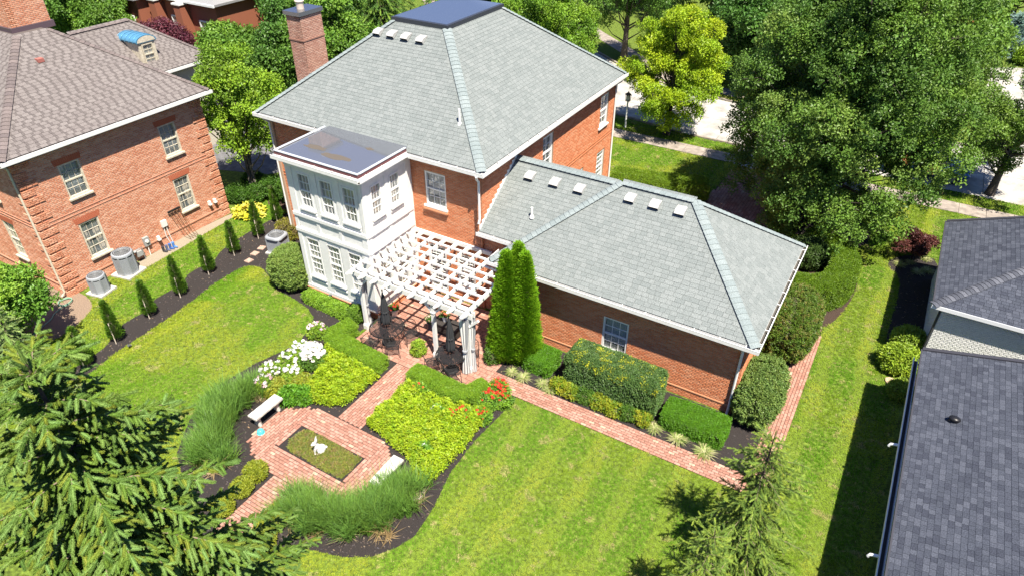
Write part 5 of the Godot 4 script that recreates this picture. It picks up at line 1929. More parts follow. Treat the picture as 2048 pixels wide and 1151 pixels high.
func far_houses() -> void:
	# brick house with a grey roof beyond the purple tree
	var t := thing("brick_house", "distant dark brick house with pale grey roof behind the purple tree", "house", Vector3(-40.6, 0, -20.6))
	var white := mt("white_paint", Color.WHITE)
	var m := MB.new()
	m.box(Vector3(0, 2.2, 0), Vector3(12, 4.4, 7.8))
	for x in [-0.4, 2.6]:
		m.box(Vector3(x, 2.1, 4.3), Vector3(0.75, 4.2, 0.9))
	m.box(Vector3(-2.6, 2.1, 4.6), Vector3(2.6, 4.2, 1.6))
	obj("walls", m, mt("far_brick", Color(0.34, 0.12, 0.07), 0.95, {"grain": ntex("brickface", 0.05, 4, 0.82, 1.0), "scale": 1.0}), t)
	m = MB.new()
	hip_solid(m, -6.35, 6.35, -4.25, 4.25, 4.5, -2.0, 2.0, -0.2, 0.2, 7.6)
	hip_solid(m, -4.2, -1.0, 2.0, 5.8, 4.42, -2.65, -2.55, 2.1, 4.6, 5.9)
	obj("roof", m, mt("far_roof", Color(0.36, 0.36, 0.37), 0.95, {"grain": ntex("shingle", 0.06, 5, 0.66, 1.0), "scale": 0.5}), t)
	for x in [1.1, 4.4]:
		window(t, Vector3(x, 1.6, 3.92), Vector3.BACK, 1.0, 1.5, 2, 2, white, "", 0.09, true, "window", -0.02)
	window(t, Vector3(-2.6, 1.2, 5.42), Vector3.BACK, 1.2, 1.8, 2, 2, white, "", 0.09, true, "window", -0.02)
	m = MB.new()
	m.box(Vector3(0, 4.42, 4.33), Vector3(12.9, 0.16, 0.14))
	for x in [-0.4, 2.6]:
		m.box(Vector3(x, 4.24, 4.3), Vector3(0.9, 0.12, 1.04))
	obj("gutter", m, white, t)
	# pale siding house glimpsed through the trees
	t = thing("siding_house", "pale grey house with horizontal siding half hidden by trees", "house", Vector3(-52, 0, -19.5), 0.1)
	m = MB.new()
	for k in 22:
		m.box(Vector3(0, 0.11 + k * 0.22, 0), Vector3(10, 0.215, 7.0 + (k % 2) * 0.04), Basis())
	obj("walls", m, mt("siding_grey", Color(0.5, 0.5, 0.52), 0.8), t)
	m = MB.new()
	hip_solid(m, -5.6, 5.6, -4.1, 4.1, 5.0, -1.8, 1.8, -0.2, 0.2, 7.6)
	obj("roof", m, mt("far_roof", Color.WHITE), t)
	# house across the street
	t = thing("brick_house", "distant house with pale siding and grey roof across the street", "house", Vector3(2, 0, -78), 0.1)
	m = MB.new()
	m.box(Vector3(0, 2.7, 0), Vector3(16, 5.4, 9))
	obj("walls", m, mt("siding_grey", Color.WHITE), t)
	m = MB.new()
	hip_solid(m, -8.6, 8.6, -5.1, 5.1, 5.5, -4, 4, -0.2, 0.2, 8.6)
	obj("roof", m, mt("far_roof", Color.WHITE), t)
	for x in [-6.0, -3.0, 3.0, 6.0]:
		window(t, Vector3(x, 1.0, 4.53), Vector3.BACK, 1.1, 1.6, 2, 2, mt("white_paint", Color.WHITE), "", 0.09, true, "window", -0.02)

func patio_things() -> void:
	var white := mt("white_paint", Color.WHITE)
	var black := mt("black_iron", Color(0.022, 0.022, 0.024), 0.5)
	# pergola
	var t := thing("pergola", "white wooden pergola with lattice roof over the patio", "pergola")
	var m := MB.new()
	for k in 10:
		var x := -3.72 + k * 0.555
		m = MB.new()
		var wide := 0.06 if k < 9 else 0.1
		m.box(Vector3(x, 2.76, 1.42), Vector3(wide, 0.15, 3.56))
		# tapered tail
		m.quad(Vector3(x - wide * 0.5, 2.835, 3.2), Vector3(x - wide * 0.5, 2.8, 3.46), Vector3(x + wide * 0.5, 2.8, 3.46), Vector3(x + wide * 0.5, 2.835, 3.2))
		m.quad(Vector3(x + wide * 0.5, 2.685, 3.2), Vector3(x + wide * 0.5, 2.76, 3.46), Vector3(x - wide * 0.5, 2.76, 3.46), Vector3(x - wide * 0.5, 2.685, 3.2))
		for s in [-1.0, 1.0]:
			var e: float = wide * 0.5 * s
			m.quad(Vector3(x + e, 2.685, 3.2), Vector3(x + e, 2.76, 3.46), Vector3(x + e, 2.8, 3.46), Vector3(x + e, 2.835, 3.2))
		m.quad(Vector3(x - wide * 0.5, 2.76, 3.46), Vector3(x + wide * 0.5, 2.76, 3.46), Vector3(x + wide * 0.5, 2.8, 3.46), Vector3(x - wide * 0.5, 2.8, 3.46))
		obj("rafter", m, white, t)
	for k in 8:
		m = MB.new()
		m.box(Vector3(-1.2, 2.87, 0.16 + k * 0.405), Vector3(5.2, 0.07, 0.06))
		obj("slat", m, white, t)
	m = MB.new()
	m.box(Vector3(-1.75, 2.76, -0.40), Vector3(3.6, 0.16, 0.08))
	obj("ledger", m, white, t)
	for z in [2.86, 3.02]:
		m = MB.new()
		m.box(Vector3(-1.2, 2.58, z), Vector3(5.25, 0.2, 0.05))
		obj("beam", m, white, t)
	for x in [-3.6, -0.28, 1.2]:
		m = MB.new()
		m.box(Vector3(x, 1.35, 2.94), Vector3(0.13, 2.65, 0.11))
		m.box(Vector3(x, 0.12, 2.94), Vector3(0.2, 0.2, 0.18))
		m.box(Vector3(x, 0.25, 2.94), Vector3(0.17, 0.06, 0.15))
		m.box(Vector3(x, 2.1, 2.94), Vector3(0.17, 0.05, 0.15))
		for s in [-1.0, 1.0]:
			m.bar(Vector3(x + s * 0.06, 2.1, 2.94), Vector3(x + s * 0.42, 2.47, 2.94), 0.06, 0.08)
		obj("post", m, white, t)
	# curtains tied to the outer posts
	for c in [[-3.6, 2.82, 1.0], [1.13, 3.1, 1.0], [1.32, 2.88, 0.75]]:
		curtain(Vector3(c[0], 0, c[1]), c[2], "grey and white striped curtain tied to the pergola post " + ("beside the white bay" if c[0] < 0 else ("next to the smaller table" if c[2] > 0.9 else "next to the tall arborvitae")))
	# tables, parasols and chairs
	for q in [[-2.32, 3.2, 0.66, "larger round black mesh table by the clipped hedge", "black folded parasol standing in the larger table"], [0.6, 3.22, 0.56, "smaller round black mesh table between the pergola posts", "black folded parasol standing in the smaller table"]]:
		table(Vector3(q[0], 0.03, q[1]), q[2], q[3], black)
		parasol(Vector3(q[0], 0.03, q[1]), q[4])
	var proto: Node3D = null
	var spots := [[-1.55, 2.75, -2.2, "larger"], [-1.72, 3.62, -0.95, "larger"], [-2.5, 3.98 - 0.06, 0.1, "larger"], [-3.0, 2.55, 2.4, "larger"], [0.95, 3.7, -0.5, "smaller"], [0.05, 3.6, 0.9, "smaller"], [-0.08, 2.72, 2.2, "smaller"], [1.0, 2.55, -2.6, "smaller"]]
	for s in spots:
		var label: String = "black wire mesh chair drawn up to the %s round table" % s[3]
		if proto == null:
			proto = chair(label, black)
			proto.position = Vector3(s[0], 0.03, s[1])
			proto.rotation.y = s[2] + PI
		else:
			dup(proto, "patio_chair", label, Vector3(s[0], 0.03, s[1]), s[2] + PI)
	# dark wicker box and pots
	t = thing("storage_bench", "dark woven storage bench on the patio behind the smaller table", "bench", Vector3(-0.75, 0.03, 1.55))
	m = MB.new()
	for k in 9:
		m.box(Vector3(0, 0.03 + k * 0.043, 0), Vector3(1.1 + 0.012 * (k % 2), 0.04, 0.46 + 0.012 * (k % 2)))
	obj("body", m, mt("wicker_dark", Color(0.035, 0.03, 0.028), 0.8), t)
	m = MB.new()
	m.box(Vector3(0, 0.44, 0), Vector3(1.16, 0.06, 0.52))
	obj("lid", m, mt("wicker_dark", Color.WHITE), t)
	pot("flower_pot", "white pot of red geraniums beside the bay", Vector3(-3.2, 0.03, 1.75), 0.17, 0.3, Color(0.7, 0.68, 0.64), Color(0.62, 0.05, 0.035))
	pot("flower_pot", "pale pot of coral flowers standing on the dark storage bench", Vector3(-0.9, 0.5, 1.5), 0.13, 0.24, Color(0.72, 0.72, 0.7), Color(0.75, 0.22, 0.12))
	pot("flower_pot", "dark blue pot of pale flowers at the end of the storage bench", Vector3(-1.42, 0.03, 1.75), 0.15, 0.42, Color(0.02, 0.03, 0.07), Color(0.7, 0.5, 0.4))
	# bright green potted shrub by the path
	shrub("potted_shrub", "small lime green shrub at the patio edge by the middle post", "shrub", Vector3(-0.95, 0.03, 3.15), Vector3(0.22, 0.28, 0.22), "cover", 0.9, 90, [Color(0.22, 0.36, 0.03), Color(0.3, 0.42, 0.04)])
	shrub("patio_shrub", "dark leafy shrub on the patio under the arborvitae", "shrub", Vector3(1.62, 0.03, 2.1), Vector3(0.25, 0.3, 0.25), "cover", 0.9, 80, [Color(0.07, 0.16, 0.02), Color(0.1, 0.2, 0.03)])
	# brick steps to the door
	t = thing("brick_steps", "two brick steps in front of the glazed rear door", "steps", Vector3(-2.57, 0.03, 0.2))
	var bx := []
	var bt := []
	for s in [[0.0, 0.9, 0.09], [-0.12, 0.55, 0.18]]:
		m = MB.new()
		m.box(Vector3(0, s[2] * 0.5 - 0.012, s[0] - 0.02 + 0.0), Vector3(1.6 if s[2] < 0.1 else 1.3, s[2] - 0.02, s[1]))
		obj("step", m, mt("joint_sand", Color.WHITE), t)
		var hw := 0.8 if s[2] < 0.1 else 0.65
		brick_rows(V2([-hw, s[0] - 0.02 - s[1] * 0.5, hw, s[0] - 0.02 - s[1] * 0.5, hw, s[0] - 0.02 + s[1] * 0.5, -hw, s[0] - 0.02 + s[1] * 0.5]), Vector2(0, 1), 0.2, 0.1, V2([]), 0.5, s[2], bx, bt)
	pieces(t, "brick", "bricks", brick_mesh, bx, bt, PAVER_TONES, "paver")
	# covered barbecue near the garage corner
	t = thing("gas_grill", "grey gas grill standing against the garage corner", "grill", Vector3(1.45, 0.03, 0.85))
	m = MB.new()
	m.box(Vector3(0, 0.42, 0), Vector3(0.95, 0.7, 0.5))
	obj("cabinet", m, mt("grill_grey", Color(0.16, 0.165, 0.17), 0.5), t)
	m = MB.new()
	var rings := []
	for x in [-0.42, 0.42]:
		var q := []
		for k in 12:
			var a := TAU * k / 12.0
			q.append(Vector3(x, 0.86 + maxf(sin(a), -0.2) * 0.22, cos(a) * 0.26))
		rings.append(q)
	m.ring_strip(rings)
	obj("hood", m, mt("grill_lid", Color(0.3, 0.31, 0.32), 0.35, {"metal": 0.7}), t)
	m = MB.new()
	m.tube([Vector3(-0.3, 0.9, 0.29), Vector3(0.3, 0.9, 0.29)], [0.015, 0.015], 8)
	obj("handle", m, mt("grill_grey", Color.WHITE), t)

func curtain(at: Vector3, fat: float, label: String) -> void:
	var t := thing("pergola_curtain", label, "curtain", at, rng.randf() * 0.5, "curtains on the pergola posts")
	var strips := [MB.new(), MB.new()]
	var n := 48
	var hs := [0.05, 0.3, 0.6, 0.9, 1.05, 1.2, 1.5, 1.9, 2.3, 2.45]
	var rs := [0.115, 0.105, 0.09, 0.065, 0.055, 0.065, 0.09, 0.11, 0.125, 0.125]
	for k in n:
		for e in hs.size() - 1:
			var c := []
			for g in [[k, e], [k + 1, e], [k + 1, e + 1], [k, e + 1]]:
				var a: float = TAU * (g[0] % n) / n
				var rr: float = rs[g[1]] * fat * (1.0 + 0.22 * sin(a * 8.0 + g[1] * 0.15))
				c.append(Vector3(cos(a) * rr * 1.15, hs[g[1]], sin(a) * rr * 0.75))
			strips[0 if int(k / 3.0) % 2 else 1].quad(c[1], c[0], c[3], c[2])
	obj("white_stripes", strips[0], mt("curtain_white", Color(0.66, 0.66, 0.65), 0.9), t)
	obj("grey_stripes", strips[1], mt("curtain_grey", Color(0.26, 0.27, 0.29), 0.9), t)
	var m := MB.new()
	m.lathe(Vector3(0, 1.02, 0), [[0.1 * fat, 0.0], [0.105 * fat, 0.04], [0.1 * fat, 0.07]], 14)
	obj("tie", m, mt("curtain_grey", Color.WHITE), t)

func table(at: Vector3, r: float, label: String, black: Material) -> void:
	var t := thing("patio_table", label, "table", at, 0.2, "round patio tables")
	var m := MB.new()
	var rim := []
	for e in [[r - 0.03, 0.71], [r, 0.715], [r, 0.74], [r - 0.03, 0.745], [r - 0.03, 0.71]]:
		var q := []
		for k in 32:
			q.append(Vector3(cos(TAU * k / 32.0) * e[0], e[1], sin(TAU * k / 32.0) * e[0]))
		rim.append(q)
	m.ring_strip(rim, false)
	var n := 22
	for k in n:
		var x := -r + 2.0 * r * (k + 0.5) / n
		var l := sqrt(maxf(r * r - x * x, 0.0)) - 0.02
		m.box(Vector3(x, 0.755, 0), Vector3(0.018, 0.008, l * 2.0))
		m.box(Vector3(0, 0.762, x), Vector3(l * 2.0, 0.008, 0.018))
	obj("top", m, black, t)
	for k in 4:
		var a := TAU * (k + 0.5) / 4.0
		var d := Vector3(cos(a), 0, sin(a))
		m = MB.new()
		m.tube([d * r * 0.75 + Vector3(0, 0.71, 0), d * r * 0.5 + Vector3(0, 0.4, 0), d * r * 0.6 + Vector3(0, 0.15, 0), d * r * 0.78 + Vector3(0, 0.01, 0)], [0.014, 0.014, 0.014, 0.014], 7)
		obj("leg", m, black, t)
	m = MB.new()
	var pts := []
	var rad := []
	for q in 25:
		pts.append(Vector3(cos(TAU * q / 24.0), 0, sin(TAU * q / 24.0)) * r * 0.52 + Vector3(0, 0.36, 0))
		rad.append(0.009)
	m.tube(pts, rad, 5)
	obj("stretcher", m, black, t)

func parasol(at: Vector3, label: String) -> void:
	var t := thing("folded_parasol", label, "parasol", at, 0.0, "folded parasols")
	var cloth := mt("parasol_cloth", Color(0.030, 0.032, 0.037), 0.85)
	var m := MB.new()
	m.lathe(Vector3.ZERO, [[0.26, 0.0], [0.26, 0.04], [0.2, 0.08], [0.05, 0.12], [0.04, 0.3]], 18)
	obj("base", m, mt("black_iron", Color.WHITE), t)
	m = MB.new()
	m.tube([Vector3(0, 0.1, 0), Vector3(0, 2.38, 0)], [0.02, 0.018], 8)
	obj("pole", m, mt("black_iron", Color.WHITE), t)
	m = MB.new()
	var rings := []
	for e in [[0.92, 0.08], [0.97, 0.15], [1.1, 0.145], [1.4, 0.125], [1.75, 0.105], [2.05, 0.075], [2.25, 0.04], [2.36, 0.012]]:
		var q := []
		for k in 32:
			var a := TAU * k / 32.0
			var f := 1.0 + 0.26 * cos(a * 8.0) * (1.0 if e[0] < 2.0 else 0.4) + 0.06 * sin(a * 3.0 + e[0] * 2.0)
			q.append(Vector3(cos(a) * e[1] * f, e[0], sin(a) * e[1] * f))
		rings.append(q)
	m.ring_strip(rings)
	obj("canopy", m, cloth, t)
	m = MB.new()
	m.lathe(Vector3(0, 1.45, 0), [[0.145, 0.0], [0.147, 0.03], [0.14, 0.05]], 16)
	obj("strap", m, cloth, t)
	m = MB.new()
	m.ball(Vector3(0, 2.41, 0), Vector3(0.03, 0.05, 0.03), 6, 8)
	obj("finial", m, mt("black_iron", Color.WHITE), t)

func chair(label: String, black: Material) -> Node3D:
	# faces +z; the back is at -z
	var t := thing("patio_chair", label, "chair", Vector3.ZERO, 0.0, "wire mesh patio chairs")
	var m := MB.new()
	var n := 12
	for k in n:
		var x := -0.23 + 0.46 * (k + 0.5) / n
		m.box(Vector3(x, 0.43, 0), Vector3(0.014, 0.006, 0.44))
		m.box(Vector3(0, 0.436, x), Vector3(0.46, 0.006, 0.014))
	var ring := func(pts: Array, r: float):
		var rad := []
		for q in pts:
			rad.append(r)
		m.tube(pts, rad, 6)
	ring.call([Vector3(-0.24, 0.433, 0.22), Vector3(0.24, 0.433, 0.22), Vector3(0.24, 0.433, -0.22), Vector3(-0.24, 0.433, -0.22), Vector3(-0.24, 0.433, 0.22)], 0.011)
	obj("seat", m, black, t)
	m = MB.new()
	var arc := []
	for k in 13:
		var a := PI * k / 12.0
		arc.append(Vector3(cos(a) * 0.26, 0.68 + sin(a) * 0.2, -0.24 - sin(a) * 0.1))
	ring = func(pts: Array, r: float):
		var rad := []
		for q in pts:
			rad.append(r)
		m.tube(pts, rad, 6)
	ring.call([Vector3(0.25, 0.43, -0.2)] + arc + [Vector3(-0.25, 0.43, -0.2)], 0.012)
	for k in 9:
		var x := -0.2 + 0.4 * k / 8.0
		var top := 0.68 + sqrt(maxf(1.0 - pow(x / 0.26, 2.0), 0.0)) * 0.2
		m.tube([Vector3(x, 0.43, -0.22), Vector3(x, top, -0.24 - (top - 0.68) * 0.5)], [0.005, 0.005], 4)
	for y in [0.52, 0.6, 0.68, 0.76]:
		m.tube([Vector3(-0.24, y, -0.235), Vector3(0.24, y, -0.235)], [0.005, 0.005], 4)
	obj("backrest", m, black, t)
	for s in [-1.0, 1.0]:
		m = MB.new()
		m.tube([Vector3(s * 0.26, 0.66, -0.26), Vector3(s * 0.29, 0.67, 0.05), Vector3(s * 0.28, 0.64, 0.2), Vector3(s * 0.25, 0.44, 0.21)], [0.011, 0.011, 0.011, 0.011], 6)
		obj("armrest", m, black, t)
		for z in [0.21, -0.21]:
			m = MB.new()
			m.tube([Vector3(s * 0.24, 0.43, z), Vector3(s * 0.26, 0.0, z * 1.15)], [0.011, 0.011], 6)
			obj("leg", m, black, t)
	return t

func pot(called: String, label: String, at: Vector3, r: float, h: float, c: Color, fc: Color) -> void:
	var t := thing(called, label, "flower pot", at)
	var m := MB.new()
	m.lathe(Vector3.ZERO, [[r * 0.65, 0.0], [r * 0.9, h * 0.7], [r, h * 0.9], [r * 1.06, h * 0.92], [r * 1.06, h], [r * 0.9, h], [r * 0.88, h - 0.04]], 18)
	obj("pot", m, mt("pot" + c.to_html(), c, 0.5), t)
	var xf := []
	var cl := []
	var fx := []
	var fl := []
	for k in 40:
		var d := Vector3(rng.randfn(), absf(rng.randfn()) + 0.2, rng.randfn()).normalized()
		xf.append(Transform3D(facing(d).scaled_local(Vector3.ONE * 0.8), Vector3(0, h, 0) + d * r * rng.randf_range(0.3, 1.2)))
		cl.append(jit(Color(0.09, 0.2, 0.03)))
	for k in 12:
		var d := Vector3(rng.randfn(), absf(rng.randfn()) + 0.4, rng.randfn()).normalized()
		fx.append(Transform3D(facing(d).scaled_local(Vector3.ONE * rng.randf_range(0.6, 1.0)), Vector3(0, h + 0.02, 0) + d * r * 1.25))
		fl.append(jit(fc, 0.2))
	many("leaves", clump.cover, leaf_mat("cover"), xf, cl, t)
	many("blooms", clump.flower, leaf_mat("petal", 0.6, 0.3), fx, fl, t)

func stone_bench(label: String, at: Vector3, turn: float) -> void:
	var t := thing("stone_bench", label, "bench", at, turn, "stone benches on the garden square")
	var stone := mt("bench_stone", Color(0.72, 0.70, 0.64), 0.85, {"grain": ntex("concrete", 0.012, 5, 0.72, 1.0), "scale": 0.6, "bump": 0.3})
	var m := MB.new()
	m.box(Vector3(0, 0.44, 0), Vector3(1.15, 0.07, 0.38))
	m.box(Vector3(0, 0.395, 0), Vector3(1.05, 0.025, 0.32))
	obj("seat", m, stone, t)
	for s in [-1.0, 1.0]:
		m = MB.new()
		var rings := []
		for e in [[0.0, 0.13], [0.06, 0.12], [0.12, 0.09], [0.25, 0.085], [0.34, 0.12], [0.385, 0.14]]:
			rings.append([Vector3(s * 0.4 - 0.06, e[0], -e[1]), Vector3(s * 0.4 + 0.06, e[0], -e[1]), Vector3(s * 0.4 + 0.06, e[0], e[1]), Vector3(s * 0.4 - 0.06, e[0], e[1])])
		m.ring_strip(rings)
		obj("leg", m, stone, t)

func garden_things() -> void:
	stone_bench("white stone bench on the garden square beside the white flowers", Vector3(-3.3, 0.03, 8.25), PI / 2)
	stone_bench("stone bench half hidden by the tall grass on the garden square", Vector3(1.78, 0.03, 8.25), PI / 2)
	# rabbit statue: sits upright, ears back
	var t := thing("rabbit_statue", "small white rabbit statue sitting in the planted rectangle", "statue", Vector3(-0.75, 0.03, 8.47), -0.6)
	var st := mt("white_cast_stone", Color(0.80, 0.79, 0.77), 0.8, {"grain": ntex("concrete", 0.012, 5, 0.72, 1.0), "scale": 2.0})
	var m := MB.new()
	m.ball(Vector3(0, 0.15, -0.04), Vector3(0.125, 0.155, 0.16), 10, 16)
	m.ball(Vector3(0, 0.27, 0.06), Vector3(0.09, 0.13, 0.09), 10, 14)
	m.ball(Vector3(0, 0.43, 0.12), Vector3(0.068, 0.07, 0.09), 10, 14)
	m.ball(Vector3(0, 0.41, 0.195), Vector3(0.04, 0.035, 0.04), 8, 10)
	for s in [-1.0, 1.0]:
		m.ball(Vector3(s * 0.095, 0.11, -0.02), Vector3(0.06, 0.1, 0.11), 8, 12)
		m.ball(Vector3(s * 0.075, 0.035, 0.13), Vector3(0.035, 0.035, 0.09), 8, 10)
		m.tube([Vector3(s * 0.05, 0.25, 0.12), Vector3(s * 0.045, 0.12, 0.16), Vector3(s * 0.045, 0.02, 0.17)], [0.03, 0.026, 0.03], 8)
	m.ball(Vector3(0, 0.14, -0.2), Vector3(0.045, 0.045, 0.04), 8, 10)
	obj("body", m, st, t)
	for s in [-1.0, 1.0]:
		m = MB.new()
		m.tube([Vector3(s * 0.035, 0.47, 0.09), Vector3(s * 0.055, 0.57, 0.05), Vector3(s * 0.06, 0.66, 0.02)], [0.02, 0.03, 0.01], 8)
		obj("ear", m, st, t)
	# moss bed in the rectangle
	cover("moss_carpet", "low mossy ground cover round the rabbit statue", [-1.85, 8.05, -1.2, 8.0, -0.2, 8.02, 0.5, 8.06, 0.53, 8.6, 0.5, 8.9, -0.3, 8.93, -1.0, 8.9, -1.7, 8.93, -1.9, 8.6], 0.05, "tiny", 1.3, 900.0, [Color(0.20, 0.245, 0.045), Color(0.26, 0.28, 0.05), Color(0.17, 0.21, 0.05), Color(0.27, 0.2, 0.09)])
	# concrete ring, glazed ball, stepping stones
	t = thing("concrete_ring", "round concrete ring planter lying in the mulch beside the tall grass", "planter", Vector3(2.78, 0.01, 8.2))
	m = MB.new()
	var rings := []
	for e in [[0.17, 0.0], [0.27, 0.0], [0.285, 0.06], [0.27, 0.12], [0.2, 0.125], [0.175, 0.1], [0.17, 0.0]]:
		var q := []
		for k in 24:
			q.append(Vector3(cos(TAU * k / 24.0) * e[0], e[1], sin(TAU * k / 24.0) * e[0]))
		rings.append(q)
	m.ring_strip(rings, false)
	obj("ring", m, mt("ring_concrete", Color(0.45, 0.43, 0.36), 0.95, {"grain": ntex("concrete", 0.012, 5, 0.72, 1.0), "scale": 1.0, "bump": 0.4}), t)
	var xf := []
	var cl := []
	for k in 26:
		xf.append(Transform3D(facing(Vector3.UP).scaled_local(Vector3.ONE * 0.8), Vector3(rng.randfn() * 0.06, 0.05, rng.randfn() * 0.06)))
		cl.append(jit(Color(0.12, 0.16, 0.04)))
	many("plants", clump.cover, leaf_mat("cover"), xf, cl, t)
	t = thing("garden_toad_house", "small turquoise glazed dome at the end of the white stone bench", "ornament", Vector3(-2.98, 0.03, 8.86))
	m = MB.new()
	m.lathe(Vector3.ZERO, [[0.1, 0.0], [0.115, 0.05], [0.1, 0.11], [0.05, 0.14], [0.01, 0.145]], 16)
	obj("dome", m, mt("turquoise_glaze", Color(0.08, 0.42, 0.48), 0.2), t)
	m = MB.new()
	m.lathe(Vector3.ZERO, [[0.13, -0.01], [0.13, 0.012], [0.1, 0.014]], 16)
	obj("foot", m, mt("turquoise_glaze", Color.WHITE), t)
	var k2 := 0
	for p in [[-11.27, 1.99], [-11.5, 1.44], [-11.6, 0.95]]:
		m = MB.new()
		m.box(Vector3(0, 0.012, 0), Vector3(0.3, 0.045, 0.3))
		var o := obj("stepping_stone", m, mt("stepping_pink", Color(0.52, 0.36, 0.29), 0.9, {"grain": ntex("concrete", 0.012, 5, 0.72, 1.0), "scale": 1.0}))
		o.position = Vector3(p[0], 0.012, p[1])
		o.rotation.y = 0.15 * k2
		tag(o, "square pink paving stone set in the dark mulch near the cooling unit", "stepping stone", "square stepping stones in the mulch")
		k2 += 1
	for p in [[14.2, -4.22, 0.22, Color(0.55, 0.42, 0.28), "tan flat stone in the grass beside the white house"], [14.72, -4.26, 0.22, Color(0.4, 0.4, 0.4), "grey flat stone in the grass beside the white house"]]:
		m = MB.new()
		var pts := PackedVector2Array()
		for q in 8:
			pts.append(Vector2(cos(TAU * q / 8.0 + 0.4), sin(TAU * q / 8.0 + 0.4)) * p[2] * rng.randf_range(0.85, 1.15))
		m.prism(pts, 0.0, 0.06)
		var o := obj("flat_stone", m, mt("stone" + str(p[0]), p[3], 0.95, {"grain": ntex("concrete", 0.012, 5, 0.72, 1.0), "scale": 1.0}))
		o.position = Vector3(p[0], 0, p[1])
		tag(o, p[4], "stone")
	# cooling units
	ac_unit("air_conditioner", "round grey air conditioning unit against the neighbouring house, nearer its downspout", Vector3(-14.72, 0, 6.75), 0.33, 0.75)
	ac_unit("air_conditioner", "larger round grey air conditioning unit beside the meters of the neighbouring house", Vector3(-15.0, 0, 5.3), 0.40, 0.98)
	ac_unit("air_conditioner", "square pale air conditioning unit in the mulch behind the round shrub", Vector3(-10.72, 0, 0.69), 0.36, 0.8, true)
	# meters and pipes on the neighbour's wall
	var grey := mt("meter_grey", Color(0.3, 0.31, 0.31), 0.6)
	var pale := mt("meter_white", Color(0.7, 0.69, 0.66), 0.6)
	t = thing("gas_meter", "small grey gas meter with pipes low on the neighbouring wall", "meter", Vector3(-15.36, 0, 4.45))
	m = MB.new()
	m.box(Vector3(0.02, 0.42, 0), Vector3(0.2, 0.24, 0.26))
	m.ball(Vector3(0.06, 0.6, 0.18), Vector3(0.09, 0.05, 0.09), 6, 10)
	obj("body", m, grey, t)
	m = MB.new()
	m.tube([Vector3(0.02, 0.0, -0.2), Vector3(0.02, 0.62, -0.2), Vector3(0.02, 0.62, 0.2), Vector3(0.02, 0.3, 0.28)], [0.02, 0.02, 0.02, 0.02], 7)
	obj("pipe", m, grey, t)
	t = thing("electric_meter", "grey electricity meter box on the neighbouring wall", "meter", Vector3(-15.44, 0, 3.92))
	m = MB.new()
	m.box(Vector3(0, 0.72, 0), Vector3(0.13, 0.42, 0.26))
	obj("box", m, grey, t)
	m = MB.new()
	m.tube([Vector3(0.07, 0.75, 0), Vector3(0.12, 0.75, 0)], [0.08, 0.07], 14)
	obj("dial", m, pale, t)
	m = MB.new()
	m.tube([Vector3(0.0, 0.5, 0), Vector3(0.0, -0.05, 0)], [0.025, 0.025], 8)
	obj("conduit", m, pale, t)
	t = thing("utility_box", "white utility box with conduits between the meters and the rakes", "box", Vector3(-15.45, 0, 2.88))
	m = MB.new()
	m.box(Vector3(0, 1.12, 0), Vector3(0.12, 0.3, 0.26))
	obj("box", m, pale, t)
	for z in [-0.06, 0.05]:
		m = MB.new()
		m.tube([Vector3(0, 0.97, z), Vector3(0, 0.5, z * 1.5), Vector3(0, -0.05, z - 0.1)], [0.022, 0.022, 0.022], 7)
		obj("conduit", m, pale, t)
	for q in [[0.42, 1.05], [0.12, 1.05], [3.35, 0.62]]:
		m = MB.new()
		m.box(Vector3(0, 0, 0), Vector3(0.12, 0.14, 0.12))
		m.box(Vector3(0.03, -0.09, 0), Vector3(0.14, 0.05, 0.14))
		var o := obj("vent_hood", m, pale)
		o.position = Vector3(-15.42, q[1], q[0])
		tag(o, "small white vent hood on the neighbouring brick wall", "vent", "white vent hoods on the neighbouring wall")
	var k := 0
	for z in [2.0, 2.14, 2.27, 2.4]:
		t = thing("garden_tool", "long-handled garden tool leaning against the neighbouring wall beside the white utility box", "tool", Vector3(-15.1, 0, z), 0.0, "long-handled tools leaning on the wall")
		m = MB.new()
		m.tube([Vector3(0.12, 0.0, -0.3), Vector3(-0.33, 1.5, 0.1 * k * 0.3)], [0.014, 0.014], 7)
		obj("handle", m, mt("tool_wood", Color(0.2, 0.11, 0.06), 0.7), t)
		m = MB.new()
		m.box(Vector3(-0.31, 1.52, 0.03 * k), Vector3(0.03, 0.09, 0.16))
		for q in 5:
			m.bar(Vector3(-0.3, 1.5, 0.03 * k - 0.07 + q * 0.035), Vector3(-0.24, 1.58, 0.03 * k - 0.07 + q * 0.035), 0.008, 0.008)
		obj("head", m, mt("black_iron", Color.WHITE), t)
		k += 1
	k = 0
	for c in [Color(0.04, 0.04, 0.05), Color(0.1, 0.12, 0.2), Color(0.05, 0.12, 0.35), Color(0.08, 0.2, 0.5)]:
		t = thing("work_boot", ["black", "dark grey", "navy blue", "blue"][k] + " rubber boot standing at the foot of the neighbouring wall", "boot", Vector3(-15.15 + 0.02 * k, 0.01, 3.45 - k * 0.16), 0.3)
		m = MB.new()
		m.tube([Vector3(0, 0.06, 0), Vector3(0, 0.28, 0)], [0.055, 0.065], 10)
		obj("shaft", m, mt("boot%d" % k, c, 0.5), t)
		m = MB.new()
		m.ball(Vector3(0.08, 0.05, 0), Vector3(0.13, 0.055, 0.05), 8, 12)
		obj("foot", m, mt("boot%d" % k, c, 0.5), t)
		k += 1
	# green hose coiled at the corner
	t = thing("garden_hose", "pale green garden hose trailing across the bare soil", "hose", Vector3(-14.9, 0.02, 8.0))
	m = MB.new()
	var pts := []
	var rad := []
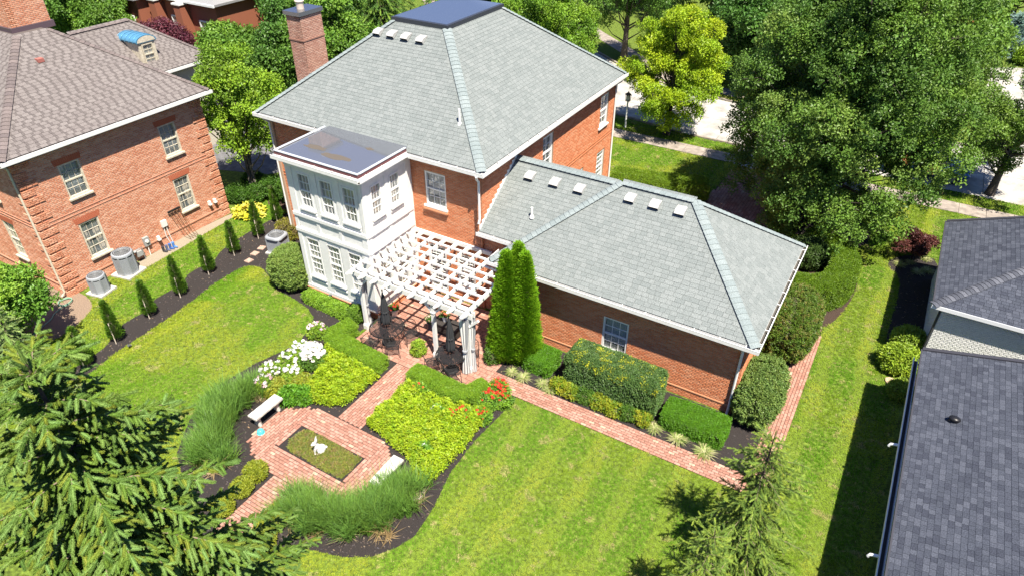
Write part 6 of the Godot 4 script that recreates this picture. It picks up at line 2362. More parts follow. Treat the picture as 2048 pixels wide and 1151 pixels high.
	for q in 60:
		var a := q * 0.33
		pts.append(Vector3(-0.3 + cos(a) * (0.25 + 0.02 * sin(q)), 0.03 + 0.002 * q, 0.0 + sin(a) * 0.25) if q < 40 else Vector3(-0.2 + (q - 40) * 0.05, 0.02, 0.1 + (q - 40) * 0.1 + sin(q * 0.6) * 0.1))
		rad.append(0.016)
	m.tube(pts, rad, 6)
	obj("hose", m, mt("hose_green", Color(0.22, 0.42, 0.3), 0.5), t)
	# little spotlights on the plinth and in the beds
	for q in [[-5.9, 0.3, 2.45], [1.4, 0.02, 11.05], [-10.4, 0.02, 8.4]]:
		t = thing("garden_spotlight", "small dark garden spotlight " + ("on the brick plinth of the bay" if q[1] > 0.1 else ("in the mulch behind the tall grass" if q[0] > 0 else "at the edge of the mulch strip")), "spotlight", Vector3(q[0], q[1], q[2]))
		m = MB.new()
		m.tube([Vector3(0, -0.02, 0), Vector3(0, 0.1, 0)], [0.012, 0.012], 6)
		obj("stake", m, mt("black_iron", Color.WHITE), t)
		m = MB.new()
		m.tube([Vector3(0, 0.1, -0.05), Vector3(0, 0.15, 0.05)], [0.035, 0.05], 10)
		obj("head", m, mt("spot_grey", Color(0.1, 0.11, 0.12), 0.4), t)

func street_things() -> void:
	# post with lantern
	var t := thing("lamp_post", "white post with a square lantern beside the street", "lamp post", Vector3(-3.0, 0, -20.9))
	var m := MB.new()
	m.tube([Vector3(0, -0.1, 0), Vector3(0, 1.75, 0)], [0.06, 0.05], 10)
	obj("post", m, mt("white_paint", Color.WHITE), t)
	m = MB.new()
	for sx in [-1.0, 1.0]:
		for sz in [-1.0, 1.0]:
			m.bar(Vector3(sx * 0.11, 1.75, sz * 0.11), Vector3(sx * 0.14, 2.1, sz * 0.14), 0.02, 0.02)
	m.lathe(Vector3(0, 2.1, 0), [[0.24, 0.0], [0.2, 0.05], [0.05, 0.16], [0.02, 0.22]], 4)
	m.box(Vector3(0, 1.75, 0), Vector3(0.26, 0.03, 0.26))
	obj("lantern_frame", m, mt("lantern_brown", Color(0.09, 0.06, 0.045), 0.6), t)
	m = MB.new()
	m.box(Vector3(0, 1.93, 0), Vector3(0.2, 0.32, 0.2))
	obj("lantern_glass", m, mt("lantern_pane", Color(0.5, 0.5, 0.48), 0.15), t)
	var c := car("blue parked car under the trees beside the curving pavement", Color(0.03, 0.14, 0.42), Vector3(13.6, 0.01, -23.3), 0.06)
	dup(c, "parked_car", "blue parked car at the far end of the street behind the roof", Vector3(-22.6, 0.01, -47.2), 0.8)

func car(label: String, c: Color, at: Vector3, turn: float) -> Node3D:
	# nose towards +x
	var t := thing("parked_car", label, "car", at, turn, "parked cars on the street")
	var paint := mt("car_paint_blue", c, 0.25, {"metal": 0.3, "spec": 0.6})
	var dark := mt("car_glass", Color(0.015, 0.017, 0.02), 0.08, {"spec": 0.7})
	var rub := mt("car_rubber", Color(0.02, 0.02, 0.02), 0.9)
	var m := MB.new()
	var rings := []
	for e in [[-2.2, 0.45, 0.8, 0.62], [-2.15, 0.32, 0.9, 0.78], [-1.6, 0.28, 0.98, 0.86], [-0.6, 0.26, 0.98, 0.88], [0.6, 0.26, 0.98, 0.88], [1.2, 0.27, 0.94, 0.87], [1.85, 0.3, 0.84, 0.82], [2.12, 0.34, 0.72, 0.72], [2.2, 0.42, 0.62, 0.6]]:
		var w: float = e[3]
		rings.append([Vector3(e[0], e[1], -w * 0.92), Vector3(e[0], e[1] + 0.18, -w), Vector3(e[0], e[2] - 0.14, -w), Vector3(e[0], e[2], -w * 0.86), Vector3(e[0], e[2] + 0.02, 0), Vector3(e[0], e[2], w * 0.86), Vector3(e[0], e[2] - 0.14, w), Vector3(e[0], e[1] + 0.18, w), Vector3(e[0], e[1], w * 0.92)])
	m.ring_strip(rings)
	obj("body", m, paint, t)
	m = MB.new()
	rings = []
	for e in [[-1.95, 0.95, 0.7], [-1.45, 1.36, 0.63], [-0.6, 1.47, 0.62], [0.1, 1.44, 0.62], [0.55, 1.3, 0.64], [1.15, 0.95, 0.72]]:
		rings.append([Vector3(e[0], 0.9, -0.8), Vector3(e[0], e[1] - 0.02, -e[2]), Vector3(e[0], e[1] + 0.015, 0), Vector3(e[0], e[1] - 0.02, e[2]), Vector3(e[0], 0.9, 0.8)])
	m.ring_strip(rings)
	obj("windows", m, dark, t)
	m = MB.new()
	m.box(Vector3(-0.55, 1.475, 0), Vector3(1.5, 0.05, 1.2))
	for s in [-1.0, 1.0]:
		m.bar(Vector3(0.2, 1.45, s * 0.62), Vector3(1.15, 0.96, s * 0.74), 0.07, 0.05)
		m.bar(Vector3(-1.3, 1.42, s * 0.63), Vector3(-1.95, 0.98, s * 0.72), 0.09, 0.05)
		m.bar(Vector3(-0.5, 1.44, s * 0.65), Vector3(-0.5, 0.96, s * 0.82), 0.05, 0.07)
	obj("roof", m, paint, t)
	for x in [-1.35, 1.35]:
		for s in [-1.0, 1.0]:
			var w := Node3D.new()
			w.name = "wheel"
			t.add_child(w, true)
			w.position = Vector3(x, 0.32, s * 0.8)
			m = MB.new()
			m.tube([Vector3(0, 0, -0.1), Vector3(0, 0, 0.1)], [0.32, 0.32], 20)
			obj("tyre", m, rub, w)
			m = MB.new()
			m.tube([Vector3(0, 0, s * 0.09), Vector3(0, 0, s * 0.115)], [0.21, 0.2], 14)
			obj("rim", m, mt("car_rim", Color(0.4, 0.4, 0.42), 0.35, {"metal": 0.8}), w)
	for s in [-1.0, 1.0]:
		m = MB.new()
		m.ball(Vector3(2.06, 0.62, s * 0.56), Vector3(0.1, 0.07, 0.15), 6, 10)
		obj("headlight", m, mt("lamp_clear", Color(0.7, 0.72, 0.75), 0.15), t)
		m = MB.new()
		m.ball(Vector3(-2.12, 0.75, s * 0.6), Vector3(0.07, 0.08, 0.14), 6, 10)
		obj("tail_light", m, mt("lamp_red", Color(0.4, 0.02, 0.02), 0.2), t)
		m = MB.new()
		m.ball(Vector3(0.75, 1.0, s * 0.93), Vector3(0.07, 0.07, 0.1), 6, 10)
		obj("mirror", m, paint, t)
	return t

const G_BOX := [Color(0.126, 0.24, 0.024), Color(0.156, 0.282, 0.03), Color(0.102, 0.198, 0.0216)]
const G_LIME := [Color(0.311, 0.445, 0.0168), Color(0.37, 0.496, 0.021), Color(0.227, 0.361, 0.0168), Color(0.328, 0.428, 0.0252)]

func flowers(t: Node3D, n: int, r: Vector3, fc: Array, size: float, above := 0.06, sector := 1.0) -> void:
	var fx := []
	var fl := []
	var st := MB.new()
	for k in n:
		var a := rng.randf() * TAU
		var u := sqrt(rng.randf())
		var y := r.y * 2.0 * (0.55 + 0.45 * sqrt(maxf(1.0 - u * u, 0.0)) * sector) + above * rng.randf_range(0.4, 1.4)
		var p := Vector3(cos(a) * r.x * u, y, sin(a) * r.z * u)
		st.tube([p - Vector3(0, above * 2.0 + 0.05, 0), p], [0.005, 0.004], 4)
		fx.append(Transform3D(facing(Vector3(rng.randfn() * 0.3, 1, rng.randfn() * 0.3).normalized()).scaled_local(Vector3.ONE * size * rng.randf_range(0.7, 1.25)), p))
		fl.append(jit(fc[rng.randi() % fc.size()], 0.1))
	obj("stems", st, mt("stem_green", Color(0.08, 0.15, 0.03), 0.8), t)
	many("blooms", clump.flower, leaf_mat("petal", 0.6, 0.3), fx, fl, t)

func beds_and_hedges() -> void:
	var Z := Vector3.ZERO
	# clipped hedges at the patio edge
	hedge("clipped_hedge", "L-shaped clipped hedge at the patio edge beside the white flowers", Z, [-3.9, 3.35, -4.15, 4.35, -1.5, 4.55], 0.62, 0.5, "tiny", 1.35, 900.0, [Color(0.18, 0.324, 0.0216), Color(0.216, 0.36, 0.024), Color(0.144, 0.27, 0.0192)], "clipped hedges at the patio edge", 0.1)
	hedge("clipped_hedge", "L-shaped clipped hedge at the patio edge beside the red flowers", Z, [-0.35, 4.3, 2.0, 4.35, 2.3, 3.55], 0.62, 0.5, "tiny", 1.35, 900.0, [Color(0.18, 0.324, 0.0216), Color(0.216, 0.36, 0.024), Color(0.144, 0.27, 0.0192)], "clipped hedges at the patio edge", 0.1)
	hedge("low_hedge", "low bushy hedge along the brick plinth of the bay", Z, [-7.0, 2.72, -4.5, 2.82], 0.42, 0.42, "small", 1.2, 500.0, [Color(0.204, 0.36, 0.03), Color(0.24, 0.408, 0.036), Color(0.156, 0.288, 0.024)], "", 0.16)
	shrub("round_shrub", "small dark rounded shrub beside the striped curtain", "shrub", Vector3(-4.3, 0, 2.75), Vector3(0.33, 0.3, 0.3), "small", 1.2, 200, G_BOX)
	# hedges along the garage
	hedge("low_hedge", "smooth low hedge between the arborvitae and the tall hedge", Z, [2.75, 1.35, 3.75, 1.38], 1.0, 0.62, "tiny", 1.3, 800.0, [Color(0.102, 0.252, 0.0144), Color(0.12, 0.288, 0.0168), Color(0.084, 0.21, 0.012)], "", 0.14)
	hedge("tall_hedge", "tall clipped hedge with yellow tips under the garage window", Z, [4.5, 1.3, 7.5, 1.32], 1.15, 1.4, "small", 1.25, 620.0, [Color(0.084, 0.162, 0.042), Color(0.102, 0.186, 0.048), Color(0.072, 0.138, 0.036)], "", 0.28, 0.1, Color(0.42, 0.44, 0.03), 0.28)
	hedge("low_hedge", "smooth low hedge beside the garage downspout", Z, [7.95, 1.52, 9.95, 1.5], 1.0, 0.62, "tiny", 1.3, 800.0, [Color(0.102, 0.252, 0.0144), Color(0.12, 0.288, 0.0168), Color(0.084, 0.21, 0.012)], "", 0.14)
	# lower shrubs in front of the tall hedge
	var k := 0
	for x in [4.35, 4.85, 5.35, 5.9, 6.4, 6.9, 7.35]:
		shrub("border_shrub", "small leafy border shrub with yellow green leaves in front of the tall hedge" if k % 3 != 2 else "small dark leafy border shrub in front of the tall hedge", "shrub", Vector3(x, 0, 2.14 + 0.05 * sin(k * 2.0)), Vector3(0.3, 0.19, 0.24), "cover", 0.95, 110, [Color(0.24, 0.30, 0.02), Color(0.14, 0.24, 0.02), Color(0.32, 0.34, 0.03)] if k % 3 != 2 else [Color(0.07, 0.15, 0.02), Color(0.1, 0.2, 0.025)], "low border shrubs")
		k += 1
	# variegated grass-like clumps
	var strap: Node3D = null
	for p in [[2.55, 2.25, 0.85], [3.05, 2.3, 1.0], [3.75, 2.2, 0.9], [4.1, 2.35, 0.9], [7.85, 2.2, 1.0], [8.7, 2.28, 1.1], [9.6, 2.32, 1.2]]:
		if strap == null:
			strap = thing("variegated_grass", "tuft of cream striped grass beside the brick path", "plant", Vector3(p[0], 0, p[1]), 0.0, "cream striped tufts along the brick path")
			var xf := []
			var cl := []
			for q in 4:
				xf.append(Transform3D(Basis(Vector3.UP, q * 1.7), Vector3(rng.randfn() * 0.04, 0, rng.randfn() * 0.04)))
				cl.append([Color(0.42, 0.42, 0.2), Color(0.22, 0.32, 0.08), Color(0.5, 0.48, 0.27), Color(0.3, 0.36, 0.1)][q])
			many("leaves", clump.strap, leaf_mat("strap"), xf, cl, strap)
			strap.scale = Vector3.ONE * p[2]
		else:
			dup(strap, "variegated_grass", "tuft of cream striped grass beside the brick path", Vector3(p[0], 0, p[1]), p[0] * 2.0, p[2])
	for p in [[13.6, -12.5, "beside the purple maple", 1.0], [14.6, -13.6, "beside the purple maple", 0.9], [14.0, -12.9, "beside the purple maple", 0.8], [14.75, -12.6, "beside the purple maple", 1.0], [14.4, -12.25, "beside the purple maple", 1.0]]:
		var d := dup(strap, "variegated_grass", "tuft of yellow striped grass in the mulch beside the purple maple", Vector3(p[0], 0, p[1]), p[0] * 3.0, p[3])
		d.set_meta("group", "yellow striped tufts by the purple maple")
	# shrubs along the right side of the garage
	shrub("rounded_shrub", "broad rounded shrub at the garage corner beside the brick path", "shrub", Vector3(10.42, 0, -0.55), Vector3(0.72, 0.78, 1.35), "holly", 0.85, 1500, [Color(0.16, 0.25, 0.06), Color(0.20, 0.29, 0.075), Color(0.12, 0.2, 0.045)], "", 0.15, 0.8)
	shrub("rounded_shrub", "large clipped oval shrub with bronze tips beside the garage", "shrub", Vector3(10.5, 0, -4.6), Vector3(0.95, 0.95, 1.75), "holly", 0.75, 2200, [Color(0.11, 0.19, 0.025), Color(0.14, 0.22, 0.03), Color(0.2, 0.2, 0.05), Color(0.085, 0.155, 0.02)], "", 0.08, 0.72)
	hedge("curved_hedge", "thick curved hedge wrapping round the far corner of the garage", Z, [10.15, -7.3, 10.9, -7.5, 11.4, -8.1, 11.6, -9.0, 11.55, -10.0, 11.2, -10.9, 10.6, -11.5, 9.9, -11.8], 1.05, 1.15, "tiny", 1.7, 520.0, [Color(0.125, 0.225, 0.014), Color(0.15, 0.255, 0.016), Color(0.105, 0.19, 0.013)], "", 0.2, 0.12)
	shrub("round_shrub", "dark round clipped shrub inside the curved hedge", "shrub", Vector3(10.0, 0, -10.4), Vector3(0.8, 0.65, 0.75), "small", 1.5, 700, [Color(0.05, 0.095, 0.02), Color(0.065, 0.12, 0.025)], "", 0.06)
	hedge("front_hedge", "long rounded hedge on the front lawn beside the house corner", Z, [-0.1, -13.0, 1.8, -13.4, 3.2, -13.9, 4.0, -14.2], 1.25, 0.95, "tiny", 1.9, 430.0, [Color(0.156, 0.264, 0.0168), Color(0.192, 0.3, 0.0216), Color(0.132, 0.216, 0.0144)], "", 0.3, 0.3)
	hedge("front_hedge", "bushy hedge running along the brick driveway", Z, [8.6, -12.2, 8.0, -14.5, 8.1, -16.2], 0.9, 0.9, "small", 1.6, 260.0, [Color(0.13, 0.22, 0.02), Color(0.16, 0.25, 0.025)], "", 0.25, 0.2)
	# big round shrub at the bay
	shrub("round_shrub", "large light green round shrub at the corner of the white bay", "shrub", Vector3(-8.15, 0, 2.15), Vector3(0.92, 0.85, 0.9), "holly", 0.75, 1500, [Color(0.21, 0.31, 0.07), Color(0.25, 0.36, 0.085), Color(0.17, 0.26, 0.05)], "", 0.1, 0.85)
	shrub("twiggy_shrub", "olive and brown loose shrub behind the cooling unit", "shrub", Vector3(-11.2, 0, -0.4), Vector3(0.55, 0.42, 0.5), "cover", 1.0, 330, [Color(0.22, 0.22, 0.03), Color(0.18, 0.15, 0.06), Color(0.28, 0.27, 0.04)], "", 0.3)
	# yellow hosta by the neighbour's corner
	var t := thing("yellow_hosta", "bright yellow broad-leaved hosta mound at the neighbouring house corner", "plant", Vector3(-14.55, 0, -1.0))
	var xf := []
	var cl := []
	for q in 46:
		var a := rng.randf() * TAU
		var u := sqrt(rng.randf())
		xf.append(Transform3D(facing(Vector3(cos(a) * u * 0.5, 1, sin(a) * u * 0.5).normalized()).scaled_local(Vector3.ONE * rng.randf_range(0.7, 1.1)), Vector3(cos(a) * u * 0.75, 0.3 * (1.0 - u * u) + 0.03, sin(a) * u * 0.6)))
		cl.append(jit([Color(0.55, 0.52, 0.04), Color(0.48, 0.5, 0.06), Color(0.6, 0.55, 0.1)][q % 3], 0.12))
	many("leaves", clump.rosette, leaf_mat("hosta", 0.5, 0.4), xf, cl, t)
	k = 0
	for p in [[-16.2, -1.7, 0.5], [-15.4, -2.0, 0.5], [-15.0, -3.0, 0.62], [-13.9, -3.2, 0.7], [-13.0, -4.2, 0.75], [-16.4, -3.0, 0.55]]:
		shrub("round_shrub", "dark green round shrub under the multi-stemmed tree", "shrub", Vector3(p[0], 0, p[1]), Vector3(p[2], p[2] * 0.8, p[2]), "holly", 0.9, 420, [Color(0.07, 0.16, 0.02), Color(0.09, 0.2, 0.025), Color(0.05, 0.12, 0.015)], "round shrubs under the multi-stemmed tree")
	# narrow young conifers in the mulch strip
	var proto: Node3D = null
	k = 0
	for p in [[-10.74, 9.96], [-11.12, 8.5], [-11.41, 6.88], [-11.56, 5.33], [-11.92, 3.62], [-12.19, 2.01], [-12.4, 0.42], [-12.73, -1.07]]:
		var h := 1.75 + 0.12 * sin(k * 2.3)
		column("young_arborvitae", ["staked young narrow conifer in the mulch strip at the end nearest the spruce", "staked young narrow conifer in the mulch strip, second from the spruce end", "staked young narrow conifer in the mulch strip, third from the spruce end", "staked young narrow conifer in the mulch strip opposite the smaller cooling unit", "staked young narrow conifer in the mulch strip opposite the larger cooling unit", "staked young narrow conifer opposite the tools on the neighbouring wall", "staked young narrow conifer beside the pink stepping stones", "staked young narrow conifer at the house corner behind the olive shrub"][k], Vector3(p[0] - 0.1, 0, p[1] - 0.15), h, 0.215, 330, [Color(0.085, 0.19, 0.02), Color(0.12, 0.25, 0.024), Color(0.17, 0.31, 0.03), Color(0.07, 0.15, 0.018)], 1.0, "staked young conifers in the mulch strip", true)
		k += 1
	# tall arborvitae trio by the patio
	for p in [[1.95, 1.45, 4.55, "tallest, leftmost against the garage wall"], [2.38, 1.2, 4.75, ""], [2.72, 1.0, 4.6, ""]]:
		pass
	column("tall_arborvitae", "tall bright green arborvitae of the trio, the one closest to the pergola", Vector3(1.92, 0, 1.6), 4.5, 0.6, 3600, [Color(0.18, 0.36, 0.0144), Color(0.228, 0.432, 0.018), Color(0.132, 0.282, 0.0144)], 1.35, "trio of tall arborvitae")
	column("tall_arborvitae", "tall bright green arborvitae in the middle of the trio", Vector3(2.2, 0, 1.3), 4.75, 0.58, 3300, [Color(0.18, 0.36, 0.0144), Color(0.228, 0.432, 0.018), Color(0.132, 0.282, 0.0144)], 1.35, "trio of tall arborvitae")
	column("tall_arborvitae", "tall bright green arborvitae of the trio, the one beside the low hedge", Vector3(2.5, 0, 1.38), 4.55, 0.56, 3300, [Color(0.18, 0.36, 0.0144), Color(0.228, 0.432, 0.018), Color(0.132, 0.282, 0.0144)], 1.35, "trio of tall arborvitae")
	# lime ground cover on both sides of the garden path
	cover("lime_ground_cover", "lime green leafy ground cover left of the garden path", [-1.42, 4.95, -4.0, 4.75, -3.5, 5.6, -3.1, 6.3, -3.0, 7.0, -2.3, 7.0, -1.45, 6.6], 0.4, "cover", 0.95, 440.0, G_LIME)
	cover("lime_ground_cover", "lime green leafy ground cover filling the bed right of the garden path", [-0.2, 4.75, 1.9, 4.8, 2.95, 4.4, 3.0, 5.4, 3.02, 7.0, 2.95, 7.8, 2.4, 7.75, 1.9, 7.3, 1.2, 7.15, 0.5, 6.95, -0.2, 6.9], 0.4, "cover", 0.95, 440.0, G_LIME)
	# flowering plants
	var ph := shrub("white_phlox", "large white phlox clump in full bloom beside the lime ground cover", "flowering plant", Vector3(-3.85, 0, 5.55), Vector3(0.42, 0.36, 0.42), "cover", 1.0, 260, [Color(0.1, 0.2, 0.03), Color(0.13, 0.26, 0.03)])
	flowers(ph, 60, Vector3(0.42, 0.38, 0.42), [Color(0.82, 0.80, 0.82)], 1.4, 0.1)
	k = 0
	for p in [[-4.45, 6.1, 0.34], [-4.55, 6.9, 0.36], [-3.85, 6.55, 0.3], [-4.7, 5.35, 0.26], [-4.9, 4.3, 0.3], [-4.35, 7.4, 0.3]]:
		var w := shrub("white_phlox", "loose phlox plant with scattered small white flowers in the left bed" if k < 4 else "loose phlox plant with pale pink flowers in the left bed", "flowering plant", Vector3(p[0], 0, p[1]), Vector3(p[2], p[2] * 0.8, p[2]), "cover", 1.0, 170, [Color(0.2, 0.33, 0.03), Color(0.15, 0.28, 0.03), Color(0.28, 0.4, 0.04)], "scattered phlox plants")
		flowers(w, 16, Vector3(p[2], p[2] * 0.8, p[2]) * 1.1, [Color(0.8, 0.78, 0.8)] if k < 4 else [Color(0.75, 0.5, 0.62), Color(0.8, 0.72, 0.76)], 1.1, 0.08)
		k += 1
	for p in [[-3.75, 7.35, 0.34], [-3.35, 6.6, 0.33], [-4.0, 7.15, 0.28]]:
		shrub("border_perennial", "yellow green speckled perennial in the left bed near the stone bench", "plant", Vector3(p[0], 0, p[1]), Vector3(p[2], p[2] * 0.6, p[2]), "cover", 1.0, 200, [Color(0.32, 0.34, 0.03), Color(0.22, 0.24, 0.03), Color(0.28, 0.36, 0.04)], "speckled perennials in the left bed")
	for p in [[-3.25, 7.3, 0.3], [-2.85, 7.0, 0.26]]:
		shrub("leafy_perennial", "deep green leafy perennial in the left bed near the stone bench", "plant", Vector3(p[0], 0, p[1]), Vector3(p[2], p[2] * 0.75, p[2]), "cover", 1.3, 130, [Color(0.09, 0.24, 0.02), Color(0.13, 0.3, 0.02)], "deep green perennials in the left bed")
	k = 0
	for p in [[2.75, 3.55, 0.34, 26], [3.05, 3.75, 0.26, 20], [2.7, 4.05, 0.28, 14], [2.85, 4.75, 0.24, 10], [2.35, 5.1, 0.26, 14], [2.0, 5.35, 0.2, 9], [0.4, 4.85, 0.24, 5], [-0.1, 6.2, 0.16, 4], [0.9, 6.3, 0.16, 3]]:
		var w := shrub("red_salvia", "red flowering plant at the end of the right clipped hedge" if k < 3 else "red flowering plant growing up through the lime ground cover", "flowering plant", Vector3(p[0], 0, p[1]), Vector3(p[2], p[2] * 0.9, p[2]), "cover", 1.0, 120, [Color(0.12, 0.26, 0.03), Color(0.2, 0.36, 0.03)], "red flowering plants in the right bed")
		flowers(w, p[3], Vector3(p[2], p[2] * 0.95, p[2]), [Color(0.62, 0.03, 0.02), Color(0.7, 0.07, 0.03)], 0.85, 0.1)
		k += 1
	for p in [[1.55, 5.4, 5], [2.2, 6.9, 6]]:
		var w := shrub("white_flower_plant", "small white flowering plant among the lime ground cover of the right bed", "flowering plant", Vector3(p[0], 0, p[1]), Vector3(0.24, 0.22, 0.24), "cover", 1.0, 110, [Color(0.12, 0.28, 0.03), Color(0.17, 0.33, 0.03)], "small white flowering plants in the right bed")
		flowers(w, p[2], Vector3(0.24, 0.22, 0.24), [Color(0.82, 0.8, 0.8)], 0.8, 0.06)
	var which := ["dwarf golden conifer ball closest to the garden square, opposite the tall grass", "second dwarf golden conifer ball from the garden square, opposite the tall grass", "dwarf golden conifer ball tucked against the tall grass, closest to the garden square", "second dwarf golden conifer ball along the tall grass side of the path", "third dwarf golden conifer ball from the garden square, opposite the tall grass", "dwarf golden conifer ball at the outer end of the path, tall grass side"]
	k = 0
	for p in [[-1.74, 10.15, 0.3], [-1.66, 10.75, 0.27], [-0.05, 10.75, 0.26], [0.0, 11.3, 0.3], [-1.6, 11.5, 0.28], [0.3, 11.75, 0.3]]:
		shrub("dwarf_conifer", which[k], "shrub", Vector3(p[0], 0, p[1]), Vector3(p[2], p[2] * 0.75, p[2]), "cover", 0.75, 240, [Color(0.24, 0.28, 0.025), Color(0.19, 0.24, 0.02), Color(0.29, 0.33, 0.03)], "dwarf golden balls beside the path")
		k += 1
	# crescents of tall grass
	for g in [["tall arching ornamental grass curving round the left stone bench", [-4.6, 7.75, -4.75, 8.4, -4.6, 9.1, -4.2, 9.7, -3.7, 10.2, -3.2, 10.5]], ["tall arching ornamental grass curving round the right side of the garden square", [2.35, 8.3, 2.5, 9.0, 2.25, 9.65, 1.7, 10.1, 1.1, 10.35, 0.5, 10.45, 0.1, 10.3]]]:
		t = thing("ornamental_grass", g[0], "grass clump", Z, 0.0, "crescents of tall grass")
		var path := V2(g[1])
		var gx := []
		var gc := []
		var dx := []
		var dc := []
		for q in path.size() - 1:
			for e in 40:
				var p := path[q].lerp(path[q + 1], rng.randf()) + Vector2(rng.randfn(), rng.randfn()) * 0.26
				gx.append(Transform3D(facing(Vector3(rng.randfn() * 0.1, 1, rng.randfn() * 0.1).normalized()).scaled_local(Vector3(1, rng.randf_range(0.8, 1.12), 1)), Vector3(p.x, 0, p.y)))
				gc.append(jit([Color(0.135, 0.26, 0.04), Color(0.165, 0.3, 0.05), Color(0.115, 0.225, 0.045)][e % 3], 0.15))
			for e in 7:
				var p := path[q].lerp(path[q + 1], rng.randf()) + Vector2(rng.randfn(), rng.randfn()) * 0.28
				dx.append(Transform3D(facing(Vector3(rng.randfn() * 0.4, 0.7, rng.randfn() * 0.4).normalized()).scaled_local(Vector3(1, 0.32, 1)), Vector3(p.x, 0, p.y)))
				dc.append(jit(Color(0.34, 0.26, 0.14), 0.2))
		many("blades", clump.tall, leaf_mat("tall"), gx, gc, t)
		many("dry_blades", clump.tall, leaf_mat("tall"), dx, dc, t)
	# shrubs by the white house
	shrub("lime_shrub", "lime green shrub lit by the sun beside the white house", "shrub", Vector3(14.3, 0, -5.1), Vector3(0.62, 0.42, 0.55), "cover", 1.25, 500, [Color(0.26, 0.38, 0.03), Color(0.32, 0.44, 0.04), Color(0.2, 0.3, 0.03)], "", 0.25)
	shrub("leafy_shrub", "leafy shrub against the wall of the white house", "shrub", Vector3(14.45, 0, -6.4), Vector3(0.5, 0.42, 0.55), "cover", 1.25, 330, [Color(0.24, 0.35, 0.04), Color(0.2, 0.3, 0.03)])
	shrub("leafy_shrub", "small leafy shrub at the end of the lower roof", "shrub", Vector3(14.5, 0, -3.55), Vector3(0.32, 0.3, 0.32), "cover", 1.1, 160, [Color(0.2, 0.3, 0.03), Color(0.24, 0.35, 0.04)])
	tree("purple_maple", "small purple leaved weeping maple on the mulch by the white house", Vector3(14.05, 0, -13.3), 1.35, 0.35, 0.72, 16, 30, "holly", 1.1, [Color(0.11, 0.035, 0.035), Color(0.15, 0.055, 0.05), Color(0.085, 0.03, 0.03)], "", 1, Color(0.1, 0.07, 0.06), 0.28)

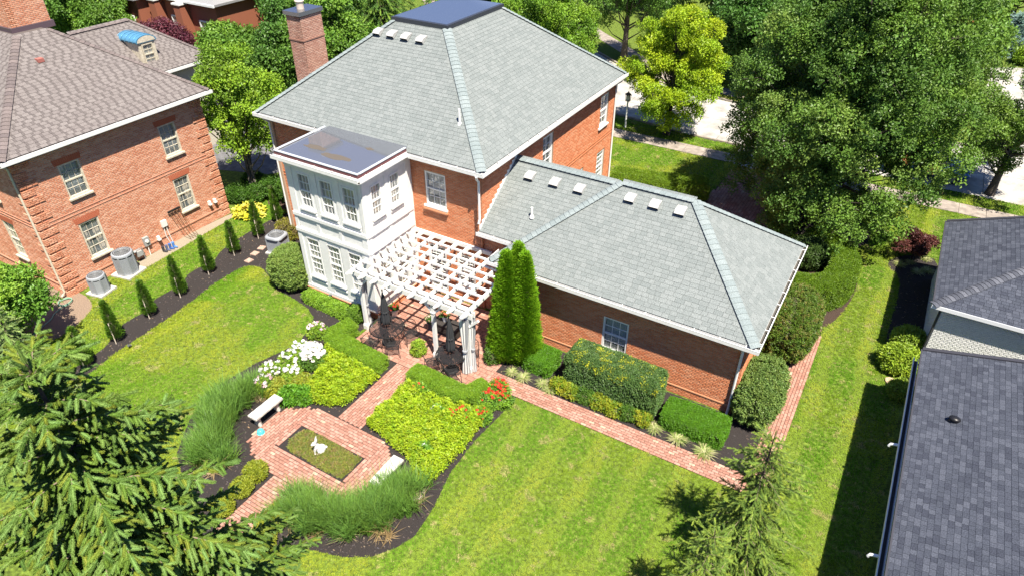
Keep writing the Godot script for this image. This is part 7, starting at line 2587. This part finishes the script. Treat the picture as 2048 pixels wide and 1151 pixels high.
func trees() -> void:
	var mid := [Color(0.101, 0.211, 0.0312), Color(0.133, 0.258, 0.039), Color(0.078, 0.172, 0.0281)]
	var bright := [Color(0.195, 0.338, 0.026), Color(0.247, 0.403, 0.0325), Color(0.156, 0.273, 0.026)]
	var deep := [Color(0.0676, 0.169, 0.027), Color(0.0929, 0.212, 0.0338), Color(0.0592, 0.135, 0.0237)]
	# foreground spruce, seen from above its tip
	conifer("spruce_tree", "large spruce with drooping blue green branches rising in front of the lawn", Vector3(6.35, 0, 16.25), 13.0, 1.2, 4.7, 58, 9, "shoot", 0.135, 0.15, [Color(0.102, 0.178, 0.0266), Color(0.124, 0.209, 0.0311), Color(0.0799, 0.147, 0.0266), Color(0.16, 0.209, 0.0266)], Color(0.147, 0.244, 0.0577), 0.7, 2.2)
	# loose young hemlocks at the corner of the lawn
	conifer("hemlock_tree", "loose feathery young conifer at the corner of the lawn by the path", Vector3(11.45, 0, 5.65), 5.0, 0.3, 1.75, 20, 7, "fine", 0.17, 0.2, [Color(0.14, 0.225, 0.04), Color(0.17, 0.265, 0.045), Color(0.115, 0.185, 0.035)], Color(0.24, 0.33, 0.05), 0.4, 1.7, "", 0.3, 0.6)
	conifer("hemlock_tree", "smaller feathery conifer beside the loose young one", Vector3(11.0, 0, 8.15), 4.2, 0.3, 1.3, 16, 7, "fine", 0.17, 0.2, [Color(0.14, 0.225, 0.04), Color(0.17, 0.265, 0.045), Color(0.115, 0.185, 0.035)], Color(0.24, 0.33, 0.05), 0.4, 1.7, "", 0.25, 0.7)
	# conifer and shrubs at the left edge
	conifer("young_spruce", "pale slender young spruce beside the end of the mulch strip", Vector3(-9.4, 0, 11.9), 4.6, 0.3, 1.25, 22, 7, "fine", 0.2, 0.2, [Color(0.182, 0.273, 0.091), Color(0.221, 0.312, 0.104)], Color(0.286, 0.39, 0.13), 0.35, 0.9)
	tree("leafy_shrub", "broadleaved shrub in front of the neighbouring house corner", Vector3(-14.0, 0, 10.6), 3.4, 0.3, 1.4, 26, 44, "holly", 1.7, [Color(0.169, 0.325, 0.039), Color(0.221, 0.39, 0.0455), Color(0.117, 0.247, 0.0325)], "", 3, Color(0.156, 0.13, 0.104), 0.6)
	shrub("juniper", "spreading yellow green juniper under the broadleaved shrub", "shrub", Vector3(-11.6, 0, 11.3), Vector3(0.9, 0.5, 0.8), "spray", 1.3, 800, [Color(0.221, 0.299, 0.026), Color(0.169, 0.247, 0.026)], "", 0.3)
	# multi-stemmed tree between the houses
	tree("multistem_tree", "bright green multi-stemmed tree between the two brick houses", Vector3(-16.1, 0, -2.8), 7.2, 2.3, 2.25, 44, 36, "broad", 0.8, bright, "", 3, Color(0.338, 0.299, 0.247), 0.7)
	# street trees
	tree("yellow_maple", "yellow green maple on the verge beside the street", Vector3(-0.4, 0, -21.2), 7.6, 0.9, 2.75, 80, 46, "broad", 0.75, [Color(0.31, 0.44, 0.018), Color(0.38, 0.49, 0.022), Color(0.24, 0.38, 0.018), Color(0.28, 0.42, 0.02)], "", 1, Color(0.13, 0.111, 0.091), 0.62)
	tree("pear_tree", "large dense dark green tree over the corner of the driveway", Vector3(9.75, 0, -14.8), 12.8, 0.3, 4.6, 300, 52, "broad", 0.8, [Color(0.105, 0.203, 0.0316), Color(0.14, 0.255, 0.0386), Color(0.0878, 0.176, 0.0281), Color(0.176, 0.281, 0.0527)], "", 1, Color(0.13, 0.111, 0.091), 0.95, Color(0.26, 0.12, 0.04), 0.003, 1.0)
	tree("street_tree", "leaning street tree beside the blue car", Vector3(16.9, 0, -22.3), 7.0, 1.3, 3.2, 44, 40, "broad", 0.8, [Color(0.117, 0.208, 0.0325), Color(0.156, 0.26, 0.039), Color(0.091, 0.169, 0.026)], "", 1, Color(0.156, 0.13, 0.111), 0.7)
	tree("street_tree", "mid green tree with a bare trunk beside the far pavement", Vector3(-8.5, 0, -33.4), 9.5, 2.2, 2.9, 44, 40, "broad", 0.95, mid, "", 1, Color(0.169, 0.143, 0.117), 0.85)
	tree("street_tree", "fresh green tree behind the far corner of the main roof", Vector3(-10.6, 0, -24.6), 8.2, 1.0, 3.4, 64, 44, "broad", 0.85, [Color(0.169, 0.312, 0.026), Color(0.208, 0.364, 0.0325), Color(0.13, 0.26, 0.026)], "", 1, Color(0.156, 0.13, 0.111), 0.75)
	tree("street_tree", "small tree on the grass island by the bend of the street", Vector3(-24.5, 0, -42.5), 6.0, 2.0, 2.4, 24, 34, "far", 0.8, deep)
	# trees across the street, right to left
	var far := [[10.5, -30.5, 10.5, 3.8, 0], [-14.5, -27.5, 8.5, 3.0, 1], [-17.5, -30.5, 9.5, 3.4, 0], [12.9, -30.5, 9.0, 3.0, 1], [2.2, -31.8, 8.5, 3.0, 2], [7.5, -33.0, 11.5, 4.2, 0], [1.5, -37.0, 12.0, 4.5, 0], [10.6, -38.0, 12.0, 4.2, 1], [-5.0, -44.0, 12.5, 4.4, 2], [5.5, -46.0, 13.0, 5.0, 0], [-13.5, -50.0, 12.0, 4.6, 2], [10.5, -52.0, 12.0, 4.6, 1], [-2.0, -57.0, 13.0, 5.5, 0], [25.5, -44.0, 10.0, 3.5, 2], [27.5, -58.0, 13.0, 5.0, 2], [-21.0, -58.0, 12.0, 5.0, 1], [-30.0, -66.0, 13.0, 5.5, 0], [17.5, -60.0, 12.0, 4.5, 2], [24.0, -57.0, 12.0, 4.5, 2], [8.0, -68.0, 14.0, 6.0, 1], [-11.0, -66.0, 13.0, 5.5, 2], [-40.0, -58.0, 11.0, 4.5, 1]]
	for q in far:
		tree("street_tree", ["dark green leafy tree across the street", "fresh green leafy tree across the street", "deep green leafy tree across the street"][q[4]], Vector3(q[0], 0, q[1]), q[2], 1.2, q[3], 46, 34, "far", 0.85, [mid, [Color(0.117, 0.221, 0.0325), Color(0.143, 0.26, 0.039), Color(0.091, 0.182, 0.026)], deep][q[4]], "leafy trees across the street", 1, Color(0.143, 0.117, 0.0975), 1.15)
	# green wall behind the left side: trees between the houses and beyond
	var back := [[-22.5, -16.0, 6.5, 2.7, 1], [-27.0, -19.0, 7.5, 3.2, 0], [-28.8, -12.8, 4.3, 2.1, 1], [-25.0, -13.6, 4.8, 2.3, 0], [-33.5, -24.5, 9.5, 3.6, 2], [-40.0, -29.0, 11.0, 4.2, 2], [-35.0, -34.0, 11.0, 4.5, 0], [-47.0, -34.0, 12.0, 5.0, 2], [-43.0, -44.0, 13.0, 5.5, 0], [-54.0, -15.0, 9.5, 3.8, 2], [-48.0, -12.0, 8.5, 3.4, 0], [-60.0, -12.0, 11.0, 4.5, 2], [-66.0, -26.0, 12.0, 5.0, 0], [-58.0, -32.0, 12.0, 5.0, 2], [-52.0, -44.0, 13.0, 5.5, 1], [-43.5, -13.2, 5.0, 1.6, 1]]
	for q in back:
		tree("garden_tree", ["mid green leafy tree behind the brick houses", "fresh green leafy tree behind the brick houses", "deep green leafy tree behind the brick houses"][q[4]], Vector3(q[0], 0, q[1]), q[2], 0.6, q[3], 42, 36, "far", 0.8, [mid, [Color(0.13, 0.26, 0.0325), Color(0.169, 0.312, 0.039), Color(0.104, 0.208, 0.026)], deep][q[4]], "leafy trees behind the brick houses", 1, Color(0.143, 0.117, 0.0975), 0.95)
	tree("purple_tree", "purple leaved tree beside the distant brick house", Vector3(-36.6, 0, -13.4), 3.5, 0.4, 1.9, 36, 34, "far", 0.6, [Color(0.111, 0.026, 0.0455), Color(0.143, 0.039, 0.0585), Color(0.078, 0.0195, 0.0325)], "", 1, Color(0.117, 0.091, 0.078), 0.75)
	# drooping conifers behind the chimney
	for q in [[-26.5, -26.0, 9.0, 2.6], [-23.0, -29.5, 10.0, 2.9], [-29.5, -30.0, 10.5, 3.0], [-19.0, -31.0, 8.5, 2.5]]:
		conifer("weeping_conifer", "drooping green conifer behind the chimney of the main house", Vector3(q[0], 0, q[1]), q[2], 0.5, q[3], 20, 8, "fine", 0.5, 0.55, [Color(0.0936, 0.196, 0.039), Color(0.125, 0.242, 0.0468), Color(0.0702, 0.156, 0.0312)], Color(0.187, 0.312, 0.0468), 0.6, 0.8, "drooping conifers behind the chimney")
	conifer("blue_spruce", "pale blue spruce across the side street", Vector3(17.6, 0, -51.5), 3.0, 0.1, 1.9, 14, 9, "fine", 0.4, 0.5, [Color(0.195, 0.312, 0.312), Color(0.247, 0.377, 0.364)], Color(0.325, 0.468, 0.442), 0.1, 1.0)
	for q in [[20.3, -50.5, 1.5], [22.6, -49.5, 1.4], [18.9, -49.0, 0.9]]:
		shrub("round_shrub", "bright green shrub in the bed across the side street", "shrub", Vector3(q[0], 0, q[1]), Vector3(q[2], q[2] * 0.7, q[2]), "broad", 0.8, 260, bright, "shrubs across the side street", 0.3)
	shrub("yellow_shrub", "bright yellow shrub on the far lawn beside the chimney", "shrub", Vector3(-30.5, 0, -23.3), Vector3(0.75, 0.5, 0.7), "holly", 1.4, 300, [Color(0.715, 0.546, 0.026), Color(0.585, 0.52, 0.039)])
